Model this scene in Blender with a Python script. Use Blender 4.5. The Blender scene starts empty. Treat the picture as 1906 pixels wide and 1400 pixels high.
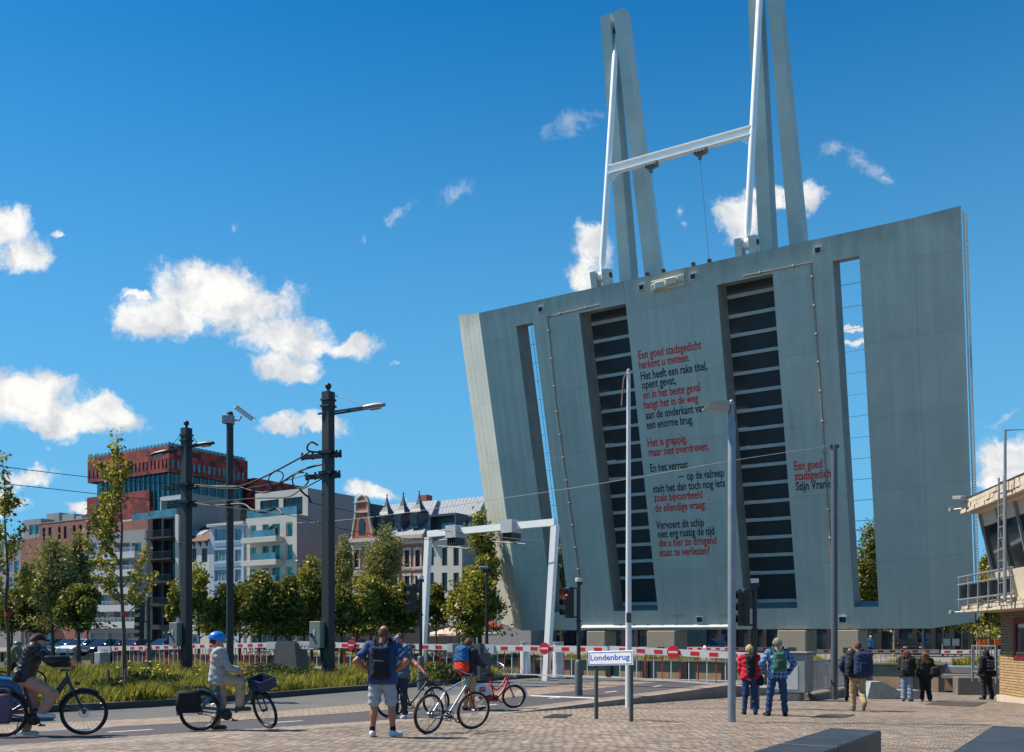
import bpy, math, random
import numpy as np
from mathutils import Vector, Matrix, Euler

# ------------------------------------------------------------------ camera
SC = bpy.context.scene
COL = SC.collection
rad = math.radians
F, CX, HY, HC = 1800.0, 953.0, 1188.0, 1.56      # focal length (px), principal point, horizon row, eye height
cam = bpy.data.cameras.new('camera')
cam.sensor_fit = 'HORIZONTAL'; cam.sensor_width = 36.0
cam.lens = 36.0 * F / 1906.0
cam.shift_y = (HY - 700.0) / 1906.0
cam.clip_start = 0.1; cam.clip_end = 6000
cam_o = bpy.data.objects.new('camera', cam); COL.objects.link(cam_o)
cam_o.location = (0, 0, HC); cam_o.rotation_euler = (rad(90), 0, 0)
SC.camera = cam_o

# ------------------------------------------------------------------ light
SUN_EL = rad(53)
SUN_H = Vector((-0.977, 0.213, 0)).normalized()
SUN_DIR = (SUN_H * math.cos(SUN_EL) + Vector((0, 0, math.sin(SUN_EL)))).normalized()
sun = bpy.data.lights.new('sun', 'SUN'); sun.energy = 5.0; sun.angle = rad(0.5); sun.color = (1.0, 0.91, 0.78)
sun_o = bpy.data.objects.new('sun', sun); COL.objects.link(sun_o)
sun_o.rotation_euler = SUN_DIR.to_track_quat('Z', 'Y').to_euler()
SC.view_settings.view_transform = 'Standard'; SC.view_settings.look = 'None'
SC.view_settings.exposure = 0.52; SC.view_settings.gamma = 1.0

def make_world():
    w = bpy.data.worlds.new('World'); SC.world = w; w.use_nodes = True
    nt = w.node_tree; N = nt.nodes; L = nt.links
    for n in list(N): N.remove(n)
    def nd(t, **k):
        n = N.new(t)
        for a, b in k.items(): setattr(n, a, b)
        return n
    out = nd('ShaderNodeOutputWorld'); bg = nd('ShaderNodeBackground')
    sky = nd('ShaderNodeTexSky'); sky.sky_type = 'NISHITA'; sky.sun_disc = False
    sky.sun_elevation = SUN_EL; sky.sun_rotation = math.atan2(SUN_H.x, SUN_H.y)
    sky.altitude = 0; sky.air_density = 1.0; sky.dust_density = 0.0; sky.ozone_density = 4.0
    tint = nd('ShaderNodeMix', data_type='RGBA', blend_type='MULTIPLY'); tint.inputs[0].default_value = 1.0
    L.new(sky.outputs[0], tint.inputs[6]); tint.inputs[7].default_value = (0.02, 0.82, 1.22, 1)
    hs = nd('ShaderNodeHueSaturation'); hs.inputs['Saturation'].default_value = 1.16; hs.inputs['Value'].default_value = 1.18
    L.new(tint.outputs[2], hs.inputs['Color'])
    tc = nd('ShaderNodeTexCoord')
    sep = nd('ShaderNodeSeparateXYZ'); L.new(tc.outputs['Generated'], sep.inputs[0])
    gm = nd('ShaderNodeMix', data_type='RGBA'); gm.inputs[7].default_value = (2.0, 5.6, 9.0, 1)
    L.new(hs.outputs[0], gm.inputs[6])
    hz = nd('ShaderNodeMapRange'); L.new(sep.outputs[2], hz.inputs[0]); hz.inputs[1].default_value = 0.0; hz.inputs[2].default_value = 0.66; hz.inputs[3].default_value = .95; hz.inputs[4].default_value = 0.0
    hz.interpolation_type = 'SMOOTHSTEP'
    L.new(hz.outputs[0], gm.inputs[0])
    def mth(op, a, b=None, c=None, clamp=False):
        n = nd('ShaderNodeMath', operation=op, use_clamp=clamp)
        for i, v in enumerate((a, b, c)):
            if v is None: continue
            if isinstance(v, (int, float)): n.inputs[i].default_value = v
            else: L.new(v, n.inputs[i])
        return n.outputs[0]
    ysafe = mth('MAXIMUM', sep.outputs[1], 0.02)
    u = mth('DIVIDE', sep.outputs[0], ysafe); v = mth('DIVIDE', sep.outputs[2], ysafe)
    cmb = nd('ShaderNodeCombineXYZ'); L.new(u, cmb.inputs[0]); L.new(v, cmb.inputs[1])
    front = mth('GREATER_THAN', sep.outputs[1], 0.03)
    def noise(scale, detail, rough, vec, off=0.0, out='Fac', stretch=None):
        n = nd('ShaderNodeTexNoise'); n.inputs['Scale'].default_value = scale; n.inputs['Detail'].default_value = detail
        n.inputs['Roughness'].default_value = rough
        m = nd('ShaderNodeMapping'); m.inputs['Location'].default_value = (off, off * .7, off * 1.3)
        if stretch: m.inputs['Scale'].default_value = stretch
        L.new(vec, m.inputs[0]); L.new(m.outputs[0], n.inputs['Vector'])
        return n.outputs[out]
    # ragged edges: cloud coordinates are pushed about by a vector noise
    def warp(vec, scale, amt, off):
        c = noise(scale, 5, .6, vec, off, 'Color')
        s = nd('ShaderNodeVectorMath', operation='SUBTRACT'); L.new(c, s.inputs[0]); s.inputs[1].default_value = (.5, .5, .5)
        k = nd('ShaderNodeVectorMath', operation='SCALE'); L.new(s.outputs[0], k.inputs[0]); k.inputs[3].default_value = amt
        a = nd('ShaderNodeVectorMath', operation='ADD'); L.new(vec, a.inputs[0]); L.new(k.outputs[0], a.inputs[1])
        return a.outputs[0]
    wv = warp(cmb.outputs[0], 14.0, 0.060, 3.1)
    wv2 = warp(wv, 45.0, 0.016, 7.7)
    # (px, py, half width, half height, rotation, weight)
    blobs = [(395, 540, 105, 52, 0, 1), (290, 585, 95, 42, 0, 1), (465, 575, 105, 50, 0, 1), (535, 628, 95, 45, 0, 1),
             (525, 688, 78, 26, 0, 1), (655, 650, 55, 20, 0, .9), (255, 552, 36, 14, 0, .8),
             (25, 742, 120, 52, 0, 1), (115, 778, 130, 38, 0, 1), (195, 758, 55, 38, 0, 1),
             (5, 420, 52, 40, 0, 1), (35, 468, 58, 40, 0, 1), (112, 438, 16, 9, 0, .7), (100, 830, 14, 8, 0, .6),
             (520, 792, 45, 20, 0, .8), (590, 790, 55, 20, 0, .85), (630, 803, 22, 10, 0, .55),
             (690, 908, 52, 22, 0, 1), (735, 922, 30, 10, 0, .6), (60, 890, 62, 15, 5, .9), (150, 940, 40, 18, 0, .85), (8, 930, 36, 26, 0, .9),
             (1075, 235, 78, 30, 32, .62), (850, 355, 62, 24, 27, .5), (742, 406, 42, 18, 30, .42), (675, 442, 22, 10, 20, .36),
             (735, 670, 16, 8, 0, .55), (455, 430, 12, 10, 0, .4),
             (1108, 455, 38, 42, 0, .95), (1100, 510, 30, 44, 0, .95),
             (1368, 405, 48, 40, 0, .95), (1350, 380, 50, 20, 0, .5), (1375, 440, 25, 25, 0, .55), (1500, 370, 50, 28, 0, 1), (1440, 365, 55, 22, 0, .8),
             (1265, 385, 15, 14, 0, .62), (1270, 410, 9, 14, 0, .5),
             (1560, 286, 64, 15, 5, .69), (1615, 312, 56, 24, -38, .69), (1645, 345, 34, 16, -30, .66),
             (1885, 862, 74, 56, 0, 1), (1860, 780, 60, 12, 8, .6), (1590, 610, 60, 10, 4, .8), (1592, 640, 60, 10, 4, .8)]
    def gather(sel, hard):
        acc = None
        for (px, py, a, b, rot, wgt) in sel:
            m = nd('ShaderNodeMapping', vector_type='TEXTURE')
            m.inputs['Location'].default_value = ((px - CX) / F, (HY - py) / F, 0)
            m.inputs['Rotation'].default_value = (0, 0, rad(rot))
            m.inputs['Scale'].default_value = (a / F, b / F, 1)
            L.new(wv2, m.inputs[0])
            ln = nd('ShaderNodeVectorMath', operation='LENGTH'); L.new(m.outputs[0], ln.inputs[0])
            k = mth('MULTIPLY_ADD', ln.outputs['Value'], -1.0, 1.12 - (1 - wgt) * .5)
            acc = k if acc is None else mth('SMOOTH_MAX', acc, k, 0.18)
        return acc
    def smooth(v, a, b):
        mr = nd('ShaderNodeMapRange', interpolation_type='SMOOTHSTEP'); L.new(v, mr.inputs[0])
        mr.inputs[1].default_value = a; mr.inputs[2].default_value = b; return mr.outputs[0]
    fb = noise(26, 9, .66, wv, 1.7)
    fw = noise(40, 9, .72, wv, 4.4, stretch=(1, 1, 1))
    d1 = mth('ADD', gather([q for q in blobs if q[5] >= .7], 1), mth('MULTIPLY', mth('SUBTRACT', fb, .5), 1.75))
    d2 = mth('ADD', gather([q for q in blobs if q[5] < .7], 0), mth('MULTIPLY', mth('SUBTRACT', fw, .5), 2.4))
    al1 = smooth(d1, -0.06, 0.58); al2 = mth('MULTIPLY', smooth(d2, .1, 1.5), .62)
    alpha = mth('MULTIPLY', mth('MAXIMUM', mth('MULTIPLY', al1, .97), al2), front)
    # clouds' own light and shade: thick bases greyer, lit from the upper left
    sh = noise(18, 7, .6, wv, 1.7)
    offv = nd('ShaderNodeVectorMath', operation='ADD'); L.new(wv, offv.inputs[0]); offv.inputs[1].default_value = (-0.012, 0.02, 0)
    sh2 = noise(18, 7, .6, offv.outputs[0], 1.7)
    rel = mth('SUBTRACT', sh, sh2)
    sm = mth('MULTIPLY_ADD', rel, 2.6, .70, True)
    cr = nd('ShaderNodeMix', data_type='RGBA'); L.new(sm, cr.inputs[0])
    cr.inputs[6].default_value = (5.0, 5.6, 6.5, 1); cr.inputs[7].default_value = (11.2, 11.0, 10.6, 1)
    mx = nd('ShaderNodeMix', data_type='RGBA'); L.new(alpha, mx.inputs[0])
    L.new(gm.outputs[2], mx.inputs[6]); L.new(cr.outputs[2], mx.inputs[7])
    L.new(mx.outputs[2], bg.inputs[0]); bg.inputs[1].default_value = 0.064
    L.new(bg.outputs[0], out.inputs[0])
make_world()

# ------------------------------------------------------------------ frames
Rv = Vector((0.5374, 0.8433, 0))       # along the road, away from the camera
Hv = Vector((0.8433, -0.5374, 0))      # across the road, to the right
RZ = math.atan2(-0.5374, 0.8433)
def P(px, py, Y): return Vector(((px - CX) / F * Y, Y, HC + (HY - py) / F * Y))
def ts(t, s, z=0.0):
    v = Rv * t + Hv * s; v.z = z; return v
def tofs(x, y): return (x * Rv.x + y * Rv.y, x * Hv.x + y * Hv.y)
def zpl(x, y):                          # the paved square falls gently away from the camera
    if y < 14.5: return -0.03 * (y - 14.5) * (0.0 if y < 0 else 1.0) if y > 0 else 0.435
    return -0.03 * (min(y, 42) - 14.5)
def sstep(a, b, x):
    k = min(1, max(0, (x - a) / (b - a))); return k * k * (3 - 2 * k)
def zroad(t, s):
    p = ts(t, s); w = sstep(10, 26, t)
    return (1 - w) * zpl(p.x, p.y) + w * (-0.27 + 0.05 * sstep(28, 36, t))
def G(px, py, dz=0.0):                  # pixel on the square
    Y = 2025.0 / (py - 1242.0); p = P(px, py, Y); p.z = zpl(p.x, p.y) + dz; return p
def W(px, Y, dz=0.0):
    X = (px - CX) / F * Y; return Vector((X, Y, zpl(X, Y) + dz))

def srgb(r, g, b):
    def f(c):
        c /= 255.0
        return c / 12.92 if c <= .04045 else ((c + .055) / 1.055) ** 2.4
    return (f(r), f(g), f(b))

# ------------------------------------------------------------------ materials
_M = {}
def M(name, rgb, rough=.6, metal=0.0, var=.12, scale=6.0, bump=0.0, bscale=40.0, spec=.5, trans=0.0, emit=None):
    if name in _M: return _M[name]
    m = bpy.data.materials.new(name); m.use_nodes = True; nt = m.node_tree; N = nt.nodes; L = nt.links
    b = N['Principled BSDF']; b.inputs['Roughness'].default_value = rough; b.inputs['Metallic'].default_value = metal
    b.inputs['Specular IOR Level'].default_value = spec
    tc = N.new('ShaderNodeTexCoord')
    n = N.new('ShaderNodeTexNoise'); n.inputs['Scale'].default_value = scale; n.inputs['Detail'].default_value = 6
    n.inputs['Roughness'].default_value = .65
    L.new(tc.outputs['Object'], n.inputs['Vector'])
    mx = N.new('ShaderNodeMix'); mx.data_type = 'RGBA'
    mx.inputs[6].default_value = tuple(min(1, c * (1 - var)) for c in rgb) + (1,)
    mx.inputs[7].default_value = tuple(min(1, c * (1 + var)) for c in rgb) + (1,)
    mr = N.new('ShaderNodeMapRange'); mr.inputs[1].default_value = .3; mr.inputs[2].default_value = .7
    L.new(n.outputs['Fac'], mr.inputs[0]); L.new(mr.outputs[0], mx.inputs[0])
    L.new(mx.outputs[2], b.inputs['Base Color'])
    if bump:
        n2 = N.new('ShaderNodeTexNoise'); n2.inputs['Scale'].default_value = bscale; n2.inputs['Detail'].default_value = 5
        L.new(tc.outputs['Object'], n2.inputs['Vector'])
        bp = N.new('ShaderNodeBump'); bp.inputs['Strength'].default_value = bump; bp.inputs['Distance'].default_value = .02
        L.new(n2.outputs['Fac'], bp.inputs['Height']); L.new(bp.outputs[0], b.inputs['Normal'])
    if emit:
        b.inputs['Emission Color'].default_value = emit[:3] + (1,); b.inputs['Emission Strength'].default_value = emit[3]
    _M[name] = m
    return m

def brick_mat(name, c1, c2, mortar, bw, bh, ms=.012, bias=0.0, rough=.8, vert='Z', rot=0.0, offset=.5, bump=.3, dirt=.25, dscale=.4):
    """courses laid in the object's own XZ (walls) or XY (ground) plane"""
    if name in _M: return _M[name]
    m = bpy.data.materials.new(name); m.use_nodes = True; nt = m.node_tree; N = nt.nodes; L = nt.links
    b = N['Principled BSDF']; b.inputs['Roughness'].default_value = rough
    tc = N.new('ShaderNodeTexCoord'); sp = N.new('ShaderNodeSeparateXYZ'); cb = N.new('ShaderNodeCombineXYZ')
    L.new(tc.outputs['Object'], sp.inputs[0])
    if vert == 'Z':
        ad = N.new('ShaderNodeMath'); ad.operation = 'ADD'; L.new(sp.outputs[0], ad.inputs[0]); L.new(sp.outputs[1], ad.inputs[1])
        L.new(ad.outputs[0], cb.inputs[0]); L.new(sp.outputs[2], cb.inputs[1])
    else:
        L.new(sp.outputs[0], cb.inputs[0]); L.new(sp.outputs[1], cb.inputs[1])
    mp = N.new('ShaderNodeMapping'); mp.inputs['Rotation'].default_value = (0, 0, rot); L.new(cb.outputs[0], mp.inputs[0])
    br = N.new('ShaderNodeTexBrick'); br.inputs['Color1'].default_value = c1 + (1,); br.inputs['Color2'].default_value = c2 + (1,)
    br.inputs['Mortar'].default_value = mortar + (1,); br.inputs['Scale'].default_value = 1.0
    br.inputs['Brick Width'].default_value = bw; br.inputs['Row Height'].default_value = bh
    br.inputs['Mortar Size'].default_value = ms; br.inputs['Bias'].default_value = bias; br.offset = offset
    br.inputs['Mortar Smooth'].default_value = .3
    L.new(mp.outputs[0], br.inputs['Vector'])
    n = N.new('ShaderNodeTexNoise'); n.inputs['Scale'].default_value = dscale; n.inputs['Detail'].default_value = 8; n.inputs['Roughness'].default_value = .7
    L.new(tc.outputs['Object'], n.inputs['Vector'])
    mr = N.new('ShaderNodeMapRange'); mr.inputs[1].default_value = .3; mr.inputs[2].default_value = .7
    mr.inputs[3].default_value = 1 - dirt; mr.inputs[4].default_value = 1 + dirt * .6; L.new(n.outputs['Fac'], mr.inputs[0])
    vm = N.new('ShaderNodeVectorMath'); vm.operation = 'SCALE'; L.new(br.outputs['Color'], vm.inputs[0]); L.new(mr.outputs[0], vm.inputs[3])
    L.new(vm.outputs[0], b.inputs['Base Color'])
    bp = N.new('ShaderNodeBump'); bp.inputs['Strength'].default_value = bump; bp.inputs['Distance'].default_value = .02; bp.invert = True
    L.new(br.outputs['Fac'], bp.inputs['Height']); L.new(bp.outputs[0], b.inputs['Normal'])
    _M[name] = m
    return m

def leaf_mat(name, dark, light, yellow, ymix=.15, translucent=.35):
    if name in _M: return _M[name]
    m = bpy.data.materials.new(name); m.use_nodes = True; nt = m.node_tree; N = nt.nodes; L = nt.links
    for n in list(N): N.remove(n)
    out = N.new('ShaderNodeOutputMaterial')
    g = N.new('ShaderNodeNewGeometry'); tc = N.new('ShaderNodeTexCoord')
    n = N.new('ShaderNodeTexNoise'); n.inputs['Scale'].default_value = .9; n.inputs['Detail'].default_value = 3
    L.new(tc.outputs['Object'], n.inputs['Vector'])
    ad = N.new('ShaderNodeMath'); ad.operation = 'MULTIPLY_ADD'; L.new(g.outputs['Random Per Island'], ad.inputs[0]); ad.inputs[1].default_value = .6
    sb = N.new('ShaderNodeMath'); sb.operation = 'SUBTRACT'; L.new(n.outputs['Fac'], sb.inputs[0]); sb.inputs[1].default_value = .3
    L.new(sb.outputs[0], ad.inputs[2])
    cr = N.new('ShaderNodeValToRGB'); e = cr.color_ramp.elements
    e[0].position = .1; e[0].color = dark + (1,); e[1].position = .9; e[1].color = yellow + (1,)
    k = e.new(.9 - ymix * 2); k.color = light + (1,)
    L.new(ad.outputs[0], cr.inputs[0])
    d = N.new('ShaderNodeBsdfDiffuse'); t = N.new('ShaderNodeBsdfTranslucent'); gl = N.new('ShaderNodeBsdfGlossy'); gl.inputs['Roughness'].default_value = .45
    gl.inputs['Color'].default_value = (.5, .5, .5, 1)
    L.new(cr.outputs[0], d.inputs[0]); L.new(cr.outputs[0], t.inputs[0])
    mx = N.new('ShaderNodeMixShader'); mx.inputs[0].default_value = translucent
    L.new(d.outputs[0], mx.inputs[1]); L.new(t.outputs[0], mx.inputs[2])
    m2 = N.new('ShaderNodeMixShader'); m2.inputs[0].default_value = .06
    L.new(mx.outputs[0], m2.inputs[1]); L.new(gl.outputs[0], m2.inputs[2]); L.new(m2.outputs[0], out.inputs[0])
    _M[name] = m
    return m

# ------------------------------------------------------------------ mesh helpers
class MB:
    """collects shapes that become ONE mesh object"""
    def __init__(self): self.v = []; self.f = []; self.mi = []; self.cur = 0; self.xf = None
    def mat(self, i): self.cur = i; return self
    def add(self, vs, fs):
        o = len(self.v)
        if self.xf is not None: vs = [self.xf @ Vector(p) for p in vs]
        self.v.extend(tuple(p) for p in vs)
        for q in fs: self.f.append(tuple(i + o for i in q)); self.mi.append(self.cur)
        return self
    def quad(self, a, b, c, d): return self.add([a, b, c, d], [(0, 1, 2, 3)])
    def obox(self, o, ax, ay, az):
        """box from corner o and three edge vectors"""
        o, ax, ay, az = map(Vector, (o, ax, ay, az))
        vs = [o, o + ax, o + ax + ay, o + ay, o + az, o + ax + az, o + ax + ay + az, o + ay + az]
        return self.add(vs, [(0, 3, 2, 1), (4, 5, 6, 7), (0, 1, 5, 4), (1, 2, 6, 5), (2, 3, 7, 6), (3, 0, 4, 7)])
    def box(self, x0, x1, y0, y1, z0, z1): return self.obox((x0, y0, z0), (x1 - x0, 0, 0), (0, y1 - y0, 0), (0, 0, z1 - z0))
    def cbox(self, c, ax, ay, az):
        c, ax, ay, az = map(Vector, (c, ax, ay, az)); return self.obox(c - (ax + ay + az) / 2, ax, ay, az)
    def rbox(self, x0, x1, y0, y1, z0, z1, r=.02):
        """box with chamfered edges"""
        vs = []; 
        for sx, x in ((1, x0), (-1, x1)):
            for sy, y in ((1, y0), (-1, y1)):
                for sz, z in ((1, z0), (-1, z1)):
                    vs += [(x, y + sy * r, z + sz * r), (x + sx * r, y, z + sz * r), (x + sx * r, y + sy * r, z)]
        import bmesh
        bm = bmesh.new()
        for p in vs: bm.verts.new(p)
        bmesh.ops.convex_hull(bm, input=bm.verts[:]); bm.verts.index_update()
        self.add([q.co.copy() for q in bm.verts], [tuple(q.index for q in fc.verts) for fc in bm.faces]); bm.free(); return self
    def tube(self, pts, r, n=8, cap=True, sq=False):
        pts = [Vector(p) for p in pts]; k = len(pts)
        rs = r if isinstance(r, (list, tuple)) else [r] * k
        vs = []; fs = []; prev = None
        for i, p in enumerate(pts):
            d = (pts[min(i + 1, k - 1)] - pts[max(i - 1, 0)]).normalized()
            if prev is None:
                a = Vector((0, 0, 1)) if abs(d.z) < .9 else Vector((1, 0, 0))
                u = d.cross(a).normalized()
            else:
                u = (prev - d * prev.dot(d)); u = u.normalized() if u.length > 1e-6 else d.orthogonal().normalized()
            prev = u; w = d.cross(u)
            for j in range(n):
                th = 2 * math.pi * (j + (.5 if sq else 0)) / n
                vs.append(p + (u * math.cos(th) + w * math.sin(th)) * rs[i])
        for i in range(k - 1):
            for j in range(n):
                fs.append((i * n + j, i * n + (j + 1) % n, (i + 1) * n + (j + 1) % n, (i + 1) * n + j))
        if cap: fs.append(tuple(range(n - 1, -1, -1))); fs.append(tuple((k - 1) * n + j for j in range(n)))
        return self.add(vs, fs)
    def cyl(self, a, b, r, n=12): return self.tube([a, b], r, n)
    def lathe(self, prof, n=16, c=(0, 0, 0), ax='Z', cap=True):
        vs = []; fs = []; k = len(prof)
        for (r, z) in prof:
            for j in range(n):
                th = 2 * math.pi * j / n; x, y = r * math.cos(th), r * math.sin(th)
                q = {'Z': (x, y, z), 'Y': (x, z, y), 'X': (z, x, y)}[ax]
                vs.append((q[0] + c[0], q[1] + c[1], q[2] + c[2]))
        for i in range(k - 1):
            for j in range(n): fs.append((i * n + j, i * n + (j + 1) % n, (i + 1) * n + (j + 1) % n, (i + 1) * n + j))
        if cap: fs.append(tuple(range(n - 1, -1, -1))); fs.append(tuple((k - 1) * n + j for j in range(n)))
        return self.add(vs, fs)
    def ball(self, c, rx, ry=None, rz=None, n=10):
        ry = ry or rx; rz = rz or rx; vs = []; fs = []
        m = max(4, n // 2 + 1)
        for i in range(m + 1):
            ph = math.pi * i / m
            for j in range(n):
                th = 2 * math.pi * j / n
                vs.append((c[0] + rx * math.sin(ph) * math.cos(th), c[1] + ry * math.sin(ph) * math.sin(th), c[2] + rz * math.cos(ph)))
        for i in range(m):
            for j in range(n): fs.append((i * n + j, (i + 1) * n + j, (i + 1) * n + (j + 1) % n, i * n + (j + 1) % n))
        return self.add(vs, fs)
    def torus(self, c, R, r, ax='Y', n=40, m=8, a0=0, a1=360, sx=1.0):
        vs = []; fs = []; full = abs(a1 - a0) >= 360; k = n if full else n + 1
        for i in range(k):
            th = rad(a0 + (a1 - a0) * i / n)
            for j in range(m):
                ph = 2 * math.pi * j / m; q = R + r * math.cos(ph); h = r * sx * math.sin(ph)
                x, z = q * math.cos(th), q * math.sin(th)
                p = {'Y': (x, h, z), 'Z': (x, z, h), 'X': (h, x, z)}[ax]
                vs.append((p[0] + c[0], p[1] + c[1], p[2] + c[2]))
        for i in range(n):
            i2 = (i + 1) % k
            for j in range(m): fs.append((i * m + j, i * m + (j + 1) % m, i2 * m + (j + 1) % m, i2 * m + j))
        return self.add(vs, fs)
    def prism(self, poly, d):
        """planar polygon (3-D points) extruded by vector d"""
        n = len(poly); d = Vector(d); a = [Vector(p) for p in poly]; vs = a + [p + d for p in a]
        fs = [tuple(range(n - 1, -1, -1)), tuple(range(n, 2 * n))] + [(i, (i + 1) % n, n + (i + 1) % n, n + i) for i in range(n)]
        return self.add(vs, fs)
    def build(self, name, mats, parent=None, smooth=False, loc=None, rz=None):
        me = bpy.data.meshes.new(name); me.from_pydata(self.v, [], self.f)
        mats = mats if isinstance(mats, (list, tuple)) else [mats]
        for m in mats: me.materials.append(m)
        if len(mats) > 1: me.polygons.foreach_set('material_index', self.mi)
        import bmesh
        bm = bmesh.new(); bm.from_mesh(me); bmesh.ops.recalc_face_normals(bm, faces=bm.faces[:]); bm.to_mesh(me); bm.free()
        if smooth:
            me.polygons.foreach_set('use_smooth', [True] * len(me.polygons))
            try: me.set_sharp_from_angle(angle=rad(38))
            except Exception: pass
        me.update()
        o = bpy.data.objects.new(name, me); COL.objects.link(o)
        if parent is not None: o.parent = parent
        if loc is not None: o.location = loc
        if rz is not None: o.rotation_euler = (0, 0, rz)
        return o

def tag(o, label=None, cat=None, group=None, kind=None):
    if label: o['label'] = label
    if cat: o['category'] = cat
    if group: o['group'] = group
    if kind: o['kind'] = kind
    return o
def thing(name, label, cat, loc=(0, 0, 0), rz=0.0, group=None):
    o = bpy.data.objects.new(name, None); COL.objects.link(o); o.empty_display_size = .2
    o.location = loc; o.rotation_euler = (0, 0, rz)
    return tag(o, label, cat, group)
def struct(name, mb, m, **k): return tag(mb.build(name, m, **k), kind='structure')
KIDS = {}
def copy_tree(o, parent=None):
    c = o.copy(); COL.objects.link(c); c.parent = parent
    for ch in o.children: copy_tree(ch, c)
    return c
def np_mesh(name, verts, loops, nper, mats, parent=None, mi=None, smooth=False):
    me = bpy.data.meshes.new(name); nf = len(loops) // nper
    me.vertices.add(len(verts)); me.vertices.foreach_set('co', np.asarray(verts, np.float32).ravel())
    me.loops.add(len(loops)); me.loops.foreach_set('vertex_index', np.asarray(loops, np.int32))
    me.polygons.add(nf); me.polygons.foreach_set('loop_start', np.arange(0, nf * nper, nper, dtype=np.int32))
    for m in (mats if isinstance(mats, (list, tuple)) else [mats]): me.materials.append(m)
    if mi is not None: me.polygons.foreach_set('material_index', np.asarray(mi, np.int32))
    if smooth: me.polygons.foreach_set('use_smooth', np.ones(nf, bool))
    me.update(calc_edges=True)
    o = bpy.data.objects.new(name, me); COL.objects.link(o)
    if parent is not None: o.parent = parent
    return o
def text_geo(body, off=0.0):
    """outline of the words as flat faces, unit: cap height about 0.7"""
    cu = bpy.data.curves.new('words', 'FONT'); cu.body = body; cu.resolution_u = 3; cu.offset = off
    ob = bpy.data.objects.new('words', cu); COL.objects.link(ob)
    bpy.context.view_layer.update()
    me = bpy.data.meshes.new_from_object(ob.evaluated_get(bpy.context.evaluated_depsgraph_get()))
    vs = [v.co.copy() for v in me.vertices]; fs = [tuple(p.vertices) for p in me.polygons]
    bpy.data.objects.remove(ob); bpy.data.curves.remove(cu); bpy.data.meshes.remove(me)
    return vs, fs
def put_text(mb, body, o, ex, ey, width=None, height=1.0, off=0.0):
    """words starting at o along unit ex, up unit ey; height = size of the capital letters"""
    vs, fs = text_geo(body, off)
    x0 = min(v.x for v in vs); x1 = max(v.x for v in vs)
    ky = height / .70; kx = ky if width is None else width / (x1 - x0)
    mb.add([Vector(o) + ex * ((v.x - x0) * kx) + ey * (v.y * ky) for v in vs], fs)
# ------------------------------------------------------------------ the ground
RNG = np.random.default_rng(7); random.seed(7)
TC, TF = 37.5, 58.0              # near and far edge of the dock
SP = -13.57                      # right edge of the cycle path

def asphalt(name, c, patch=.18, grain=.35):
    m = M(name, c, .85, var=patch, scale=.35, bump=grain, bscale=160)
    return m
M_ROAD = asphalt('road_asphalt', srgb(92, 91, 88)); M_PATH = asphalt('cycle_asphalt', srgb(74, 69, 73), .1)
M_CONC = M('pale_concrete', srgb(150, 144, 134), .85, var=.16, scale=1.2, bump=.25)
M_KERB = M('kerb_stone', srgb(140, 131, 120), .85, var=.15, scale=2.5, bump=.2)
M_SOIL = M('soil', (.05, .045, .02), .95, var=.4, scale=3, bump=.4)
M_PAINT = M('road_paint', (.72, .72, .70), .7, var=.12, scale=8)
M_STEEL_PLATE = M('steel_plate', srgb(88, 80, 74), .6, .4, var=.2, scale=3, bump=.1)

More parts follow.
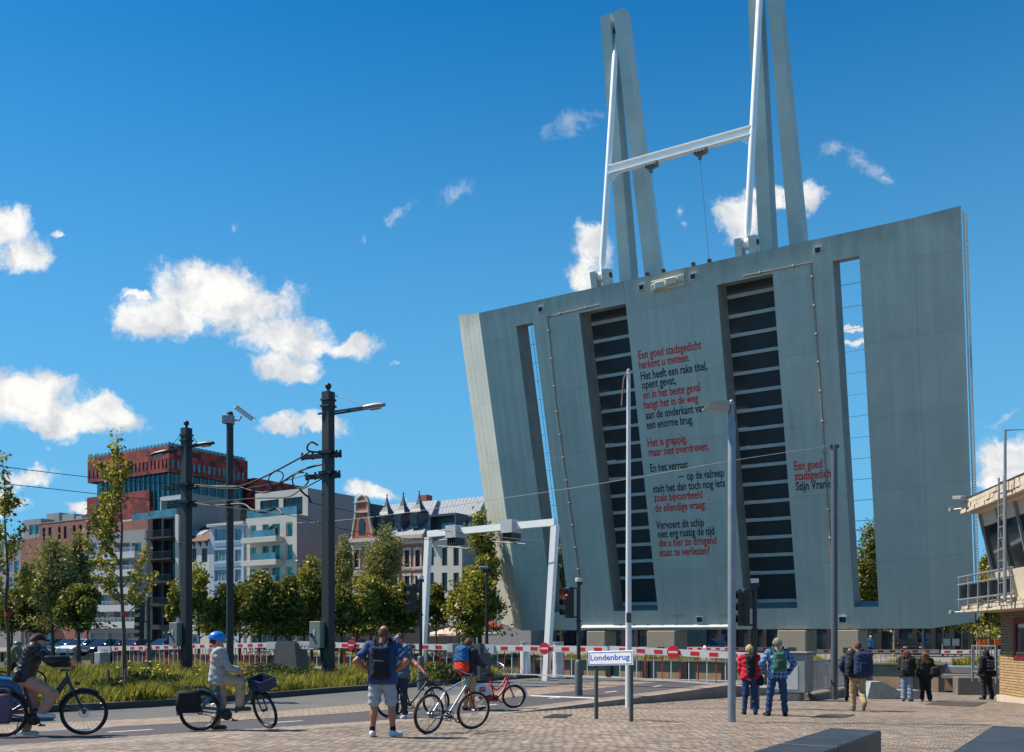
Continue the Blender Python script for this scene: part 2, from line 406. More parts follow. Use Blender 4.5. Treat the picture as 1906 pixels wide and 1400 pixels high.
def cobble_mat():
    m = bpy.data.materials.new('setts'); m.use_nodes = True; nt = m.node_tree; N = nt.nodes; L = nt.links
    b = N['Principled BSDF']; b.inputs['Roughness'].default_value = .78
    tc = N.new('ShaderNodeTexCoord')
    def noise(scale, det, ro, out='Fac'):
        n = N.new('ShaderNodeTexNoise'); n.inputs['Scale'].default_value = scale; n.inputs['Detail'].default_value = det
        n.inputs['Roughness'].default_value = ro; L.new(tc.outputs['Object'], n.inputs['Vector']); return n.outputs[out]
    # sett courses wander a little
    w = noise(.9, 2, .5, 'Color'); sub = N.new('ShaderNodeVectorMath'); sub.operation = 'SUBTRACT'; L.new(w, sub.inputs[0]); sub.inputs[1].default_value = (.5, .5, .5)
    sc = N.new('ShaderNodeVectorMath'); sc.operation = 'SCALE'; L.new(sub.outputs[0], sc.inputs[0]); sc.inputs[3].default_value = .34
    ad = N.new('ShaderNodeVectorMath'); L.new(tc.outputs['Object'], ad.inputs[0]); L.new(sc.outputs[0], ad.inputs[1])
    mp = N.new('ShaderNodeMapping'); mp.inputs['Rotation'].default_value = (0, 0, .12); L.new(ad.outputs[0], mp.inputs[0])
    br = N.new('ShaderNodeTexBrick'); br.inputs['Scale'].default_value = 1; br.inputs['Brick Width'].default_value = .19; br.inputs['Row Height'].default_value = .13
    br.inputs['Mortar Size'].default_value = .012; br.inputs['Mortar Smooth'].default_value = .5
    br.inputs['Color1'].default_value = srgb(173, 155, 137) + (1,); br.inputs['Color2'].default_value = srgb(127, 113, 100) + (1,)
    br.inputs['Mortar'].default_value = srgb(52, 45, 38) + (1,)
    L.new(mp.outputs[0], br.inputs['Vector'])
    big = noise(.16, 8, .7); mid = noise(1.6, 6, .7)
    k1 = N.new('ShaderNodeMapRange'); k1.inputs[1].default_value = .34; k1.inputs[2].default_value = .66; k1.inputs[3].default_value = .66; k1.inputs[4].default_value = 1.2; L.new(big, k1.inputs[0])
    k2 = N.new('ShaderNodeMapRange'); k2.inputs[1].default_value = .3; k2.inputs[2].default_value = .7; k2.inputs[3].default_value = .78; k2.inputs[4].default_value = 1.18; L.new(mid, k2.inputs[0])
    mu = N.new('ShaderNodeMath'); mu.operation = 'MULTIPLY'; L.new(k1.outputs[0], mu.inputs[0]); L.new(k2.outputs[0], mu.inputs[1])
    vm = N.new('ShaderNodeVectorMath'); vm.operation = 'SCALE'; L.new(br.outputs['Color'], vm.inputs[0]); L.new(mu.outputs[0], vm.inputs[3])
    L.new(vm.outputs[0], b.inputs['Base Color'])
    # rounded, uneven stones
    h = N.new('ShaderNodeMath'); h.operation = 'MULTIPLY_ADD'; L.new(br.outputs['Fac'], h.inputs[0]); h.inputs[1].default_value = -1.0
    fine = noise(14, 5, .7); md = noise(2.6, 4, .6); m3 = N.new('ShaderNodeMath'); m3.operation = 'MULTIPLY_ADD'; L.new(md, m3.inputs[0]); m3.inputs[1].default_value = 2.6; L.new(fine, m3.inputs[2])
    L.new(m3.outputs[0], h.inputs[2])
    bp = N.new('ShaderNodeBump'); bp.inputs['Strength'].default_value = .9; bp.inputs['Distance'].default_value = .035; L.new(h.outputs[0], bp.inputs['Height'])
    L.new(bp.outputs[0], b.inputs['Normal'])
    return m
M_SETT = cobble_mat()
M_SETT2 = brick_mat('strip_setts', srgb(164, 146, 126), srgb(134, 118, 102), srgb(80, 70, 60), .22, .11, .01, vert='XY', dirt=.2, dscale=.8, bump=.5)

def sheet(name, m, s0, s1, t0, t1, zf, ds=2.0, dt=1.0, dz=0.0, kind='structure'):
    ns = max(1, int(round((s1 - s0) / ds))); ntt = max(1, int(round((t1 - t0) / dt)))
    vs = []; fs = []
    for i in range(ntt + 1):
        t = t0 + (t1 - t0) * i / ntt
        for j in range(ns + 1):
            s = s0 + (s1 - s0) * j / ns; vs.append((t, s, zf(t, s) + dz))
    for i in range(ntt):
        for j in range(ns): a = i * (ns + 1) + j; fs.append((a, a + 1, a + ns + 2, a + ns + 1))
    mb = MB(); mb.add([(s, t, z) for (t, s, z) in vs], fs)          # local x = across, local y = along
    o = mb.build(name, m, smooth=True); o.rotation_euler = (0, 0, RZ)
    return tag(o, kind=kind) if kind else o
def zplaza(t, s):
    p = ts(t, s); return zpl(p.x, p.y)
sheet('plaza', M_SETT, SP + .55, 70, -60, 46, zplaza, 3, 1)
sheet('cycle_path', M_PATH, -16.03, SP, -70, TC, zroad, .8, .8, .004)
sheet('path_edge_paving', M_SETT2, SP, SP + .55, -70, TC, zroad, .5, .8, .008)
sheet('paving_strip', M_SETT2, -18.13, -16.03, -70, TC, zroad, 1, .8, .012)
sheet('road', M_ROAD, -22.5, -18.13, -70, TC, zroad, 1, .8, 0)
ZV = lambda t, s: zroad(t, s) + .13
sheet('verge_soil', M_SOIL, -90, -22.8, -70, TC, ZV, 4, 2)
sheet('tram_track_bed', M_CONC, -31.6, -30.0, -70, TC, ZV, 1, 2, .02)
sheet('tram_track_bed', M_CONC, -39.2, -37.6, -70, TC, ZV, 1, 2, .02)
rails = MB()
for s in (-31.35, -30.3, -38.95, -37.9):
    for i in range(36):
        t0, t1 = -30 + i * 1.87, -30 + (i + 1) * 1.87
        rails.obox((s, t0, ZV(t0, s) + .02), (.07, 0, 0), (0, t1 - t0, ZV(t1, s) - ZV(t0, s)), (0, 0, .02))
o = rails.build('tram_rails', M('rail_steel', (.25, .24, .23), .35, .9)); o.rotation_euler = (0, 0, RZ); tag(o, kind='structure')

def kerb(name, s0, s1, t0, t1, ztop, zbot, m=M_KERB, seg=1.0):
    mb = MB(); n = int((t1 - t0) / seg)
    for i in range(n):
        a, b = t0 + (t1 - t0) * i / n + .006, t0 + (t1 - t0) * (i + 1) / n - .006
        vs = []
        for t in (a, b):
            vs += [(s0, t, zbot(t)), (s1, t, zbot(t)), (s1, t, ztop(t)), (s0, t, ztop(t))]
        mb.add(vs, [(0, 1, 2, 3), (7, 6, 5, 4), (0, 4, 5, 1), (1, 5, 6, 2), (2, 6, 7, 3), (3, 7, 4, 0)])
    o = mb.build(name, m); o.rotation_euler = (0, 0, RZ); return tag(o, kind='structure')
kerb('kerb', -22.82, -22.5, -40, TC, lambda t: zroad(t, -22.5) + .18, lambda t: zroad(t, -22.5) - .3, M('shaded_kerb_stone', srgb(70, 68, 66), .8, var=.2, scale=2.5, bump=.2))  # shade on the side facing the road is put into this darker colour
kerb('path_kerb', SP + .55, SP + .85, -40, TC, lambda t: max(zroad(t, SP), zplaza(t, SP)) + .014, lambda t: zplaza(t, SP + .6) - .4)

# road markings
mk = MB()
def mark(s0, s1, t0, t1):
    n = max(1, int((t1 - t0) / .5))
    for i in range(n):
        a, b = t0 + (t1 - t0) * i / n, t0 + (t1 - t0) * (i + 1) / n
        mk.quad(*[(s, t, zroad(t, s) + .0085) for s, t in ((s0, a), (s1, a), (s1, b), (s0, b))])
for i in range(-12, 8):
    t = 10.75 + 3.75 * i - .45; mark(-14.86, -14.76, t, t + .9)
mark(-16.0, -13.6, 26.0, 26.35)
o = mk.build('path_markings', M_PAINT); o.rotation_euler = (0, 0, RZ); tag(o, kind='structure')

# the dock: water, quay walls, the far bank
def band(name, m, t0, t1, s0, s1, z, n=1):
    mb = MB(); mb.quad((s0, t0, z), (s1, t0, z), (s1, t1, z), (s0, t1, z)); o = mb.build(name, m); o.rotation_euler = (0, 0, RZ); return tag(o, kind='structure')
M_WATER = M('dock_water', (.012, .028, .03), .08, var=.2, scale=1.5, bump=.25, bscale=1.2)
band('water', M_WATER, TC - 1, TF + 1.5, -400, 400, -3.2)
def tuft(x): return x
M_FAR = M('far_paving', srgb(124, 118, 108), .9, var=.2, scale=.15, bump=.1)
band('far_quay', M_FAR, TF + 1.2, 2600, -2600, 2600, .02)
M_NEARG = M('near_ground', srgb(120, 112, 104), .9, var=.2, scale=.2)
mbq = MB(); mbq.box(-90, SP + .85, TC, TC + .5, -4, -.16); mbq.box(SP + .85, 70, 46, 46.5, -4, -.9)
mbq.box(SP + .85, SP + 1.2, TC, 46, -4, -.4)
o = mbq.build('near_quay_wall', M_CONC); o.rotation_euler = (0, 0, RZ); tag(o, kind='structure')
M_STAIN = M('stained_concrete', srgb(140, 106, 84), .85, var=.3, scale=.9, bump=.4, bscale=8)
M_TAN = M('tan_concrete', srgb(164, 136, 104), .85, var=.2, scale=.8, bump=.3, bscale=8)
M_DARKW = M('dark_timber', srgb(48, 42, 36), .8, var=.3, scale=3)
mbq = MB()
mbq.mat(0).box(-120, -8.6, TF + .45, TF + 1.3, -4, .05); mbq.mat(1)
for i in range(55):                                    # tan facing panels under the left coping
    a = -120 + i * 2.02; mbq.box(a, a + 1.98, TF + .30, TF + .448, -1.6, .02)
mbq.mat(0).box(-120, -8.6, TF + .12, TF + 1.3, .05, .16)
mbq.mat(2)
for i in range(40):
    a = -116 + i * 2.7; mbq.box(a, a + .42, TF + .10, TF + .299, -3.5, .05)
mbq.mat(0).box(-8.6, 120, TF + .5, TF + 1.4, -4, -.38)
mbq.box(-8.6, 120, TF + .25, TF + 1.4, -.378, -.03)
mbq.box(-8.6, 120, TF - .9, TF + .498, -.62, -.42)
mbq.mat(1)
for i in range(28): a = -8.6 + i * 3.0; mbq.mat(3).box(a, a + 2.96, TF + .2, TF + .498, -1.35, -.622)
mbq.mat(2).box(-8.6, 120, TF + .4, TF + .499, -4, -1.37)
mbq.mat(0).box(-8.6, 120, TF - 2.4, TF + .39, -4, -1.72)
o = mbq.build('far_quay_wall', [M('quay_concrete', srgb(124, 116, 106), .85, var=.22, scale=.7, bump=.3, bscale=9), M_TAN, M_DARKW, M_STAIN])
o.rotation_euler = (0, 0, RZ); tag(o, kind='structure')

# ------------------------------------------------------------------ grass
def blades(n, s0, s1, t0, t1, zf, hmin, hmax, width, seedv, keep=None, name='grass', m=None):
    r = np.random.default_rng(seedv)
    s = r.uniform(s0, s1, n); t = r.uniform(t0, t1, n)
    cl = (np.sin(s * 1.7 + 1.3 * np.sin(t * .9)) * np.sin(t * 1.1 + s * .6) + np.sin(s * 4.1 + t * 2.3) * .5) / 1.5
    ok = r.random(n) < (.46 + .72 * cl)
    if keep is not None: ok &= keep(t, s)
    s, t, cl = s[ok], t[ok], cl[ok]; n = len(s)
    h = (hmin + (hmax - hmin) * np.clip(.45 + .5 * cl + r.normal(0, .18, n), 0.05, 1.2))
    z = np.array([zf(a, b) for a, b in zip(t, s)])
    x = t * Rv.x + s * Hv.x; y = t * Rv.y + s * Hv.y
    th = r.uniform(0, 2 * np.pi, n); ln = r.uniform(.1, .6, n) * h; dx, dy = np.cos(th), np.sin(th)
    wd = width * r.uniform(.6, 1.4, n)
    v = np.zeros((n, 4, 3), np.float32)
    px, py = -dy * wd, dx * wd
    v[:, 0] = np.stack([x - px, y - py, z - .02], 1); v[:, 1] = np.stack([x + px, y + py, z - .02], 1)
    v[:, 2] = np.stack([x + dx * ln * .4 + px * .7, y + dy * ln * .4 + py * .7, z + h * .6], 1)
    v[:, 3] = np.stack([x + dx * ln, y + dy * ln, z + h], 1)
    lp = np.arange(n * 4).reshape(n, 4)
    return tag(np_mesh(name, v.reshape(-1, 3), lp.ravel(), 4, m), kind='stuff')
M_GRASS = leaf_mat('grass_blade', (.11, .115, .016), (.33, .31, .042), (.54, .45, .075), .14, .3)
off_bed = lambda t, s: ~(((s > -31.7) & (s < -29.9)) | ((s > -39.3) & (s < -37.5)))
blades(120000, -27.5, -22.75, 6, 37, ZV, .08, .52, .013, 1, off_bed, m=M_GRASS)
blades(90000, -46, -27.5, 14, 37, ZV, .08, .52, .016, 2, off_bed, m=M_GRASS)
blades(16000, -60, -9, TF + .6, TF + 2.0, lambda t, s: .10, .1, .45, .03, 3, m=M_GRASS, name='bank_grass')
blades(40000, -8.4, 26, TF + 1.5, TF + 7.4, lambda t, s: .03, .12, .5, .035, 4, m=M_GRASS, name='far_grass')

M_FLEAF = leaf_mat('weed_leaf', (.02, .03, .008), (.05, .07, .014), (.12, .14, .03), .15, .3)
def bush_cloud(n, rx, ry, h, size, seedv):
    r = np.random.default_rng(seedv)
    d = r.normal(size=(n, 3)); d /= np.linalg.norm(d, axis=1)[:, None]; q = r.random(n) ** .45
    c = d * q[:, None] * np.array([rx, ry, h * .55]) + np.array([0, 0, h * .5]); c[:, 2] = np.maximum(c[:, 2], .02)
    return leaf_quads(c, size, r)
def leaf_quads(c, size, r, droop=0.0, aspect=.55):
    n = len(c); a = r.normal(size=(n, 3)); a[:, 2] -= droop; a /= np.linalg.norm(a, axis=1)[:, None]
    b = r.normal(size=(n, 3)); b -= a * (a * b).sum(1)[:, None]; b /= np.linalg.norm(b, axis=1)[:, None]
    sz = size * r.uniform(.6, 1.35, n)[:, None]
    v = np.stack([c - a * sz * .5, c + b * sz * aspect * .5, c + a * sz * .5, c - b * sz * aspect * .5], 1)
    return v.reshape(-1, 3)
def leaves_obj(name, verts, m, parent):
    return np_mesh(name, verts, np.arange(len(verts)), 4, m, parent)
M_YEL = M('yellow_petal', (.80, .55, .02), .6, var=.1); M_STEM = M('green_stem', (.05, .08, .02), .8)
def weed(px, Y, rx, h, n, label, flowers=0, seedv=0, size=.12):
    t, s = tofs((px - CX) / F * Y, Y); z = ZV(t, s)
    o = thing('flowering_weed' if flowers else 'shrub', label, 'plant', ((px - CX) / F * Y, Y, z))
    leaves_obj('foliage', bush_cloud(n, rx, rx * .8, h, size, seedv), M_FLEAF, o)
    if flowers:
        r = random.Random(seedv); st = MB(); fl = MB()
        for k in range(flowers):
            x, y = r.uniform(-rx, rx) * 1.2, r.uniform(-rx, rx); hh = h * r.uniform(.85, 1.45)
            st.tube([(x * .5, y * .5, 0), (x * .9, y * .9, hh * .6), (x, y, hh)], .008, 4)
            fl.ball((x, y, hh), .055, .055, .035, 7)
        st.build('stems', M_STEM, o); fl.build('blossoms', M_YEL, o)
    return o
weed(258, 30.5, .75, .75, 900, 'dark leafy weed with tall yellow flower heads at the foot of the young tree', 20, 1)
weed(300, 33.0, .9, .55, 900, 'low weed clump with yellow flowers right of the young tree', 7, 2)
weed(500, 36.5, 1.0, .75, 1500, 'rounded yellow-green bush in front of the dark barrier housing', 0, 3, .10)
weed(565, 35.5, .8, .6, 1000, 'dark ragged weed clump left of the tall tram pole with cabinet', 0, 4, .12)
weed(835, 38.5, 1.1, .7, 1300, 'tall weed clump behind the railing left of the red and blue rucksack', 0, 5, .12)
weed(210, 29.0, .7, .6, 800, 'dense weed tussock beside the stake of the young tree', 0, 6, .12)

# small things let into the square
def plate_on(name, label, cat, pxs, m, rz=None):
    c = [G(px, py, .006) for px, py in pxs]; mb = MB()
    o0 = sum(c, Vector()) / 4
    mb.add([p - o0 for p in c] + [p - o0 + Vector((0, 0, .010)) for p in c], [(0, 1, 2, 3), (4, 5, 6, 7), (0, 1, 5, 4), (1, 2, 6, 5), (2, 3, 7, 6), (3, 0, 4, 7)])
    o = mb.build(name, m); o.location = o0; return tag(o, label, cat)
plate_on('drain_grate', 'small dark drain grate in the paving left of the street name sign', 'drain grate', [(1010, 1336), (1050, 1337), (1066, 1331), (1030, 1330)], M('iron', (.03, .03, .03), .7, .3))
plate_on('access_cover', 'small brown steel cover in the paving behind the couple', 'manhole cover', [(1508, 1336), (1570, 1337), (1592, 1331), (1535, 1330)], M_STEEL_PLATE)
plate_on('floor_hatch', 'wide dark steel hatch in the paving near the brick house', 'hatch', [(1722, 1312), (1812, 1316), (1838, 1308), (1746, 1305)], M_STEEL_PLATE)

M_GRAN = M('dark_granite', srgb(52, 58, 64), .45, var=.32, scale=3.5, bump=.12, bscale=90)
def bench(label, s0, s1, t0, t1, top, seams):
    o = thing('granite_bench', label, 'bench', ts((t0 + t1) / 2, (s0 + s1) / 2, .1), RZ, 'granite bench blocks on the square')
    zb = top - .10; w = (s1 - s0) / 2; cuts = [t0] + seams + [t1]; tm = (t0 + t1) / 2
    for a, b in zip(cuts[:-1], cuts[1:]):
        mb = MB(); mb.rbox(-w, w, a - tm + .003, b - tm - .003, -.3, zb, .012); mb.build('block', M_GRAN, o)
bench('dark granite bench block on the square, its end pointing at the lamp post', -2.73, -2.2, 4.5, 10.72, .585, [8.9])
bench('dark granite bench block nearest the brick house, running out of frame', -1.28, -.70, 4.5, 11.98, .585, [9.4])
# ------------------------------------------------------------------ the raised bridge leaf
LEAN = math.atan(2134.0 / 8263.0)
Uv = Vector((-Rv.x * math.sin(LEAN), -Rv.y * math.sin(LEAN), math.cos(LEAN)))   # up along the raised leaf
Nv = Hv.cross(Uv).normalized()                                                  # out of its underside
if Nv.y > 0: Nv = -Nv
BO = P(1733, 1170, 56.7)                       # foot of the fold between the face and its right flank
def on(px, py, depth=0.0):
    """pixel -> (a along H, b up the leaf) on the underside, or on a plane 'depth' behind it"""
    d = Vector(((px - CX) / F, 1, (HY - py) / F)); o = Vector((0, 0, HC)); p0 = BO - Nv * depth
    k = (p0 - o).dot(Nv) / d.dot(Nv); q = o + d * k - p0
    return q.dot(Hv), q.dot(Uv)
LM = Matrix((( Hv.x, Uv.x, Nv.x, BO.x), (Hv.y, Uv.y, Nv.y, BO.y), (Hv.z, Uv.z, Nv.z, BO.z), (0, 0, 0, 1)))
A0 = on(972, 1173)[0]; A1 = 0.0
ATL = on(890, 582)[0]
BT = (on(1117, 533)[1] + on(1690, 408)[1] + on(890, 583)[1]) / 3; BB = on(1300, 1172)[1]
A0 = (A0 + ATL) / 2
DEP = 1.6                                      # depth of the box girders

M_LEAF = None
def leaf_paint():
    m = bpy.data.materials.new('bridge_paint'); m.use_nodes = True; nt = m.node_tree; N = nt.nodes; L = nt.links
    b = N['Principled BSDF']; b.inputs['Roughness'].default_value = .42; b.inputs['Specular IOR Level'].default_value = .45
    tc = N.new('ShaderNodeTexCoord'); sp = N.new('ShaderNodeSeparateXYZ'); L.new(tc.outputs['Object'], sp.inputs[0])
    def noise(scale, det, stretch):
        mp = N.new('ShaderNodeMapping'); mp.inputs['Scale'].default_value = stretch; L.new(tc.outputs['Object'], mp.inputs[0])
        n = N.new('ShaderNodeTexNoise'); n.inputs['Scale'].default_value = scale; n.inputs['Detail'].default_value = det; n.inputs['Roughness'].default_value = .65
        L.new(mp.outputs[0], n.inputs['Vector']); return n.outputs['Fac']
    def mr(v, a, b_, c, d):
        n = N.new('ShaderNodeMapRange'); n.inputs[1].default_value = a; n.inputs[2].default_value = b_; n.inputs[3].default_value = c; n.inputs[4].default_value = d
        L.new(v, n.inputs[0]); return n.outputs[0]
    def mul(a, b_):
        n = N.new('ShaderNodeMath'); n.operation = 'MULTIPLY'; L.new(a, n.inputs[0]); L.new(b_, n.inputs[1]); return n.outputs[0]
    k = mr(noise(.35, 6, (1, 1, 1)), .3, .7, .88, 1.06)
    runs = mr(noise(1.0, 8, (2.2, .05, 1)), .35, .72, 1.02, .89)         # rain streaks along the leaf
    edge = N.new('ShaderNodeMath'); edge.operation = 'MULTIPLY_ADD'
    L.new(noise(1.2, 6, (1, .35, 1)), edge.inputs[0]); edge.inputs[1].default_value = -4.5; L.new(sp.outputs[1], edge.inputs[2])
    grime = mr(edge.outputs[0], BT - 3.4, BT - 1.2, 1.0, .62)          # old grease and dirt towards the tip
    # welded plate seams
    br = N.new('ShaderNodeTexBrick'); br.inputs['Scale'].default_value = 1; br.inputs['Brick Width'].default_value = 4.3; br.inputs['Row Height'].default_value = 4.15
    br.inputs['Mortar Size'].default_value = .022; br.offset = 0.0; br.inputs['Color1'].default_value = (1, 1, 1, 1); br.inputs['Color2'].default_value = (.93, .94, .94, 1); br.inputs['Mortar'].default_value = (.80, .80, .80, 1)
    cb = N.new('ShaderNodeCombineXYZ'); L.new(sp.outputs[0], cb.inputs[0]); L.new(sp.outputs[1], cb.inputs[1]); L.new(cb.outputs[0], br.inputs['Vector'])
    tot = mul(mul(k, runs), grime)
    rust = N.new('ShaderNodeMix'); rust.data_type = 'RGBA'; rust.inputs[6].default_value = srgb(194, 194, 180) + (1,); rust.inputs[7].default_value = srgb(104, 82, 64) + (1,)
    rk = mul(mr(noise(1.3, 8, (1.1, .10, 1)), .60, .74, 0, .55), mr(noise(.25, 4, (1, 1, 1)), .42, .62, .15, 1.0)); L.new(rk, rust.inputs[0])
    c = N.new('ShaderNodeVectorMath'); c.operation = 'SCALE'; c.inputs[0].default_value = srgb(194, 194, 180); L.new(tot, c.inputs[3]); L.new(rust.outputs[2], c.inputs[0])
    c2 = N.new('ShaderNodeVectorMath'); c2.operation = 'MULTIPLY'; L.new(c.outputs[0], c2.inputs[0]); L.new(br.outputs['Color'], c2.inputs[1])
    L.new(c2.outputs[0], b.inputs['Base Color'])
    wv = N.new('ShaderNodeTexWave'); wv.inputs['Scale'].default_value = .42; wv.inputs['Distortion'].default_value = .4; wv.bands_direction = 'X'
    L.new(cb.outputs[0], wv.inputs['Vector'])
    ad = N.new('ShaderNodeMath'); ad.operation = 'MULTIPLY_ADD'; L.new(br.outputs['Fac'], ad.inputs[0]); ad.inputs[1].default_value = .35; L.new(wv.outputs['Fac'], ad.inputs[2])
    bp = N.new('ShaderNodeBump'); bp.inputs['Strength'].default_value = .24; bp.inputs['Distance'].default_value = .06; L.new(ad.outputs[0], bp.inputs['Height'])
    L.new(bp.outputs[0], b.inputs['Normal'])
    return m
M_LEAF = leaf_paint()
M_STEELW = M('painted_steel', srgb(196, 201, 198), .45, var=.08, scale=1.5)
M_BEAM = M('balance_beam_paint', srgb(180, 188, 180), .45, var=.14, scale=.35)
M_RODW = M('rod_paint', srgb(240, 240, 236), .4, var=.05, scale=2)
M_DARKDECK = M('deck_underside', srgb(46, 54, 58), .55, var=.25, scale=.8)
M_DARKM = M('dark_metal', srgb(62, 68, 72), .5, .3, var=.1)
M_RUST = M('rusty_steel', srgb(92, 66, 50), .8, var=.3, scale=6)

bridge = bpy.data.objects.new('bascule_bridge', None); COL.objects.link(bridge); bridge.matrix_world = LM
tag(bridge, 'huge pale grey raised bascule bridge leaf with red and black poem on its underside', 'bridge')

# slots through the leaf, from their four corners in the photograph
def slot(pts):
    q = [on(*p) for p in pts]      # tl, tr, bl, br
    return (q[0][0] + q[2][0]) / 2, (q[1][0] + q[3][0]) / 2, (q[2][1] + q[3][1]) / 2, (q[0][1] + q[1][1]) / 2
SL = [slot([(963, 607), (991, 601), (1027, 1139), (1061, 1139)]), slot([(1077, 583), (1165, 566), (1143, 1138), (1224, 1133)]),
      slot([(1333, 530), (1437, 508), (1388, 1134), (1485, 1132)]), slot([(1550, 485), (1598, 479), (1590, 1133), (1637, 1130)])]
bb = sum(x[2] for x in SL) / 4
SL = [(a, b, bb, t) for a, b, _, t in SL]
btl = sum(x[3] for x in SL) / 4
SL = [(a, b, bb, btl) for a, b, _, _ in SL]

def flank(pxt, pyt, pxb, pyb, a_in, d):
    """outer edge of a flank that bends back by d: solve its a at top and bottom"""
    return (on(pxt, pyt, d)[0] + on(pxb, pyb, d)[0]) / 2
DL, DR = 2.3, 1.55
AL = flank(853, 590, 935, 1172, A0, DL); AR = flank(1789, 387, 1815, 1169, A1, DR)
print('leaf: A0 %.2f AL %.2f AR %.2f BT %.2f BB %.2f' % (A0, AL, AR, BT, BB), SL)

# shell of the leaf: front skin with the slots cut out, slot cheeks, flanks, back skin
sh = MB()
xs = [A0] + [v for s_ in SL for v in s_[:2]] + [A1]
for i in range(len(xs) - 1):
    x0, x1 = xs[i], xs[i + 1]; isl = i % 2 == 1
    for (z0, z1) in ((BB, bb), (bb, btl), (btl, BT)):
        if isl and (z0, z1) == (bb, btl): continue
        sh.quad((x0, z0, 0), (x1, z0, 0), (x1, z1, 0), (x0, z1, 0))
        sh.quad((x0, z0, -DEP), (x1, z0, -DEP), (x1, z1, -DEP), (x0, z1, -DEP))
for (x0, x1, z0, z1) in SL:
    ck = MB()
    for (p, q) in (((x0, z0), (x0, z1)), ((x1, z0), (x1, z1)), ((x0, z0), (x1, z0)), ((x0, z1), (x1, z1))):
        ck.quad((p[0], p[1], 0), (q[0], q[1], 0), (q[0], q[1], -DEP), (p[0], p[1], -DEP))
    ck.build('slot_cheek', M('slot_brown_grey', srgb(150, 144, 134), .6, var=.2, scale=.7), bridge)  # slot sides in a darker, browner grey than the leaf skin
BTL, BTR = BT + .195 * DL, BT + .195 * DR
for z, zl, zr_ in ((BB, BB, BB), (BT, BTL, BTR)):
    sh.add([(A0, z, 0), (A1, z, 0), (A1, z, -DEP), (A0, z, -DEP)], [(0, 1, 2, 3)])
    sh.add([(A0, z, 0), (A0, z, -DEP), (A0 - .4, z, -DEP), (AL, zl, -DL - .12), (AL, zl, -DL)], [(0, 1, 2), (0, 2, 3), (0, 3, 4)])
    sh.add([(A1, z, 0), (AR, zr_, -DR), (AR, zr_, -DEP), (A1, z, -DEP)], [(0, 1, 2), (0, 2, 3)])
sh.quad((A1, BB, 0), (A1, BT, 0), (AR, BTR, -DR), (AR, BB, -DR)); sh.quad((AR, BB, -DR), (AR, BTR, -DR), (AR, BTR, -DEP), (AR, BB, -DEP))
sh.quad((A0, BB, 0), (A0, BT, 0), (AL, BTL, -DL), (AL, BB, -DL)); sh.quad((AL, BB, -DL), (AL, BTL, -DL), (AL, BTL, -DL - .12), (AL, BB, -DL - .12))
sh.quad((AL, BB, -DL - .12), (AL, BTL, -DL - .12), (A0 - .4, BT, -DEP), (A0 - .4, BB, -DEP)); sh.quad((A0 - .4, BB, -DEP), (A0 - .4, BT, -DEP), (A0, BT, -DEP), (A0, BB, -DEP))
sh.quad((A1, BB, -DEP), (A1, BT, -DEP), (AR, BTR, -DEP), (AR, BB, -DEP))
sh.build('leaf_shell', M_LEAF, bridge)

# inner slots: dark deck plate with cross beams; outer slots: open footway grating
for k in (1, 2):
    x0, x1, z0, z1 = SL[k]
    mb = MB(); mb.box(x0 - .2, x1 + .2, z0 - .2, z1 + .2, -DEP - .36, -DEP - .30); mb.build('deck_plate', M_DARKDECK, bridge)
    n = 17
    for i in range(n):
        z = z0 + (z1 - z0) * (i + .72) / (n + .3) if i else z0 + .10
        mb = MB(); mb.box(x0 - .1, x1 + .1, z - .105, z + .105, -DEP - .298, -DEP - .17); mb.build('cross_beam', M_STEELW, bridge)
for k in (0, 3):
    x0, x1, z0, z1 = SL[k]; mb = MB()
    n = 16
    for i in range(1, n): z = z0 + (z1 - z0) * i / n; mb.box(x0 - .1, x1 + .3, z - .007, z + .007, -DEP - .16, -DEP - .02)
    mb.box(x0 - .16, x0 - .1, z0, z1, -DEP - .16, -DEP - .02); mb.box(x1 + .3, x1 + .36, z0, z1, -DEP - .16, -DEP - .02)
    nx = 0 if k == 3 else 3
    for j in range(nx): x = x0 + (x1 - x0) * (j + .5) / nx; mb.box(x - .006, x + .006, z0, z1, -DEP - .08, -DEP - .05)
    for i in range(int((z1 - z0) / .25) if k == 0 else 0):
        z = z0 + i * .25; mb.tube([(x0, z, -DEP - .06), (x1, z + (x1 - x0) * .7, -DEP - .06)], .009, 4)
    mb.build('footway_grating', M_DARKM, bridge)

# conduits with fixing bosses
def conduit(pts):
    q = [on(*p) for p in pts]; mb = MB()
    mb.tube([(a, b, .05) for a, b in q], .045, 6)
    for (a0, b0), (a1, b1) in zip(q[:-1], q[1:]):
        n = max(2, int(math.hypot(a1 - a0, b1 - b0) / 1.55))
        for i in range(n): mb.ball((a0 + (a1 - a0) * (i + .5) / n, b0 + (b1 - b0) * (i + .5) / n, .06), .10, .10, .09, 8)
    mb.build('conduit', M('conduit_grey', srgb(150, 140, 130), .6), bridge)
conduit([(1117, 567), (1020, 590), (1035, 745), (1080, 1080)]); conduit([(1385, 514), (1510, 489), (1526, 700), (1551, 1080)])
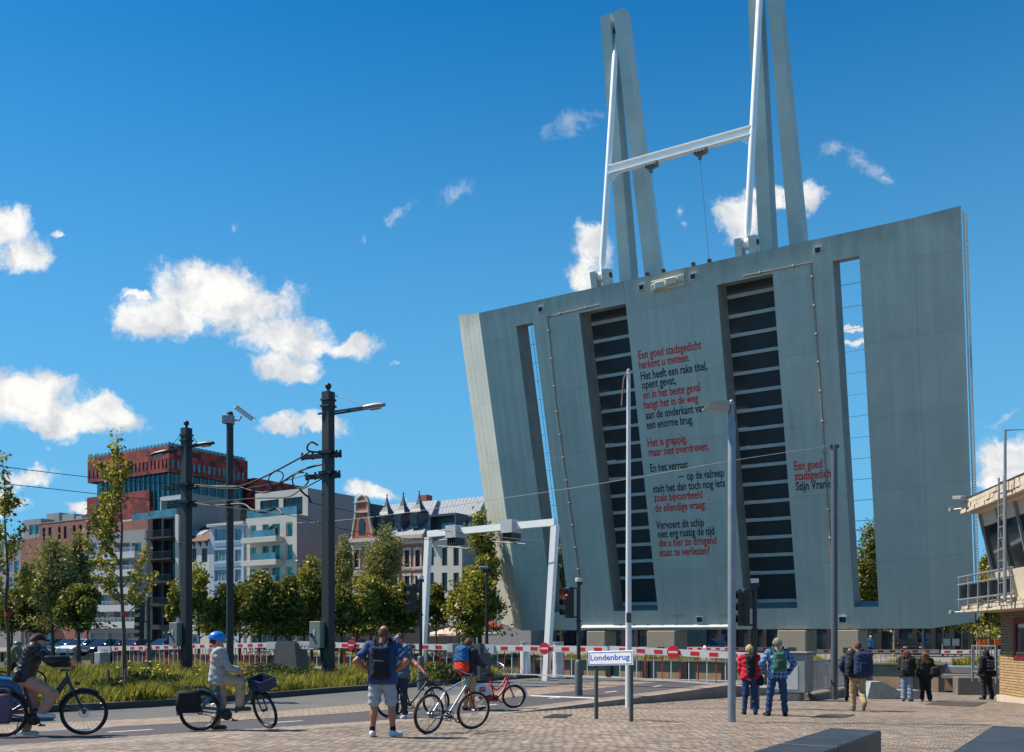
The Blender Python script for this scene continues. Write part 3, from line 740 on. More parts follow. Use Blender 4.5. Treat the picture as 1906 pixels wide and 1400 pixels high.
# small box vents on the underside
def vent(px, py, w=.42):
    a, b = on(px, py); mb = MB(); h = w * .9
    for (x0, x1, z0, z1) in ((-w / 2, w / 2, h / 2 - .05, h / 2), (-w / 2, w / 2, -h / 2, -h / 2 + .05), (-w / 2, -w / 2 + .05, -h / 2 + .05, h / 2 - .05), (w / 2 - .05, w / 2, -h / 2 + .05, h / 2 - .05)):
        mb.mat(0).box(a + x0, a + x1, b + z0, b + z1, .003, .12)
    mb.mat(1).box(a - w / 2 + .052, a + w / 2 - .052, b - h / 2 + .052, b + h / 2 - .052, .003, .02)
    mb.build('vent', [M_STEELW, M_DARKM], bridge)
for p in ((1007, 576), (1195, 535), (1291, 515), (1523, 466)): vent(*p)
for p in ((1303, 1153), (1569, 1153)): vent(*p, w=.5)
# locking gear near the tip
def jb():
    mb = MB(); a0, b0 = on(1214, 535); a1, b1 = on(1274, 520); b = (b0 + b1) / 2
    mb.rbox(a0, a1, b - .32, b + .32, .003, .10, .02); w = a1 - a0
    mb.rbox(a0 + .15 * w, a0 + .45 * w, b - .22, b + .18, .09, .42, .03); mb.rbox(a0 + .5 * w, a0 + .82 * w, b - .12, b + .26, .09, .48, .03)
    mb.rbox(a0 + .02 * w, a0 + .13 * w, b - .28, b + .1, .09, .3, .02); mb.rbox(a0 + .85 * w, a0 + .98 * w, b - .05, b + .3, .09, .3, .02)
    mb.build('locking_gear', M('cream_gear', srgb(214, 206, 188), .55), bridge)
jb()
for px, py in ((1200, 510), (1230, 503), (1286, 492), (1316, 485)):
    a, _ = on(px, py); mb = MB(); mb.box(a - .09, a + .09, BT + .002, BT + .26, -.55, -.3); mb.build('buffer', M_RUST, bridge)
# ledge and pull handles at the foot
a0 = on(1085, 1168)[0]; a1 = on(1358, 1165)[0]; b = on(1200, 1160)[1]
mb = MB(); mb.prism([(a0, b - .30, .002), (a0, b - .30, .28), (a0, b - .22, .30), (a0, b - .1, .002)], (a1 - a0, 0, 0)); mb.build('foot_ledge', M_STEELW, bridge)
for px in (1263, 1352):
    a, b = on(px, 1146); mb = MB(); mb.tube([(a - .33, b + .03, .003), (a - .33, b, .07), (a + .33, b, .07), (a + .33, b + .03, .003)], .022, 6); mb.build('handle', M_DARKM, bridge)
# railings on the deck side (seen edge-on beyond the right flank)
def deck_rail(a):
    mb = MB(); n = 150
    for i in range(n + 1):
        z = BB + .15 + (BT - BB - .2) * i / n; mb.box(a - .03, a + .03, z - .012, z + .012, -DEP - 1.15, -DEP - .03)
    mb.box(a - .05, a + .05, BB + .1, BT, -DEP - 1.22, -DEP - 1.151); mb.box(a - .04, a + .04, BB + .1, BT, -DEP - .10, -DEP - .02)
    mb.build('deck_railing', M_STEELW, bridge)
deck_rail(AR + .10); deck_rail(A0 - .2)

# the poem
def poem_line(mb, body, p0, p1, off):
    (a0, b0), (a1, b1) = on(*p0), on(*p1)
    b = (b0 + b1) / 2
    put_text(mb, body, (a0, b, .012), Vector((1, 0, 0)), Vector((0, 1, 0)), a1 - a0, CAPH, off)
CAPH = .52
POEM = [('r', 'Een goed stadsgedicht', 1189, 668, 1306, 650), ('r', 'herkent u meteen.', 1190, 686.5, 1284, 672.5), ('k', 'Het heeft een rake titel,', 1193, 705, 1317, 691),
        ('k', 'opent gevat,', 1195, 723, 1259, 716), ('r', 'en in het beste geval', 1198, 741, 1304, 729.5), ('r', 'hangt het in de weg', 1199, 760, 1300, 749),
        ('k', 'aan de onderkant van', 1202, 779, 1312, 767.5), ('k', 'een enorme brug.', 1204, 797, 1291, 789.5), ('r', 'Het is grappig,', 1206, 831.5, 1279, 824),
        ('r', 'maar niet overdreven.', 1208, 849, 1320, 838), ('k', 'En het verrast', 1211, 878, 1281, 872), ('k', '\u2013', 1264, 893, 1273, 892), ('k', 'op de valreep', 1279, 893, 1348, 887),
        ('k', 'stelt het dan toch nog iets', 1216, 916, 1350, 907), ('r', 'zoals bijvoorbeeld', 1218, 934, 1308, 927), ('r', 'de ellendige vraag:', 1220, 952, 1314, 947),
        ('k', 'Vervoert dit schip', 1222, 985, 1311, 979), ('k', 'niet erg rustig de tijd', 1225, 1001, 1330, 995), ('r', 'die u hier zo dringend', 1227, 1018, 1334, 1012),
        ('r', 'staat te verliezen?', 1228, 1036, 1322, 1031),
        ('r', 'Een goed', 1479, 876, 1531, 869.5), ('r', 'stadsgedicht', 1480, 894, 1553, 888), ('k', 'Stijn Vranken', 1482, 913, 1560, 907)]
M_PRED = M('poem_red', srgb(224, 30, 36), .5, var=.05); M_PBLK = M('poem_black', srgb(22, 34, 42), .5, var=.05)
for c, body, x0, y0, x1, y1 in POEM:
    mb = MB(); poem_line(mb, body, (x0, y0), (x1, y1), .017); mb.build('poem_line', M_PRED if c == 'r' else M_PBLK, bridge)

# hangers, balance beams, crossbeam: built in world space, then hung under the bridge root
LI = LM.inverted()
def wpart(name, mb, m, smooth=False):
    mb.v = [tuple(LI @ Vector(p)) for p in mb.v]; return mb.build(name, m, bridge, smooth)
def leaf_w(a, b, d=0.0): return LM @ Vector((a, b, d))
def bracket(px, py):
    a, _ = on(px, py); root = LM @ Vector((a, BT, -.35)); mb = MB()
    for s_ in (-1, 1):
        c = root + Hv * (.42 * s_)
        mb.cbox(c + Uv * .48 - Nv * 0, Hv * .42, Uv * 1.0, Nv * .75)
    mb.mat(1).cyl(root - Hv * .70 + Uv * .6, root + Hv * .70 + Uv * .6, .17, 12)
    wpart('hanger_bracket', mb, [M('bracket_paint', srgb(208, 202, 190), .55, var=.2, scale=2), M_DARKM])
    return root + Uv * .6
def upright_pt(px, py, Y): return P(px, py, Y)
rl = bracket(1117, 532); rr = bracket(1388, 472)
def at_depth(px, py, p): return P(px, py, p.y)
tipL = at_depth(1148, 62, rl); tipR = at_depth(1419, -95, rr)
for nm, a, b in (('hanger_rod', rl, tipL), ('hanger_rod', rr, tipR)):
    mb = MB(); d = (b - a).normalized()
    mb.tube([a - d * .1, a + d * .5, a + d * .9, b - d * 1.2, b - d * .8, b], [.12, .13, .20, .20, .13, .13], 14)
    mb.ball(a, .34, .34, .34, 12); wpart(nm, mb, M_RODW, True)
def beam(tip, sx, w0, w1, sep0, sep1, name='balance_beam'):
    """one twin arm: parallel to the raised leaf, tapering to the tip"""
    L = 34.0; top = tip + Uv * 1.1; mb = MB()
    foot = top - Uv * L; rings = []
    for c, w, sep in ((foot, w0, sep0), (top, w1, sep1)):
        q = c + Hv * (sx * sep); hh = w * 1.5
        rings += [q - Hv * w / 2 + Nv * hh / 2, q + Hv * w / 2 + Nv * hh / 2, q + Hv * w / 2 - Nv * hh / 2, q - Hv * w / 2 - Nv * hh / 2]
    mb.add(rings, [(0, 1, 5, 4), (1, 2, 6, 5), (2, 3, 7, 6), (3, 0, 4, 7), (0, 3, 2, 1), (4, 5, 6, 7)])
    return wpart(name, mb, M_BEAM)
for tip in (tipL, tipR):
    for sx in (-1, 1): beam(tip, sx, 1.02, .68, 1.42, .46)
    mb = MB(); mb.cyl(tip - Hv * .3 + Uv * .15, tip + Hv * .3 + Uv * .15, .2, 12); wpart('tip_pin', mb, M_DARKM)
# crossbeam between the rods with two hoist trolleys
def along(a, b, px):
    k0, k1 = 0.0, 1.0
    for _ in range(40):
        m_ = (k0 + k1) / 2; q = a.lerp(b, m_); y = HY - (q.z - HC) / q.y * F
        if y > px: k0 = m_
        else: k1 = m_
    return a.lerp(b, k0)
cl = along(rl, tipL, 318); cr = along(rr, tipR, 243)
mb = MB(); d = cr - cl; n_ = Vector((0, 0, 1)); w_ = d.cross(n_).normalized()
for (dz, h_, wd) in ((.24, .06, .40), (-.24, .06, .40), (0, .419, .09)): mb.cbox((cl + cr) / 2 + n_ * dz, d * .985, n_ * h_, w_ * wd)
wpart('crossbeam', mb, M_RODW)
for q, sg in ((cl, 1), (cr, -1)):
    mb = MB(); e = d.normalized() * sg; mb.prism([q - n_ * .28 + e * .1 - w_ * .06, q - n_ * .28 + e * .9 - w_ * .06, q - n_ * .85 + e * .12 - w_ * .06], w_ * .12); wpart('gusset', mb, M_RODW)
for kx, wire in ((.315, False), (.655, True)):
    q = cl.lerp(cr, kx); mb = MB(); e = d.normalized()
    mb.cbox(q - n_ * .36, e * .85, n_ * .16, w_ * .5); mb.cbox(q - n_ * .52, e * .5, n_ * .16, w_ * .3)
    for k in (-.3, -.1, .1, .3): mb.cyl(q - n_ * .45 + e * k - w_ * .3, q - n_ * .45 + e * k + w_ * .3, .07, 8)
    mb.cyl(q - n_ * .6, q - n_ * .85, .12, 10); wpart('hoist_trolley', mb, M('trolley_grey', srgb(120, 124, 126), .5, .4))
    a_ = on(1316 if wire else 1230, 490)[0]; mb = MB(); mb.cyl(q - n_ * .8, leaf_w(a_, BT + .1, -.4), .012, 5); wpart('hoist_cable', mb, M_DARKM)

# piers that carry the leaf's hinge, and the machinery pier
M_PIER = M('pier_concrete', srgb(152, 141, 122), .85, var=.14, scale=.5, bump=.2)
def pier(label, pxl, pxr, w_t, t0=60.6, top=2.06):
    def s_at(px):
        u = (px - CX) / F; Y = t0 / (Rv.x * u + Rv.y); return u * Y * Hv.x + Y * Hv.y
    s0, s1 = s_at(pxl), s_at(pxr)
    o = thing('bridge_pier', label, 'pier', ts(t0, (s0 + s1) / 2, 0), RZ, 'concrete piers under the bridge')
    mb = MB(); mb.rbox(-(s1 - s0) / 2, (s1 - s0) / 2, 0, w_t, -1.2, top, .04); mb.build('shaft', M_PIER, o)
    mb = MB(); mb.rbox(-.25, .25, -.03, -.001, .7, 1.0, .01); mb.build('hatch', M_DARKM, o)
    return o
pier('broad tan concrete pier behind the cyclist path barrier, nearest the flagpole', 1204, 1256, 2.2)
pier('tan concrete pier left of the flagpole under the leaf', 1092, 1126, 1.8)
pier('tan brick-patterned pier behind the man with the green rucksack', 1447, 1500, 2.5)
pier('grey pier right of the dark post in front of the railing', 1556, 1598, 2.5)
# ------------------------------------------------------------------ street furniture
M_POLE = M('pole_paint', srgb(48, 50, 52), .5, .2, var=.12, scale=2, bump=.05)
M_POLEG = M('galvanised', srgb(140, 144, 148), .5, .5, var=.12, scale=4)
M_LGREY = M('lamp_grey', srgb(150, 152, 152), .5, .2, var=.06)
M_WHITE = M('white_paint', (.62, .62, .61), .5, var=.06, scale=2)
M_RED = M('red_paint', srgb(205, 22, 34), .5, var=.06, scale=3)
M_BLK = M('black_plastic', (.012, .013, .015), .5, var=.1)
M_CAB = M('cabinet_grey', srgb(128, 136, 130), .55, var=.08, scale=2)
M_CABLE = M('black_cable', (.012, .012, .013), .6)
M_GLASSL = M('lamp_glass', (.45, .46, .46), .15, var=.05)
M_INS = M('insulator', srgb(120, 110, 100), .5)
def faced(dx, dy): return math.atan2(-dx, dy)           # rotation that turns local +y to (dx, dy)
def zat(py, Y): return HC + (HY - py) / F * Y

def tram_pole(px, pbase, ptop, Y, zb, label, arm_dir, cab, double):
    X = (px - CX) / F * Y; H = zat(ptop, Y) - zb
    o = thing('tram_pole', label, 'tram pole', (X, Y, zb), 0, 'tram and lamp poles on the verge')
    mb = MB(); mb.xf = Matrix.Rotation(RZ, 4, 'Z')
    mb.tube([(0, 0, -.3), (0, 0, H - .95)], [.265, .245], 4, sq=True); mb.build('shaft', M_POLE, o)
    mb = MB(); mb.xf = Matrix.Rotation(RZ, 4, 'Z'); mb.tube([(0, 0, H - .949), (0, 0, H - .25)], [.26, .26], 4, sq=True)
    mb.tube([(0, 0, H - .85), (0, 0, H - .78)], [.33, .33], 4, sq=True); mb.tube([(0, 0, H - .6), (0, 0, H - .53)], [.32, .32], 4, sq=True); mb.build('pole_head', M_POLE, o)
    mb = MB(); mb.tube([(0, 0, H - .25), (0, 0, H - .12)], [.06, .06], 8); mb.ball((0, 0, H - .02), .13, n=12); mb.build('finial', M_POLE, o, True)
    for sgn in ((1, -1) if double else (1,)):
        d = Vector(arm_dir) * sgn; d.z = .05 if sgn > 0 else -.16; u = Vector((-d.y, d.x, 0)).normalized(); zl = H - 1.1
        L = 2.05 if not double else (1.0 if sgn > 0 else 1.45)
        mb = MB()
        for k in (-.17, .17): mb.tube([Vector((0, 0, zl)) + u * k - d * .35, Vector((0, 0, zl)) + u * k * .8 + d * (L - .4)], .045, 4, sq=True)
        mb.tube([Vector((0, 0, zl)) + d * L * .45 - u * .16, Vector((0, 0, zl)) + d * L * .45 + u * .16], .04, 4)
        mb.build('lamp_arm', M_POLE, o)
        mb = MB(); c = Vector((0, 0, zl + .02)) + d * L; ex = d.normalized()
        rings = []
        for (k, w, h) in ((-.5, .12, .07), (-.25, .20, .10), (.15, .22, .11), (.45, .12, .06)):
            for a in range(10):
                th = 2 * math.pi * a / 10; rings.append(c + ex * k + u * w * math.cos(th) + Vector((0, 0, 1)) * h * math.sin(th) + ex.cross(u) * 0)
        fs = [(i * 10 + j, i * 10 + (j + 1) % 10, i * 10 + 10 + (j + 1) % 10, i * 10 + 10 + j) for i in range(3) for j in range(10)]
        fs += [tuple(range(9, -1, -1)), tuple(range(30, 40))]
        mb.add(rings, fs); la = mb.build('luminaire', M_LGREY if not double else M_POLE, o, True)
        mb = MB(); mb.cbox(c - Vector((0, 0, .105)) + ex * .02, ex * .45, u * .26, Vector((0, 0, .03))); mb.build('lens', M_GLASSL, la)
        mb = MB(); mb.tube([Vector((0, 0, H - .3)), c + Vector((0, 0, .08)) - ex * .4], .015, 5); mb.build('stay', M_POLEG, o)
    # bracket arms for the overhead line
    for k, (zz, L0, L1) in enumerate(((zat(843 if not double else 903, Y) - zb, 1.2, .55), (zat(881 if not double else 936, Y) - zb, 1.0, .5))):
        mb = MB(); e = Vector((-.93, .37, 0)) if not double else Vector((-.95, .3, 0))
        mb.cbox((0, 0, zz), Vector((e.y, -e.x, 0)) * .56, e * .56, Vector((0, 0, .12)))
        mb.cbox(e * (L0 - L1) / 2 + Vector((0, 0, zz - .1)), e * (L0 + L1), Vector((-e.y, e.x, 0)) * .22, Vector((0, 0, .16)))
        for q in (-L1, -L1 * .7, L0 * .6, L0): mb.cyl(e * q + Vector((0, 0, zz - .22)), e * q + Vector((0, 0, zz + .08)), .05, 6)
        mb.build('line_bracket', M_BLK, o)
    # cabinet strapped to the shaft
    x0, x1, y0, y1 = cab; w = (x1 - x0) / F * Y; h = (y1 - y0) / F * Y; zc = zat(y1, Y) - zb; xc = ((x0 + x1) / 2 - px) / F * Y
    mb = MB(); mb.xf = Matrix.Translation((xc, -.12, 0)) @ Matrix.Rotation(RZ * .8, 4, 'Z'); mb.rbox(-w * .42, w * .42, -.2, .26, zc, zc + h, .012); cb = mb.build('cabinet', M_CAB, o)
    mb = MB(); mb.xf = Matrix.Translation((xc, -.12, 0)) @ Matrix.Rotation(RZ * .8, 4, 'Z'); mb.rbox(-w * .12, w * .02, -.215, -.198, zc + h * .46, zc + h * .68, .004); mb.build('notice', M_WHITE, cb)
    mb = MB(); mb.xf = Matrix.Translation((xc, -.12, 0)) @ Matrix.Rotation(RZ * .8, 4, 'Z'); mb.rbox(-w * .3, -w * .16, -.26, -.198, zc + h * .42, zc + h * .58, .01); mb.build('lock_handle', M_BLK, cb)
    mb = MB(); mb.tube([(xc + .1, -.05, zc), (xc + .15, -.15, zc - .6), (.05, -.32, .3), (.0, -.3, 0)], .035, 6); mb.build('cable_drop', M_CABLE, o)
    return o
PY1, PY2 = 38.0, 44.5
ZP1, ZP2 = -.12, -.12
e_ = Vector((.93, -.36, 0))
tram_pole(611, 1253, 718, PY1, ZP1, 'tall dark tram pole with one lamp arm reaching right and a grey cabinet', e_, (578, 607, 1157, 1206), False)
tram_pole(347, 1240, 787, PY2, ZP2, 'tall dark tram pole with two lamp heads, behind the man in the blue helmet', Vector((.95, -.3, 0)), (318, 341, 1159, 1203), True)

def cctv():
    Y = 43.0; X = (428 - CX) / F * Y; zb = -.12; H = zat(772, Y) - zb
    o = thing('camera_pole', 'slim round dark pole topped by a white security camera', 'camera pole', (X, Y, zb))
    mb = MB(); mb.tube([(0, 0, -.3), (0, 0, H * .5), (0, 0, H)], [.165, .16, .15], 16); mb.build('shaft', M_POLE, o, True)
    mb = MB(); mb.lathe([(.2, H - .42), (.2, H - .05), (.17, H - .04)], 14); mb.rbox(-.3, .02, -.24, .0, H - .42, H - .05, .02); mb.build('collar_box', M_LGREY, o)
    mb = MB(); mb.lathe([(.13, H + .0), (.15, H + .04), (.12, H + .12)], 12); mb.build('cap', M_BLK, o)
    mb = MB(); mb.tube([(.1, -.05, H - .25), (.42, -.1, H - .28), (.55, -.12, H - .1)], .04, 6); mb.build('camera_arm', M_LGREY, o)
    mb = MB(); mb.xf = Matrix.Translation((.62, -.12, H + .06)) @ Matrix.Rotation(rad(36), 4, 'Y'); mb.rbox(-.42, .48, -.11, .11, -.09, .09, .02); mb.rbox(-.42, .58, -.14, .14, .09, .12, .01); mb.build('camera', M_WHITE, o)
cctv()

# ---- overhead wires
def wire(name, label, pts, r, m=M_CABLE, sag=0.0, cat='wire', group='overhead wires'):
    pts = [Vector(p) for p in pts]
    if sag and len(pts) == 2:
        a, b = pts; pts = [a.lerp(b, i / 14) - Vector((0, 0, sag * 4 * (i / 14) * (1 - i / 14))) for i in range(15)]
    o0 = pts[0].copy(); mb = MB(); mb.tube([p - o0 for p in pts], r, 6, True); o = mb.build(name, m, None, True); o.location = o0
    return tag(o, label, cat, group)
def smoothp(pts, n=6):
    pts = [Vector(p) for p in pts]; out = []
    for i in range(len(pts) - 1):
        p0 = pts[max(i - 1, 0)]; p1 = pts[i]; p2 = pts[i + 1]; p3 = pts[min(i + 2, len(pts) - 1)]
        for k in range(n):
            t = k / n; out.append(.5 * ((2 * p1) + (p2 - p0) * t + (2 * p0 - 5 * p1 + 4 * p2 - p3) * t * t + (3 * p1 - p0 - 3 * p2 + p3) * t ** 3))
    return out + [pts[-1]]
def wpx(name, label, pts, r, m=M_CABLE, group='overhead wires'):
    return wire(name, label, smoothp([P(*p) for p in pts]), r, m, group=group)
wpx('contact_wire', 'upper of two thin dark tram wires crossing the sky at the far left', [(-40, 863, 30), (165, 888, 37), (331, 902, 44)], .014)
wpx('contact_wire', 'lower of two thin dark tram wires crossing the sky at the far left', [(-40, 895, 30), (150, 916, 37), (331, 936, 44)], .014)
g = 'heavy cables between the tram poles'
wpx('feeder_cable', 'thick black cable sagging from the lamp-arm pole upper bracket to the far tram pole', [(575, 842, 38), (550, 857, 38.4), (480, 893, 40.2), (432, 907, 42), (362, 902, 44.2)], .035, group=g)
wpx('feeder_cable', 'thick black cable below the upper bracket with a drooping middle', [(600, 864, 38), (560, 876, 38.6), (520, 901, 39.5), (500, 915, 40), (480, 916, 40.5), (440, 906, 42.4), (400, 905, 43.5), (362, 906, 44.2)], .04, group=g)
wpx('feeder_cable', 'black cable loop arching over the upper bracket of the lamp-arm pole', [(592, 829, 37.9), (580, 823, 37.9), (572, 831, 37.9), (576, 840, 37.9), (600, 842, 37.9)], .04, group=g)
wpx('cable_ring', 'black ring of slack cable left of the lower bracket', [(566, 884, 38.4), (574, 893, 38.4), (570, 902, 38.4), (557, 909, 38.4), (546, 902, 38.5), (545, 890, 38.5), (552, 881, 38.5), (566, 879, 38.4)], .03, group=g)
wpx('cable_ring', 'black ring of slack cable farther left of the two', [(510, 876, 39.8), (524, 879, 39.8), (527, 888, 39.8), (519, 900, 39.8), (508, 906, 39.9), (501, 900, 39.9), (501, 888, 39.9), (510, 878, 39.8)], .026, group=g)
wpx('feeder_cable', 'black cable dropping from the lower strain wire in a double curve', [(558, 911, 38.4), (568, 921, 38.4), (575, 926, 38.4), (578, 935, 38.4)], .045, group=g)
wpx('feeder_cable', 'thick black cable running low between the poles past the camera pole', [(362, 936, 44.2), (400, 941, 43.2), (450, 938, 42.5), (468, 948, 42), (490, 954, 41), (515, 947, 40), (526, 957, 39.6)], .045, group=g)
wpx('strain_wire', 'taut strain wire from the lamp-arm pole to the low insulators', [(600, 891, 38), (560, 912, 38.6), (532, 926, 39.4), (470, 928, 41), (362, 937, 44.2)], .022)
wpx('strain_wire', 'taut upper strain wire with insulator beads between the poles', [(576, 883, 38), (500, 902, 40), (430, 910, 42), (362, 904, 44.2)], .014)
wpx('strain_wire', 'thin wire from the far tram pole over the dock to the white portal', [(362, 938, 44.2), (526, 957, 39.6), (640, 985, 41), (760, 1003, 43), (850, 1002, 43.6)], .014)
wpx('strain_wire', 'thin wire from the lamp-arm pole bracket over the roofs to the white portal', [(575, 935, 38.4), (700, 962, 40), (840, 990, 43.2), (960, 1003, 40.8), (1010, 1010, 40)], .014)
wpx('span_wire', 'long pale span wire crossing in front of the bridge leaf to the dark post', [(1553, 829, 33.7), (1360, 858, 35.2), (1150, 895, 37.2), (940, 927, 39.2), (640, 968, 41.8), (360, 980, 44.4)], .011, M('span_wire_grey', srgb(120, 124, 124), .5))

# ---- posts on the square
def round_post(name, label, cat, loc, H, r0, r1, m, cap=None, group=None):
    o = thing(name, label, cat, loc, 0, group); mb = MB(); mb.tube([(0, 0, -.2), (0, 0, H * .5), (0, 0, H)], [r0, (r0 + r1) / 2, r1], 18); mb.build('shaft', m, o, True)
    return o
b = G(1170, 1318); Hf = zat(692, b.y) - b.z
o = round_post('flagpole', 'tall slim white flagpole behind the street name sign', 'flagpole', b, Hf, .095, .05, M_WHITE)
mb = MB(); mb.lathe([(.055, Hf), (.06, Hf + .03), (.02, Hf + .08)], 12); mb.build('cap', M_LGREY, o)
mb = MB(); mb.tube(smoothp([(-.05, -.03, Hf - .05), (-.13, -.04, Hf - .18), (-.17, -.03, Hf - .5), (-.2, -.03, Hf - .95)]), .018, 6); mb.build('halyard', M('halyard_rust', srgb(150, 110, 100), .7), o)
mb = MB(); mb.box(-.075, .065, -.105, -.096, 2.35, 2.62); mb.build('sticker', M('sticker', srgb(70, 72, 78), .6, var=.6, scale=30), o)
b = G(1362, 1344); Hl = zat(748, b.y) - b.z; Hn = zat(790, b.y) - b.z
o = thing('street_lamp', 'grey street lamp with a flat head reaching left, in front of the second louvred slot', 'street lamp', b)
mb = MB(); mb.tube([(0, 0, -.2), (0, 0, .02), (0, 0, Hn), (0, 0, Hn + .12)], [.082, .082, .078, .055], 18); mb.build('shaft', M_POLEG, o, True)
mb = MB(); mb.tube([(0, 0, Hn + .1), (0, 0, Hl)], [.052, .05], 14); mb.ball((0, 0, Hl), .05); mb.build('upper_shaft', M_POLEG, o, True)
mb = MB(); mb.cyl((0, 0, Hl - .1), (-.10, 0, Hl - .1), .03, 8); mb.build('spigot', M_POLEG, o)
mb = MB(); x1, x0 = -.07, -.60; zt = Hl - .02
mb.add([(x1, -.13, zt + .02), (x1, .13, zt + .02), (x1, .13, zt - .16), (x1, -.13, zt - .16), (x0 + .18, -.13, zt + .01), (x0 + .18, .13, zt + .01), (x0, .05, zt - .16), (x0, -.05, zt - .16), (x0, .05, zt - .13), (x0, -.05, zt - .13)],
       [(0, 1, 2, 3), (0, 4, 5, 1), (4, 9, 8, 5), (9, 7, 6, 8), (3, 2, 6, 7), (1, 5, 8, 6, 2), (0, 3, 7, 9, 4)])
la = mb.build('luminaire', M('lamp_housing', srgb(158, 150, 142), .5, var=.08), o)
mb = MB(); mb.box(-.5, -.14, -.085, .085, zt - .175, zt - .163); mb.build('lens', M_GLASSL, la)
Yp = 33.7; b = W(1553, Yp); Hp = zat(829, Yp) - b.z
o = round_post('span_wire_post', 'tall dark grey round post beside the railing, holding the span wire', 'post', b, Hp, .12, .105, M('post_dark', srgb(92, 98, 104), .5, .3, var=.1))
mb = MB(); mb.cbox((0, 0, Hp - .04), (.3, 0, 0), (0, .12, 0), (0, 0, .1)); mb.build('wire_clamp', M_DARKM, o)

# street name sign
b0 = G(1108, 1339); b1 = G(1173, 1343); ex = Vector((b1.x - b0.x, b1.y - b0.y, 0)); wpost = ex.length; ex.normalize()
o = thing('street_name_sign', 'white street name sign with blue letters LONDENBRUG on two dark posts', 'street sign', b0, math.atan2(ex.y, ex.x))
z1 = zat(1213, 20.5) - b0.z; z0 = zat(1240, 20.5) - b0.z
for x in (0, wpost):
    mb = MB(); mb.tube([(x, 0.03, -.2 - (.02 if x else 0)), (x, 0.03, z1 - .06)], .045, 12); mb.build('post', M('sign_post', srgb(72, 82, 78), .6, var=.15), o, True)
mb = MB(); sx0, sx1 = -.17, wpost + .13; mb.xf = Matrix.Translation((0, 0, (z0 + z1) / 2)) @ Matrix.Rotation(rad(-1.9), 4, 'Y') @ Matrix.Translation((0, 0, -(z0 + z1) / 2))
xf = mb.xf; mb.rbox(sx0, sx1, -.05, -.02, z0, z1, .008); mb.rbox(sx0, sx0 + .16, -.02, .02, z1 - .06, z1 + .012, .01)
pl = mb.build('sign_plate', M('enamel_white', (.72, .72, .70), .35, var=.05), o)
mb = MB(); mb.xf = xf; M_BLUE = M('enamel_blue', srgb(24, 82, 190), .4)
for (a0, a1, c0, c1) in ((sx0 + .03, sx1 - .03, z1 - .035, z1 - .022), (sx0 + .03, sx1 - .03, z0 + .022, z0 + .035), (sx0 + .03, sx0 + .043, z0 + .0351, z1 - .0351), (sx1 - .043, sx1 - .03, z0 + .0351, z1 - .0351)): mb.box(a0, a1, -.054, -.0501, c0, c1)
mb.build('border', M_BLUE, pl)
mb = MB(); mb.xf = xf; put_text(mb, 'Londenbrug', (sx0 + .075, -.0535, z0 + .115), Vector((1, 0, 0)), Vector((0, 0, 1)), (sx1 - sx0) - .17, .118, .012); mb.build('lettering', M_BLUE, pl)

# ---- traffic lights
def traffic_light(px, Y, ptop, zb, label, side, lit=None, sleeve=True, back=False):
    X = (px - CX) / F * Y; H = zat(ptop, Y) - zb; o = thing('traffic_light', label, 'traffic light', (X, Y, zb), 0, 'traffic lights by the barriers')
    mb = MB(); mb.tube([(0, 0, -.3), (0, 0, H - .1)], .062, 12); mb.build('post', M_POLE, o, True)
    if sleeve: mb = MB(); mb.tube([(0, 0, -.3), (0, 0, 1.0), (0, 0, 1.06), (0, 0, 1.1)], [.125, .125, .11, .07], 16); mb.build('sleeve', M('sleeve_grey', srgb(84, 92, 92), .6, var=.12), o, True)
    mb = MB(); mb.lathe([(.10, H - .12), (.11, H - .02), (.10, H)], 14); mb.build('cap', M_WHITE, o)
    mb = MB(); mb.lathe([(.075, H - .22), (.085, H - .13)], 12, c=(.04, -.02, 0)); mb.build('sensor', M_BLK, o)
    fx = Vector((-.90, -.44, 0)); rz = faced(fx.x, fx.y); T = Matrix.Rotation(rz, 4, 'Z')
    zt = H - .26; zc = zt - .52
    def head(off, z_, nm='signal_head'):
        mb = MB(); mb.xf = Matrix.Translation(off) @ T; mb.rbox(-.16, .16, -.10, .10, z_ - .5, z_ + .5, .03); hd = mb.build(nm, M_BLK, o)
        for i, nm2 in enumerate(('red_lens', 'amber_lens', 'green_lens')):
            zz = z_ + .32 - .32 * i
            lm = M('lens_' + nm2, {0: (.25, .01, .01), 1: (.10, .05, .01), 2: (.01, .06, .03)}[i], .3)
            if lit == i: lm = M('lens_lit', (.8, .05, .03), .3, emit=(1, .06, .03, 2.5))
            mb = MB(); mb.xf = Matrix.Translation(off) @ T; mb.lathe([(.105, .101), (.09, .12), (.02, .13)], 14, c=(0, 0, zz), ax='Y'); mb.build(nm2, lm, hd)
            mb = MB(); mb.xf = Matrix.Translation(off) @ T
            n = 12; vs = []; fs = []
            for j in range(n + 1):
                a = rad(-35 + 250 * j / n); 
                for (r_, y_) in ((.135, .10), (.13, .33 - .10 * abs(j / n - .5)), (.122, .33 - .10 * abs(j / n - .5)), (.122, .10)): vs.append((r_ * math.cos(a), y_, zz + r_ * math.sin(a)))
            for j in range(n):
                for q in range(4): fs.append((j * 4 + q, j * 4 + (q + 1) % 4, j * 4 + 4 + (q + 1) % 4, j * 4 + 4 + q))
            mb.add(vs, fs); mb.build('visor', M_BLK, hd)
    head(Vector((side, 0, 0)), zc)
    if back: head(Vector((side * 1.35, .2, 0)), zc - .75)
    mb = MB()
    for zz in (zc + .45, zc - .47): mb.cyl((0, 0, zz), (side, 0, zz), .03, 6)
    mb.cyl((0, 0, zc - .62), (0, 0, zc - .56), .09, 10); mb.build('bracket', M_BLK, o)
    return o
traffic_light(1077, 30.8, 1076, -.22, 'traffic light with its red lamp lit beside the cycle path', -.30, lit=0)
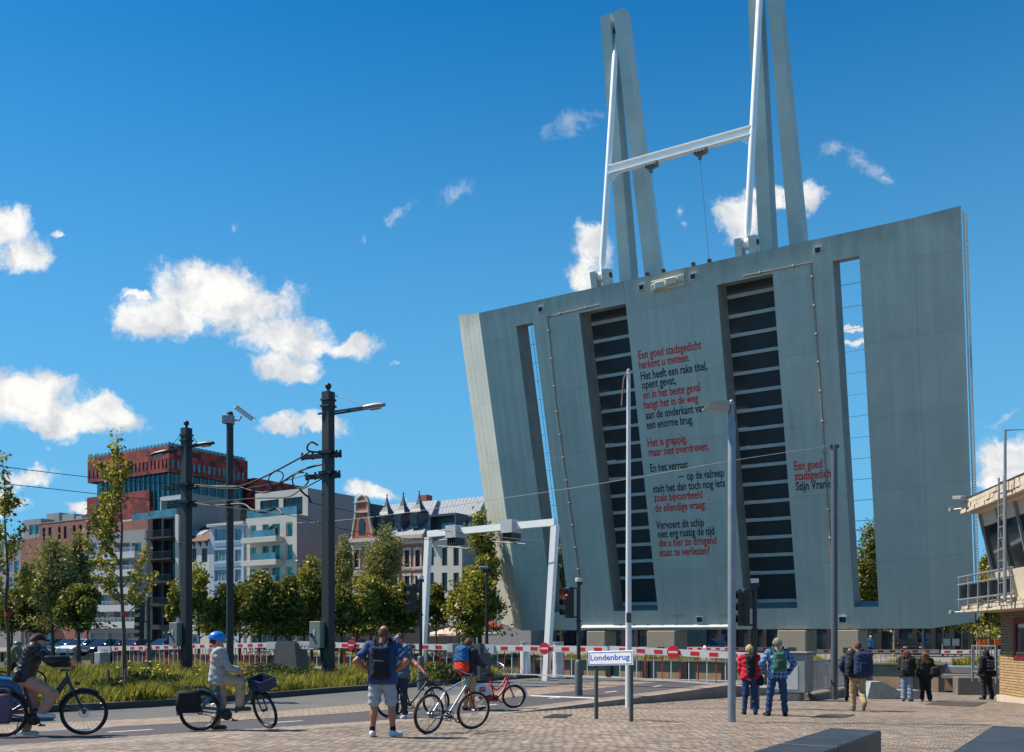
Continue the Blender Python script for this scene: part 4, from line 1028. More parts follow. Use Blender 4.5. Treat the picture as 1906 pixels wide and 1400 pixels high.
traffic_light(1405, 26.0, 1077, zpl(6.5, 26.0), 'traffic light standing behind the woman in the red jacket', -.30)
traffic_light(783, 34.0, 1072, -.16, 'traffic light in front of the white portal, beside the man in sunglasses', -.28)
traffic_light(277, 43.7, 1106, -.1, 'double headed traffic light in front of the barrier near the young tree', -.30, sleeve=True, back=True)

# ---- lifting barriers
def line_pt(px, T):
    u = (px - CX) / F; Y = T / (Rv.x * u + Rv.y); return Vector((u * Y, Y, 0))
def barrier(label, px_piv, py_piv, px_tip, py_tip, T, group, bar_step=.34, total=1.17, fence=True, red_from=1.2, step=.70, ln=.33, th=.24, sign=None, housing=None, both=True):
    a = line_pt(px_piv, T); b = line_pt(px_tip, T); a.z = zat(py_piv, a.y); b.z = zat(py_tip, b.y)
    d = b - a; L = d.length; sg = 1 if d.dot(Hv) > 0 else -1
    o = thing('barrier', label, 'barrier', a, RZ if sg > 0 else RZ + math.pi, group)
    slope = (b.z - a.z) / L; Lx = Vector((d.x, d.y, 0)).length
    fy = -1 if sg > 0 else 1                                  # side that faces the square
    def bx(mb, x0, x1, y0, y1, z0, z1): mb.obox((x0, y0, z0 + slope * x0), (x1 - x0, 0, slope * (x1 - x0)), (0, y1 - y0, 0), (0, 0, z1 - z0))
    mb = MB(); bx(mb, .9, Lx, -.08, .08, -th, 0); mb.build('arm', M_WHITE, o)
    mb = MB(); bx(mb, -.25, .899, -.12, .12, -th * 1.35, .03)
    for k in (.1, .32, .54): mb.tube([(k, fy * .125, -.24), (k + .1, fy * .125, -.10)], .012, 4)
    mb.build('arm_root', M('barrier_grey', srgb(182, 184, 184), .5, var=.06), o)
    x = red_from
    while x + ln < Lx:
        mb = MB(); bx(mb, x, x + ln, min(fy * .0805, fy * .086), max(fy * .0805, fy * .086), -th * .80, -th * .22); mb.build('red_stripe', M_RED, o); x += step
    if fence:
        mb = MB(); n = int((Lx - 1.0) / bar_step)
        mb.mat(0); bx(mb, .9, Lx - .05, -.02, .02, -total, -total + .045)
        for i in range(n):
            x = 1.0 + bar_step * i; mb.mat(1 if i % 2 else 0)
            z0 = -total + .045; bx(mb, x - .014, x + .014, -.014, .014, z0 + .0, -th - .001)
        mb.build('hanging_fence', [M_WHITE, M('fence_red', srgb(190, 36, 30), .55, var=.1)], o)
    if sign is not None:
        ps = line_pt(sign, T); xs_ = (ps - a).to_2d().length; zc = slope * xs_ - th * .5 + .01
        mb = MB(); mb.lathe([(.23, -.012), (.235, 0), (.23, .012)], 28, c=(xs_, fy * .11, zc), ax='Y'); s_ = mb.build('no_entry_sign', M_RED, o)
        mb = MB(); y = fy * .126; mb.cbox((xs_, y, zc), (.35, 0, 0), (0, .006, 0), (0, 0, .075)); mb.build('white_bar', M_WHITE, s_)
    if housing == 'dark':
        mb = MB(); mb.prism([(-.95, -.4, -1.45), (.15, -.4, -1.45), (.0, -.4, -.08), (-.12, -.4, .04), (-.95, -.4, .04)], (0, .8, 0)); mb.build('housing', M('housing_dark', srgb(74, 78, 82), .6, var=.12), o)
    if housing == 'light':
        mb = MB(); mb.rbox(-.3, .25, -.3, .3, -1.5, -.30, .03); mb.build('housing', M('housing_light', srgb(150, 154, 156), .6, var=.1), o)
    if housing == 'big':
        mb = MB(); mb.rbox(-.55, .75, -.45, .45, -1.25, .05, .03); mb.rbox(-.62, .82, -.52, .52, .051, .11, .02)
        hg = mb.build('housing', M('housing_grey', srgb(124, 130, 134), .6, var=.14, scale=1.5), o)
        mb = MB(); mb.rbox(-.3, .35, -.3, .3, -1.9, -1.251, .03); mb.build('foot', M_CONC, o)
        mb = MB(); 
        for sy in (-1, 1): mb.rbox(-.3, .5, sy * .455 - .006, sy * .455 + .006, -1.15, -.35, .004)
        mb.build('hatch', M('hatch_grey', srgb(170, 174, 176), .5), hg)
    return o
TB = 32.5
GB = 'red and white barriers closing the road'
barrier('leftmost of the red and white barriers, hinged on the pale box behind the young tree', 190, 1204, 343, 1199.5, TB + .6, GB, bar_step=.18, sign=279, housing='light')
barrier('white barrier with close bars between the two tram poles, hinged on a dark housing', 524, 1195.5, 346, 1199, TB + .6, GB, bar_step=.2, sign=412, housing='dark')
barrier('red and white barrier behind the lamp-arm tram pole with a round no entry sign', 560, 1195, 688, 1197, TB, GB, sign=657, housing='dark')
barrier('red and white barrier behind the man in sunglasses, its root ending at the rucksack', 868, 1200, 691, 1197.2, TB, GB, housing='dark')
barrier('red and white barrier right of the rucksack man, in front of the white portal leg', 888, 1200.5, 1131, 1203, TB, GB, sign=1016, housing='dark')
barrier('longest red and white barrier, sloping down to the grey housing behind the couple', 1476, 1219, 1136, 1202.5, TB, GB, sign=1255, housing='big')
GF = 'barriers on the far bank'
barrier('distant red and white barrier just right of the street name sign', 1480, 1205, 1190, 1204, TF + 9, GF, fence=False, housing='light')
barrier('distant barrier with hanging bars, behind the walker and the two girls', 1500, 1209, 1748, 1209, TF + 8, GF, bar_step=.32, total=1.2, housing='light')
barrier('distant barrier behind the person in the black hoodie', 1880, 1210, 1752, 1209.5, TF + 7, GF, bar_step=.4, total=1.2, housing='light')

# ---- white portal over the tram tracks
def portal():
    yr, yl = 40.0, 44.6; pr = P(1034, 968, yr); pl = P(798, 990, yl); zr, zl = pr.z, pl.z
    o = thing('signal_portal', 'white steel portal frame over the tram track carrying two signal boxes', 'portal', ((pl.x + pr.x) / 2, (pl.y + pr.y) / 2, -.1)); c = Vector(o.location)
    br = P(1016, 1240, yr + .6) - c; bl = P(785, 1236, yl + .6) - c; br.z = 0; bl.z = 0
    a = pl - c; b = pr - c; a.z = b.z = (a.z + b.z) / 2
    mb = MB(); d = (b - a).normalized(); w = Vector((-d.y, d.x, 0)); mb.cbox((a + b) / 2 + Vector((0, 0, -.1)), b - a, w * .24, Vector((0, 0, .29))); mb.build('crossbar', M_RODW, o)
    for top, bot in ((a, bl), (b, br)):
        mb = MB(); q0, q1 = .30, .50; ax = (bot - top).normalized(); t2 = top + ax * .25; vs = []
        for p, wd in ((t2, .29), (bot - Vector((0, 0, .2)), .25)):
            vs += [p + d * wd / 2 + w * .12, p - d * wd / 2 + w * .12, p - d * wd / 2 - w * .12, p + d * wd / 2 - w * .12]
        mb.add(vs, [(0, 1, 2, 3), (4, 7, 6, 5), (0, 4, 5, 1), (1, 5, 6, 2), (2, 6, 7, 3), (3, 7, 4, 0)]); mb.build('leg', M_RODW, o)
    for px in (853, 958):
        k = (px - 798) / 236; q = a.lerp(b, k)
        mb = MB(); mb.cbox(q + Vector((0, 0, -.12)), d * .62, w * .75, Vector((0, 0, .56))); sb = mb.build('signal_box', M('box_grey', srgb(178, 182, 182), .5), o)
        mb = MB()
        for i in range(5): mb.cbox(q + Vector((0, 0, -.56)) + d * (-.24 + .12 * i), d * .05, w * .6, Vector((0, 0, .3)))
        mb.tube([q - d * .8 + Vector((0, 0, -.72)) - w * .3, q + d * 1.0 + Vector((0, 0, -.95)) - w * .3], .03, 6)
        mb.build('fins', M_DARKM, sb)
portal()

# ---- lamp beyond, bollards, railing and plinth
Y = 52.0; zb = 0.0; X = (906 - CX) / F * Y; H = zat(1058, Y)
o = thing('street_lamp', 'small dark street lamp with a pale head against the trees left of the leaf', 'street lamp', (X, Y, zb))
mb = MB(); mb.tube([(0, 0, -.2), (0, 0, H)], [.1, .06], 12); mb.build('shaft', M_POLE, o, True)
mb = MB(); mb.rbox(-.42, .08, -.12, .12, H - .02, H + .12, .03); mb.build('luminaire', M_LGREY, o)
def bollard(px, py0, py1, Y, label):
    zb = zat(py1, Y); h = zat(py0, Y) - zb; o = thing('bollard', label, 'bollard', ((px - CX) / F * Y, Y, zb), 0, 'white concrete bollards by the portal')
    mb = MB(); mb.lathe([(.22, -.3), (.21, h - .06)], 18); mb.build('shaft', M_WHITE, o, True)
    mb = MB(); mb.lathe([(.235, h - .06), (.235, h - .01), (.2, h)], 18); mb.build('cap', M_LGREY, o)
bollard(978, 1195, 1240, 41, 'thick white round bollard left of the white portal leg')
bollard(1039, 1195, 1246, 38.5, 'thick white round bollard right of the white portal leg')

def railing(name, label, p0, p1, h, n, zb, m=M_POLEG, zoff=.06):
    d = p1 - p0; L = d.length; o = thing(name, label, 'railing', (p0.x, p0.y, zb), math.atan2(d.y, d.x))
    mb = MB(); mb.cbox((L / 2, 0, h), (L, 0, 0), (0, .06, 0), (0, 0, .05)); mb.cbox((L / 2, 0, zoff + .05), (L, 0, 0), (0, .04, 0), (0, 0, .04))
    for i in range(n): x = L * (i + .5) / n; mb.box(x - .013, x + .013, -.013, .013, zoff + .07, h - .025)
    mb.build('panel', m, o)
    for x in (.02, L * .33, L * .66, L - .02):
        mb = MB(); mb.box(x - .035, x + .035, -.035, .035, -.25, h + .01); mb.tube([(x, 0, .12), (x, .25, -.05)], .02, 5); mb.build('post', m, o)
    return o
p0 = line_pt(1500, 33.0); p1 = line_pt(1612, 33.0 + 7.5)
pa = ts(33.4, tofs(p0.x, p0.y)[1]); pb = ts(41.5, tofs(p0.x, p0.y)[1])
railing('railing', 'pale grey bar railing running away from the grey barrier housing', pa, pb, 1.12, 46, -.36)
mb = MB(); L = (pb - pa).length; mb.rbox(0, L + .6, -.22, .22, -.7, -.34, .02); o = mb.build('railing_plinth', M('plinth', srgb(120, 112, 102), .85, var=.25, scale=2, bump=.3)); o.location = (pa.x, pa.y, 0); o.rotation_euler = (0, 0, math.atan2(Rv.y, Rv.x)); tag(o, 'low weathered concrete plinth carrying the pale grey railing', 'plinth')
mb = MB(); mb.prism([(0, -.4, 0), (1.9, -.4, 0), (1.9, -.4, .32), (1.1, -.4, .32), (.55, -.4, .62), (.15, -.4, .62)], (0, .8, 0)); o = mb.build('mooring_block', M('block_grey', srgb(150, 160, 164), .7, var=.2)); q = W(1606, 34.6); o.location = q; tag(o, 'low grey stepped concrete block on the square right of the walking man', 'concrete block')
q0 = W(1810, 38); q1 = W(1855, 36.0)
railing('railing', 'short pale railing behind the person in the black hoodie', Vector((q0.x, q0.y, 0)), Vector((q1.x, q1.y, 0)), 1.15, 7, zat(1258, 37), zoff=.1)
mb = MB(); zz = zat(1262, 38); mb.rbox(0, 2.4, 0, 1.2, -1.4, zz - .02, .03); o = mb.build('quay_block', M('wet_concrete', srgb(104, 98, 90), .85, var=.3, scale=1, bump=.3)); q = W(1782, 39.2); o.location = (q.x, q.y, 0); o.rotation_euler = (0, 0, RZ * .5); tag(o, 'dark stained concrete block carrying the short railing by the brick house', 'concrete block')
def sign_post(name, label, px, py, Y, shape, zb=0.0):
    X = (px - CX) / F * Y; H = zat(py, Y) - zb; o = thing(name, label, 'sign', (X, Y, zb))
    mb = MB(); mb.cyl((0, .03, -.1), (0, .03, H), .03, 8); mb.build('post', M_POLEG, o)
    return o, H
o, H = sign_post('parking_sign', 'small white sign with a red rim and the letter R left of the blue helmet', 364, 1191, 55, 'sq')
mb = MB(); mb.cbox((0, 0, H), (.52, 0, 0), (0, .03, 0), (0, 0, .62)); pl = mb.build('plate', M_RED, o)
mb = MB(); mb.cbox((0, -.018, H), (.40, 0, 0), (0, .004, 0), (0, 0, .50)); mb.build('panel', M_WHITE, pl)
mb = MB(); put_text(mb, 'R', (-.13, -.0215, H - .19), Vector((1, 0, 0)), Vector((0, 0, 1)), .27, .38, .02); mb.build('letter', M_BLK, pl)
# ------------------------------------------------------------------ buildings
def s_at(px, T):
    u = (px - CX) / F; Y = T / (Rv.x * u + Rv.y); return Y * (u * Hv.x + Hv.y), Y
M_GL = M('window_glass', (.025, .04, .05), .06, var=.5, scale=.4); M_TEAL = M('teal_glass', (.02, .30, .28), .10, var=.35, scale=.5)
M_GLB = M('blue_glass', (.07, .20, .26), .08, var=.45, scale=.4); M_FRW = M('frame_white', (.48, .48, .47), .5); M_FRD = M('frame_dark', (.03, .032, .035), .5)
M_RENDER = M('white_render', srgb(188, 183, 172), .8, var=.07, scale=.6); M_RENDG = M('grey_render', srgb(140, 138, 136), .85, var=.08, scale=.5)
M_SLATE = M('zinc_roof', srgb(150, 155, 160), .85, var=.12, scale=1.2, spec=.2); M_SLATED = M('slate_dark', srgb(52, 66, 80), .55, var=.15, scale=2)
M_ROOFB = brick_mat('brown_tiles', srgb(120, 78, 62), srgb(96, 62, 52), srgb(60, 42, 36), .25, .3, .02)
M_BR1 = brick_mat('red_brick', srgb(160, 96, 78), srgb(136, 78, 64), srgb(140, 110, 96), .22, .075, .010)
M_BR2 = brick_mat('old_brick', srgb(176, 88, 70), srgb(146, 70, 58), srgb(160, 130, 116), .22, .075, .010)
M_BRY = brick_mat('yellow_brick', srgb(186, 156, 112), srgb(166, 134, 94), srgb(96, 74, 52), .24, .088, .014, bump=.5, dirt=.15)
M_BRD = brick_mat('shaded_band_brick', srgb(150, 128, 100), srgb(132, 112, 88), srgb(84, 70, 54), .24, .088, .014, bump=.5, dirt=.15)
M_CHAR = M('charcoal_cladding', srgb(44, 42, 44), .7, var=.2, scale=1.5)
M_STONE = M('pale_stone', srgb(190, 176, 156), .8, var=.12, scale=2)
M_BLUEW = M('pale_blue_cladding', srgb(158, 170, 180), .6, var=.06)
def stone_panels():
    m = brick_mat('red_sandstone', srgb(164, 62, 52), srgb(70, 22, 26), srgb(76, 26, 26), 2.2, 1.5, .02, rough=.75, bump=.1, dirt=.45, dscale=.25)
    br = [n for n in m.node_tree.nodes if n.type == 'TEX_BRICK'][0]; br.squash = 1; return m
M_MAS = stone_panels()

class Bld:
    def __init__(self, name, label, pxl, pxr, T, depth, top, zb=.02, group=None, cat='building'):
        """front along the quay from pixel column pxl to pxr at distance T; top = (px, py) of the wall head"""
        self.T = T; self.zb = zb; self.s0, _ = s_at(pxl, T); self.s1, _ = s_at(pxr, T); self.w = self.s1 - self.s0; self.d = depth
        self.o = thing(name, label, cat, ts(T, self.s0, zb), RZ, group); self.h = self.lz(*top) if isinstance(top, tuple) else top; self.holes = []
    def lx(self, px, dy=0.0): return s_at(px, self.T + dy)[0] - self.s0
    def lz(self, px, py, dy=0.0): return zat(py, s_at(px, self.T + dy)[1]) - self.zb
    def rc(self, x0, y0, x1, y1): m_ = (x0 + x1) / 2; return self.lx(x0), self.lx(x1), self.lz(m_, y1), self.lz(m_, y0)
    def body(self, mats, holes, name='wall', deep=.3, x0=0, x1=None, z0=0, z1=None, y0=0, y1=None):
        x1 = self.w if x1 is None else x1; z1 = self.h if z1 is None else z1; y1 = self.d if y1 is None else y1
        mb = MB(); holes = [(max(a, x0 + .05), min(b, x1 - .05), max(c, z0 + .05), min(d, z1 - .05)) for a, b, c, d in holes]; holes = [h for h in holes if h[1] > h[0] and h[3] > h[2]]
        xs = sorted({x0, x1, *[h[0] for h in holes], *[h[1] for h in holes]}); zs = sorted({z0, z1, *[h[2] for h in holes], *[h[3] for h in holes]})
        for i in range(len(xs) - 1):
            for j in range(len(zs) - 1):
                cx, cz = (xs[i] + xs[i + 1]) / 2, (zs[j] + zs[j + 1]) / 2
                if any(h[0] < cx < h[1] and h[2] < cz < h[3] for h in holes): continue
                mb.quad((xs[i], y0, zs[j]), (xs[i + 1], y0, zs[j]), (xs[i + 1], y0, zs[j + 1]), (xs[i], y0, zs[j + 1]))
        for (a, b, c, d) in holes:
            for p, q in (((a, c), (a, d)), ((b, c), (b, d)), ((a, c), (b, c)), ((a, d), (b, d))):
                mb.quad((p[0], y0, p[1]), (q[0], y0, q[1]), (q[0], y0 + deep, q[1]), (p[0], y0 + deep, p[1]))
        if isinstance(mats, (list, tuple)): mb.mat(1)
        mb.quad((x1, y0, z0), (x1, y1, z0), (x1, y1, z1), (x1, y0, z1)); mb.quad((x0, y0, z0), (x0, y1, z0), (x0, y1, z1), (x0, y0, z1))
        mb.quad((x0, y1, z0), (x1, y1, z0), (x1, y1, z1), (x0, y1, z1)); mb.quad((x0, y0, z1), (x1, y0, z1), (x1, y1, z1), (x0, y1, z1))
        self.y0 = y0; self.wall = mb.build(name, mats, self.o); self.deep = deep
        return self.wall
    def window(self, h, pane=M_GL, frame=M_FRW, cols=1, rows=1, fw=.07, parent=None, y=None):
        a, b, c, d = h; y = self.y0 + self.deep * .55 if y is None else y; mb = MB(); parent = parent or self.o
        for (p, q, r_, s_) in ((a, b, c, c + fw), (a, b, d - fw, d), (a, a + fw, c + fw, d - fw), (b - fw, b, c + fw, d - fw)): mb.box(p, q, y, y + .08, r_, s_)
        for i in range(1, cols): x = a + (b - a) * i / cols; mb.box(x - fw * .4, x + fw * .4, y + .004, y + .07, c + fw, d - fw)
        for i in range(1, rows): z = c + (d - c) * i / rows; mb.box(a + fw, b - fw, y + .006, y + .068, z - fw * .4, z + fw * .4)
        f = mb.build('window', frame, parent)
        mb = MB(); mb.quad((a + fw * .5, y + .05, c + fw * .5), (b - fw * .5, y + .05, c + fw * .5), (b - fw * .5, y + .05, d - fw * .5), (a + fw * .5, y + .05, d - fw * .5)); mb.build('pane', pane, f)
        return f
    def part(self, name, m, fn, parent=None):
        mb = MB(); fn(mb); return mb.build(name, m, parent or self.o)
T0 = 91.0
# -- museum tower
def museum():
    b = Bld('museum_tower', 'tall red sandstone tower of stacked blocks with bands of tinted glass', 163, 314, 184, 34, (314, 828.7)); h = b.h
    zb1 = b.lz(314, 878); zl = b.lz(300, 910); w0 = b.lz(310, 871); w1 = b.lz(310, 854)
    wins = [(b.lx(165.5 + 7.15 * i), b.lx(168.7 + 7.15 * i), w0, w1) for i in range(21)]
    b.body(M_MAS, wins, 'upper_block', .5, z0=zb1, y1=30)
    for q in wins: b.window(q, M_GLB, M_FRD, fw=.1)
    # right face windows of the upper block (its own wall is in the shell: proud frames with panes set in)
    for i in range(15):
        y = 1.0 + 1.9 * i; mb = MB(); x = b.w
        mb.box(x - .3, x + .06, y, y + .12, w0, w1); mb.box(x - .3, x + .06, y + .85, y + .97, w0, w1); mb.box(x - .3, x + .06, y + .121, y + .849, w0, w0 + .1); mb.box(x - .3, x + .06, y + .121, y + .849, w1 - .1, w1)
        f = mb.build('window', M_FRD, b.o); mb = MB(); mb.quad((x + .02, y + .12, w0 + .1), (x + .02, y + .85, w0 + .1), (x + .02, y + .85, w1 - .1), (x + .02, y + .12, w1 - .1)); mb.build('pane', M_GLB, f)
    x0 = b.lx(181); x1 = b.w - .8
    b.part('glass_band', M('deep_glass', (.015, .05, .07), .08, var=.5, scale=.15), lambda mb: mb.box(x0, x1, 1.2, 29, zl - 14, zb1 - .004))
    b.part('corner_glass', M_TEAL, lambda mb: mb.box(b.lx(172), x0 - .02, 1.6, 20, zl - 2, zb1 - .004))
    def fins(mb):
        for i in range(15): x = x0 + 1 + (x1 - x0 - 1.5) * i / 14; mb.box(x - .09, x + .09, .8, 1.19, zl - 6, zb1 - .02)
    b.part('glass_fins', M('fin_teal', (.05, .30, .33), .2), fins)
    def fins2(mb):
        for i in range(9): y = 3 + 3 * i; mb.box(x1 + .005, x1 + .30, y - .08, y + .08, zl - 12, zb1 - .02)
    b.part('glass_fins', M('fin_teal', (.05, .30, .33), .2), fins2)
    b.part('lower_block', M_MAS, lambda mb: mb.box(0, b.lx(279), -.2, 30, 0, b.lz(279, 912)))
    b.part('dark_opening', M_GL, lambda mb: mb.box(b.lx(176), b.lx(187), -.5, -.21, b.lz(180, 958), b.lz(180, 940)))
    b.part('rear_block', M_MAS, lambda mb: mb.box(b.w - 6, b.w + 2.2, 31, 52, 0, b.lz(450, 893, 30) + .3))
    def par(mb):
        for i in range(24): x = b.w * i / 23; mb.box(x - .07, x + .07, .3, .5, h, h + 1.1)
        for i in range(20): y = .3 + 29 * i / 19; mb.box(b.w - .5, b.w - .3, y - .07, y + .07, h, h + 1.1)
    b.part('roof_posts', M('post_teal', (.03, .18, .17), .3), par)
    b.part('roof_glass', M('rail_glass', (.10, .28, .31), .1), lambda mb: (mb.box(.2, b.w - .2, .36, .40, h + .01, h + .75), mb.box(b.w - .42, b.w - .38, .41, 29, h + .01, h + .95)))
museum()

GQ = 'houses along the far quay'
def B1():
    b = Bld('apartment_building', 'pale apartment block with teal windows at the left edge of the row', -60, 38, T0, 12, (38, 1003), group=GQ)
    H = [(b.lx(x), b.lx(x + w), b.lz(x, y + 22), b.lz(x, y)) for y in (1013, 1044, 1075, 1106, 1137) for x, w in ((-45, 14), (-25, 14), (-2, 9), (12, 11), (26, 9))]
    b.body(M_RENDG, H)
    for q in H: b.window(q, M_GLB, M_FRW, cols=2)
B1()
def B2():
    b = Bld('brick_apartment_block', 'plain red brick block with narrow dark windows and grey boxes on its roof', 38, 161, T0, 12, (161, 966), group=GQ)
    xa = b.lx(73)
    tops = [(79, 84.5, 983, 1007), (90, 96, 982, 1006), (108, 113, 981, 1004), (118.5, 124, 980, 1003), (135.6, 141, 978, 1001), (147, 153, 977, 1000)]
    H = []
    for k in range(7):
        for (p, q, r_, s_) in tops: H.append((b.lx(p), b.lx(q), b.lz(p, s_) - 2.75 * k * 1.15, b.lz(p, r_) - 2.75 * k * 1.15))
    H = [h for h in H if h[2] > 3.4]
    sh_ = [(b.lx(p), b.lx(p + 6.5), .3, 3.0) for p in (40, 48, 56, 64)] + [(b.lx(84), b.lx(100), .3, 3.0), (b.lx(140), b.lx(153), .05, 2.9)]
    zl = b.lz(60, 1002)
    b.body(M_BR1, H + [q for q in sh_ if q[0] > xa], x0=xa)
    for q in H: b.window(q, M_GL, M_FRD, rows=2)
    for q in sh_[4:]: b.window(q, M_GLB, M_FRW, cols=3)
    H2 = [(b.lx(42), b.lx(54), z, z + 1.7) for z in (6, 9, 12)] + [(b.lx(58), b.lx(69), z, z + 1.7) for z in (6, 9, 12)]
    b.body(M_BR1, [q for q in sh_[:4]] + H2, 'side_wing', x0=0, x1=xa - .02, z1=zl)
    for q in sh_[:4] + H2: b.window(q, M_GLB, M_FRW, cols=2)
    zt = b.lz(60, 966)
    b.body(M_RENDG, [(b.lx(51), b.lx(61), zl + .6, zt - .9), (b.lx(62), b.lx(72), zl + .6, zt - .9)], 'penthouse', x0=.3, x1=xa - .03, z0=zl + .004, z1=zt, y0=.3)
    for q in ((b.lx(51), b.lx(61), zl + .6, zt - .9), (b.lx(62), b.lx(72), zl + .6, zt - .9)): b.window(q, M_TEAL, M_FRW)
    b.part('canopy', M_FRW, lambda mb: mb.box(b.lx(40), b.lx(112), -1.2, -.01, 3.15, 3.5))
    b.part('coping', M_RENDG, lambda mb: mb.box(xa - .05, b.w + .05, -.06, 11, b.h + .002, b.h + .14))
    for (p, q, y) in ((92, 115, 957), (121, 143, 959), (146, 158, 962)):
        b.part('roof_box', M_RENDG, lambda mb: mb.rbox(b.lx(p, 3), b.lx(q, 3), 2.5, 6, b.h + .15, b.lz(p, y, 3), .03))
B2()
def B3():
    b = Bld('apartment_building', 'white apartment block with blue glass balcony bands behind the leafy young tree', 161.5, 272, T0 + .2, 12, (272, 985), group=GQ)
    fl = [1012, 1045, 1078, 1109, 1138.5, 1158]; H = []
    for k, y in enumerate((1011, 1043.5, 1076, 1107.5, 1139)):
        for (p, q) in ((165, 180), (182, 198), (212, 226), (228, 243), (245, 263)): H.append((b.lx(p), b.lx(q), b.lz(p, y + 20), b.lz(p, y)))
    G_ = [(b.lx(p), b.lx(p + 28), .05, 2.3) for p in (168, 202, 236)]
    b.body([M_RENDG, M_RENDG], H + G_, deep=.9)
    for q in H: b.window(q, M_GLB, M_FRW, cols=2)
    for q in G_: b.part('garage_door', M('garage_grey', srgb(120, 124, 126), .6, var=.1), lambda mb: mb.box(q[0], q[1], .3, .36, q[2], q[3]))
    for y in (1035, 1067.5, 1100, 1132, 1163):
        z = b.lz(215, y); f = b.part('balcony', M_FRW, lambda mb: mb.box(.4, b.w - 1.5, -.9, -.01, z - .55, z + .45))
        def rl(mb):
            mb.box(.4, b.w - 1.5, -.88, -.84, z + 1.0, z + 1.05)
            for i in range(14): x = .5 + (b.w - 2.2) * i / 13; mb.box(x, x + .05, -.87, -.83, z + .451, z + 1.0)
            for kk in (.6, .75, .9): mb.box(.4, b.w - 1.5, -.868, -.848, z + kk, z + kk + .03)
        b.part('rail', M_FRW, rl, f)
    b.part('brick_attic', M_BR1, lambda mb: mb.box(0, b.w, .3, 11, b.h + .003, b.h + 1.5))
    b.part('penthouse', M_RENDER, lambda mb: mb.box(b.lx(205), b.w - .1, 2, 11, b.h + 1.503, b.lz(250, 966, 2)))
    b.part('roof_terrace_glass', M_GLB, lambda mb: mb.box(b.lx(240), b.w - .2, .5, .56, b.h + 1.504, b.h + 2.5))
    b.part('blue_sign', M('sign_blue', srgb(20, 80, 190), .4), lambda mb: mb.rbox(b.lx(176), b.lx(185.5), -1.6, -1.3, b.lz(180, 1166), b.lz(180, 1152), .1))
B3()
def B4():
    b = Bld('dark_apartment_house', 'narrow charcoal apartment house with deep shaded balconies and a white edge', 277, 334, T0 - .2, 10.8, (334, 960), group=GQ)
    H = []
    for y in (966, 1006.5, 1046, 1089, 1130):
        H += [(b.lx(284), b.lx(301), b.lz(290, y + 33), b.lz(290, y)), (b.lx(304), b.lx(325), b.lz(310, y + 33), b.lz(310, y))]
    H += [(b.lx(283), b.lx(326), .1, 2.8)]
    b.body([M_CHAR, M_RENDG], H, deep=1.1)
    for q in H: b.window(q, M_GL, M_FRD, cols=3, y=.8)
    for y in (1001, 1040.5, 1083, 1126):
        z = b.lz(305, y); f = b.part('balcony', M_CHAR, lambda mb: mb.box(.3, b.w - .7, -1.0, -.01, z - .2, z)); b.part('rail', M_FRD, lambda mb: [mb.box(.3, b.w - .7, -.98, -.95, z + .95, z + 1.0)] + [mb.box(.3 + (b.w - 1.05) * i / 30, .33 + (b.w - 1.05) * i / 30, -.975, -.955, z + .001, z + .95) for i in range(31)], f)
    b.part('edge_strip', M_RENDER, lambda mb: mb.box(b.w - .62, b.w + .05, -.25, -.01, 0, b.h + .2))
    b.part('party_wall', M_RENDG, lambda mb: mb.box(b.lx(301, 2), b.w, 2.0, 10.9, b.h + .003, b.lz(340, 917, 1)))
    z1 = b.lz(325, 944); z2 = b.lz(325, 926)
    b.part('penthouse_window', M_GL, lambda mb: mb.box(b.lx(312, 2), b.w - .8, 1.9, 1.99, b.h + .5, z2))
    b.part('penthouse_frame', M_FRW, lambda mb: (mb.box(b.lx(302, 2), b.w, 1.6, 1.98, z2 + .02, z2 + .6), mb.box(b.lx(302, 2), b.lx(304, 2), 1.6, 1.98, b.h + .01, z2 + .019)))
    b.part('terrace_rail', M_GLB, lambda mb: mb.box(.1, b.w - .7, .05, .1, b.h + .004, b.h + 1.1))
B4()
def B5():
    b = Bld('old_town_house', 'small white old house with brown tiled roof and two skylights', 334.5, 390, T0, 9, (390, 1006), group=GQ)
    H = [(b.lx(p), b.lx(q), b.lz(p, y + 26), b.lz(p, y)) for y in (1021, 1063, 1105) for (p, q) in ((340, 347), (357, 365.5), (375, 386))]
    b.body(M_RENDER, H)
    for q in H: b.window(q, M_GL, M_FRD, cols=2, rows=2)
    zr = b.lz(370, 979, 4.5)
    b.part('roof', M_ROOFB, lambda mb: mb.prism([(-.02, -.5, b.h - .05), (-.02, 4.5, zr), (-.02, 9.2, b.h)], (b.w + .04, 0, 0)))
    def sky(px):
        mb = MB(); x = b.lx(px, 2); y0, y1 = 1.2, 2.6; k = (zr - b.h) / 5.0
        mb.add([(x, y0, b.h + k * (y0 + .5) + .12), (x + 1.5, y0, b.h + k * (y0 + .5) + .12), (x + 1.5, y1, b.h + k * (y1 + .5) + .12), (x, y1, b.h + k * (y1 + .5) + .12)] + [(x, y0, b.h + k * (y0 + .5) - .1), (x + 1.5, y0, b.h + k * (y0 + .5) - .1), (x + 1.5, y1, b.h + k * (y1 + .5) - .1), (x, y1, b.h + k * (y1 + .5) - .1)], [(0, 1, 2, 3), (4, 5, 6, 7), (0, 1, 5, 4), (1, 2, 6, 5), (2, 3, 7, 6), (3, 0, 4, 7)])
        mb.build('skylight', M_GLASSL, b.o)
    sky(353); sky(371)
    def br_(mb):
        for i in range(5): x = .4 + (b.w - 1) * i / 4; mb.prism([(x, -.01, b.h - .1), (x, -.45, b.h - .1), (x, -.01, b.h - .8)], (.18, 0, 0))
    b.part('eave_brackets', M_FRD, br_)
B5()
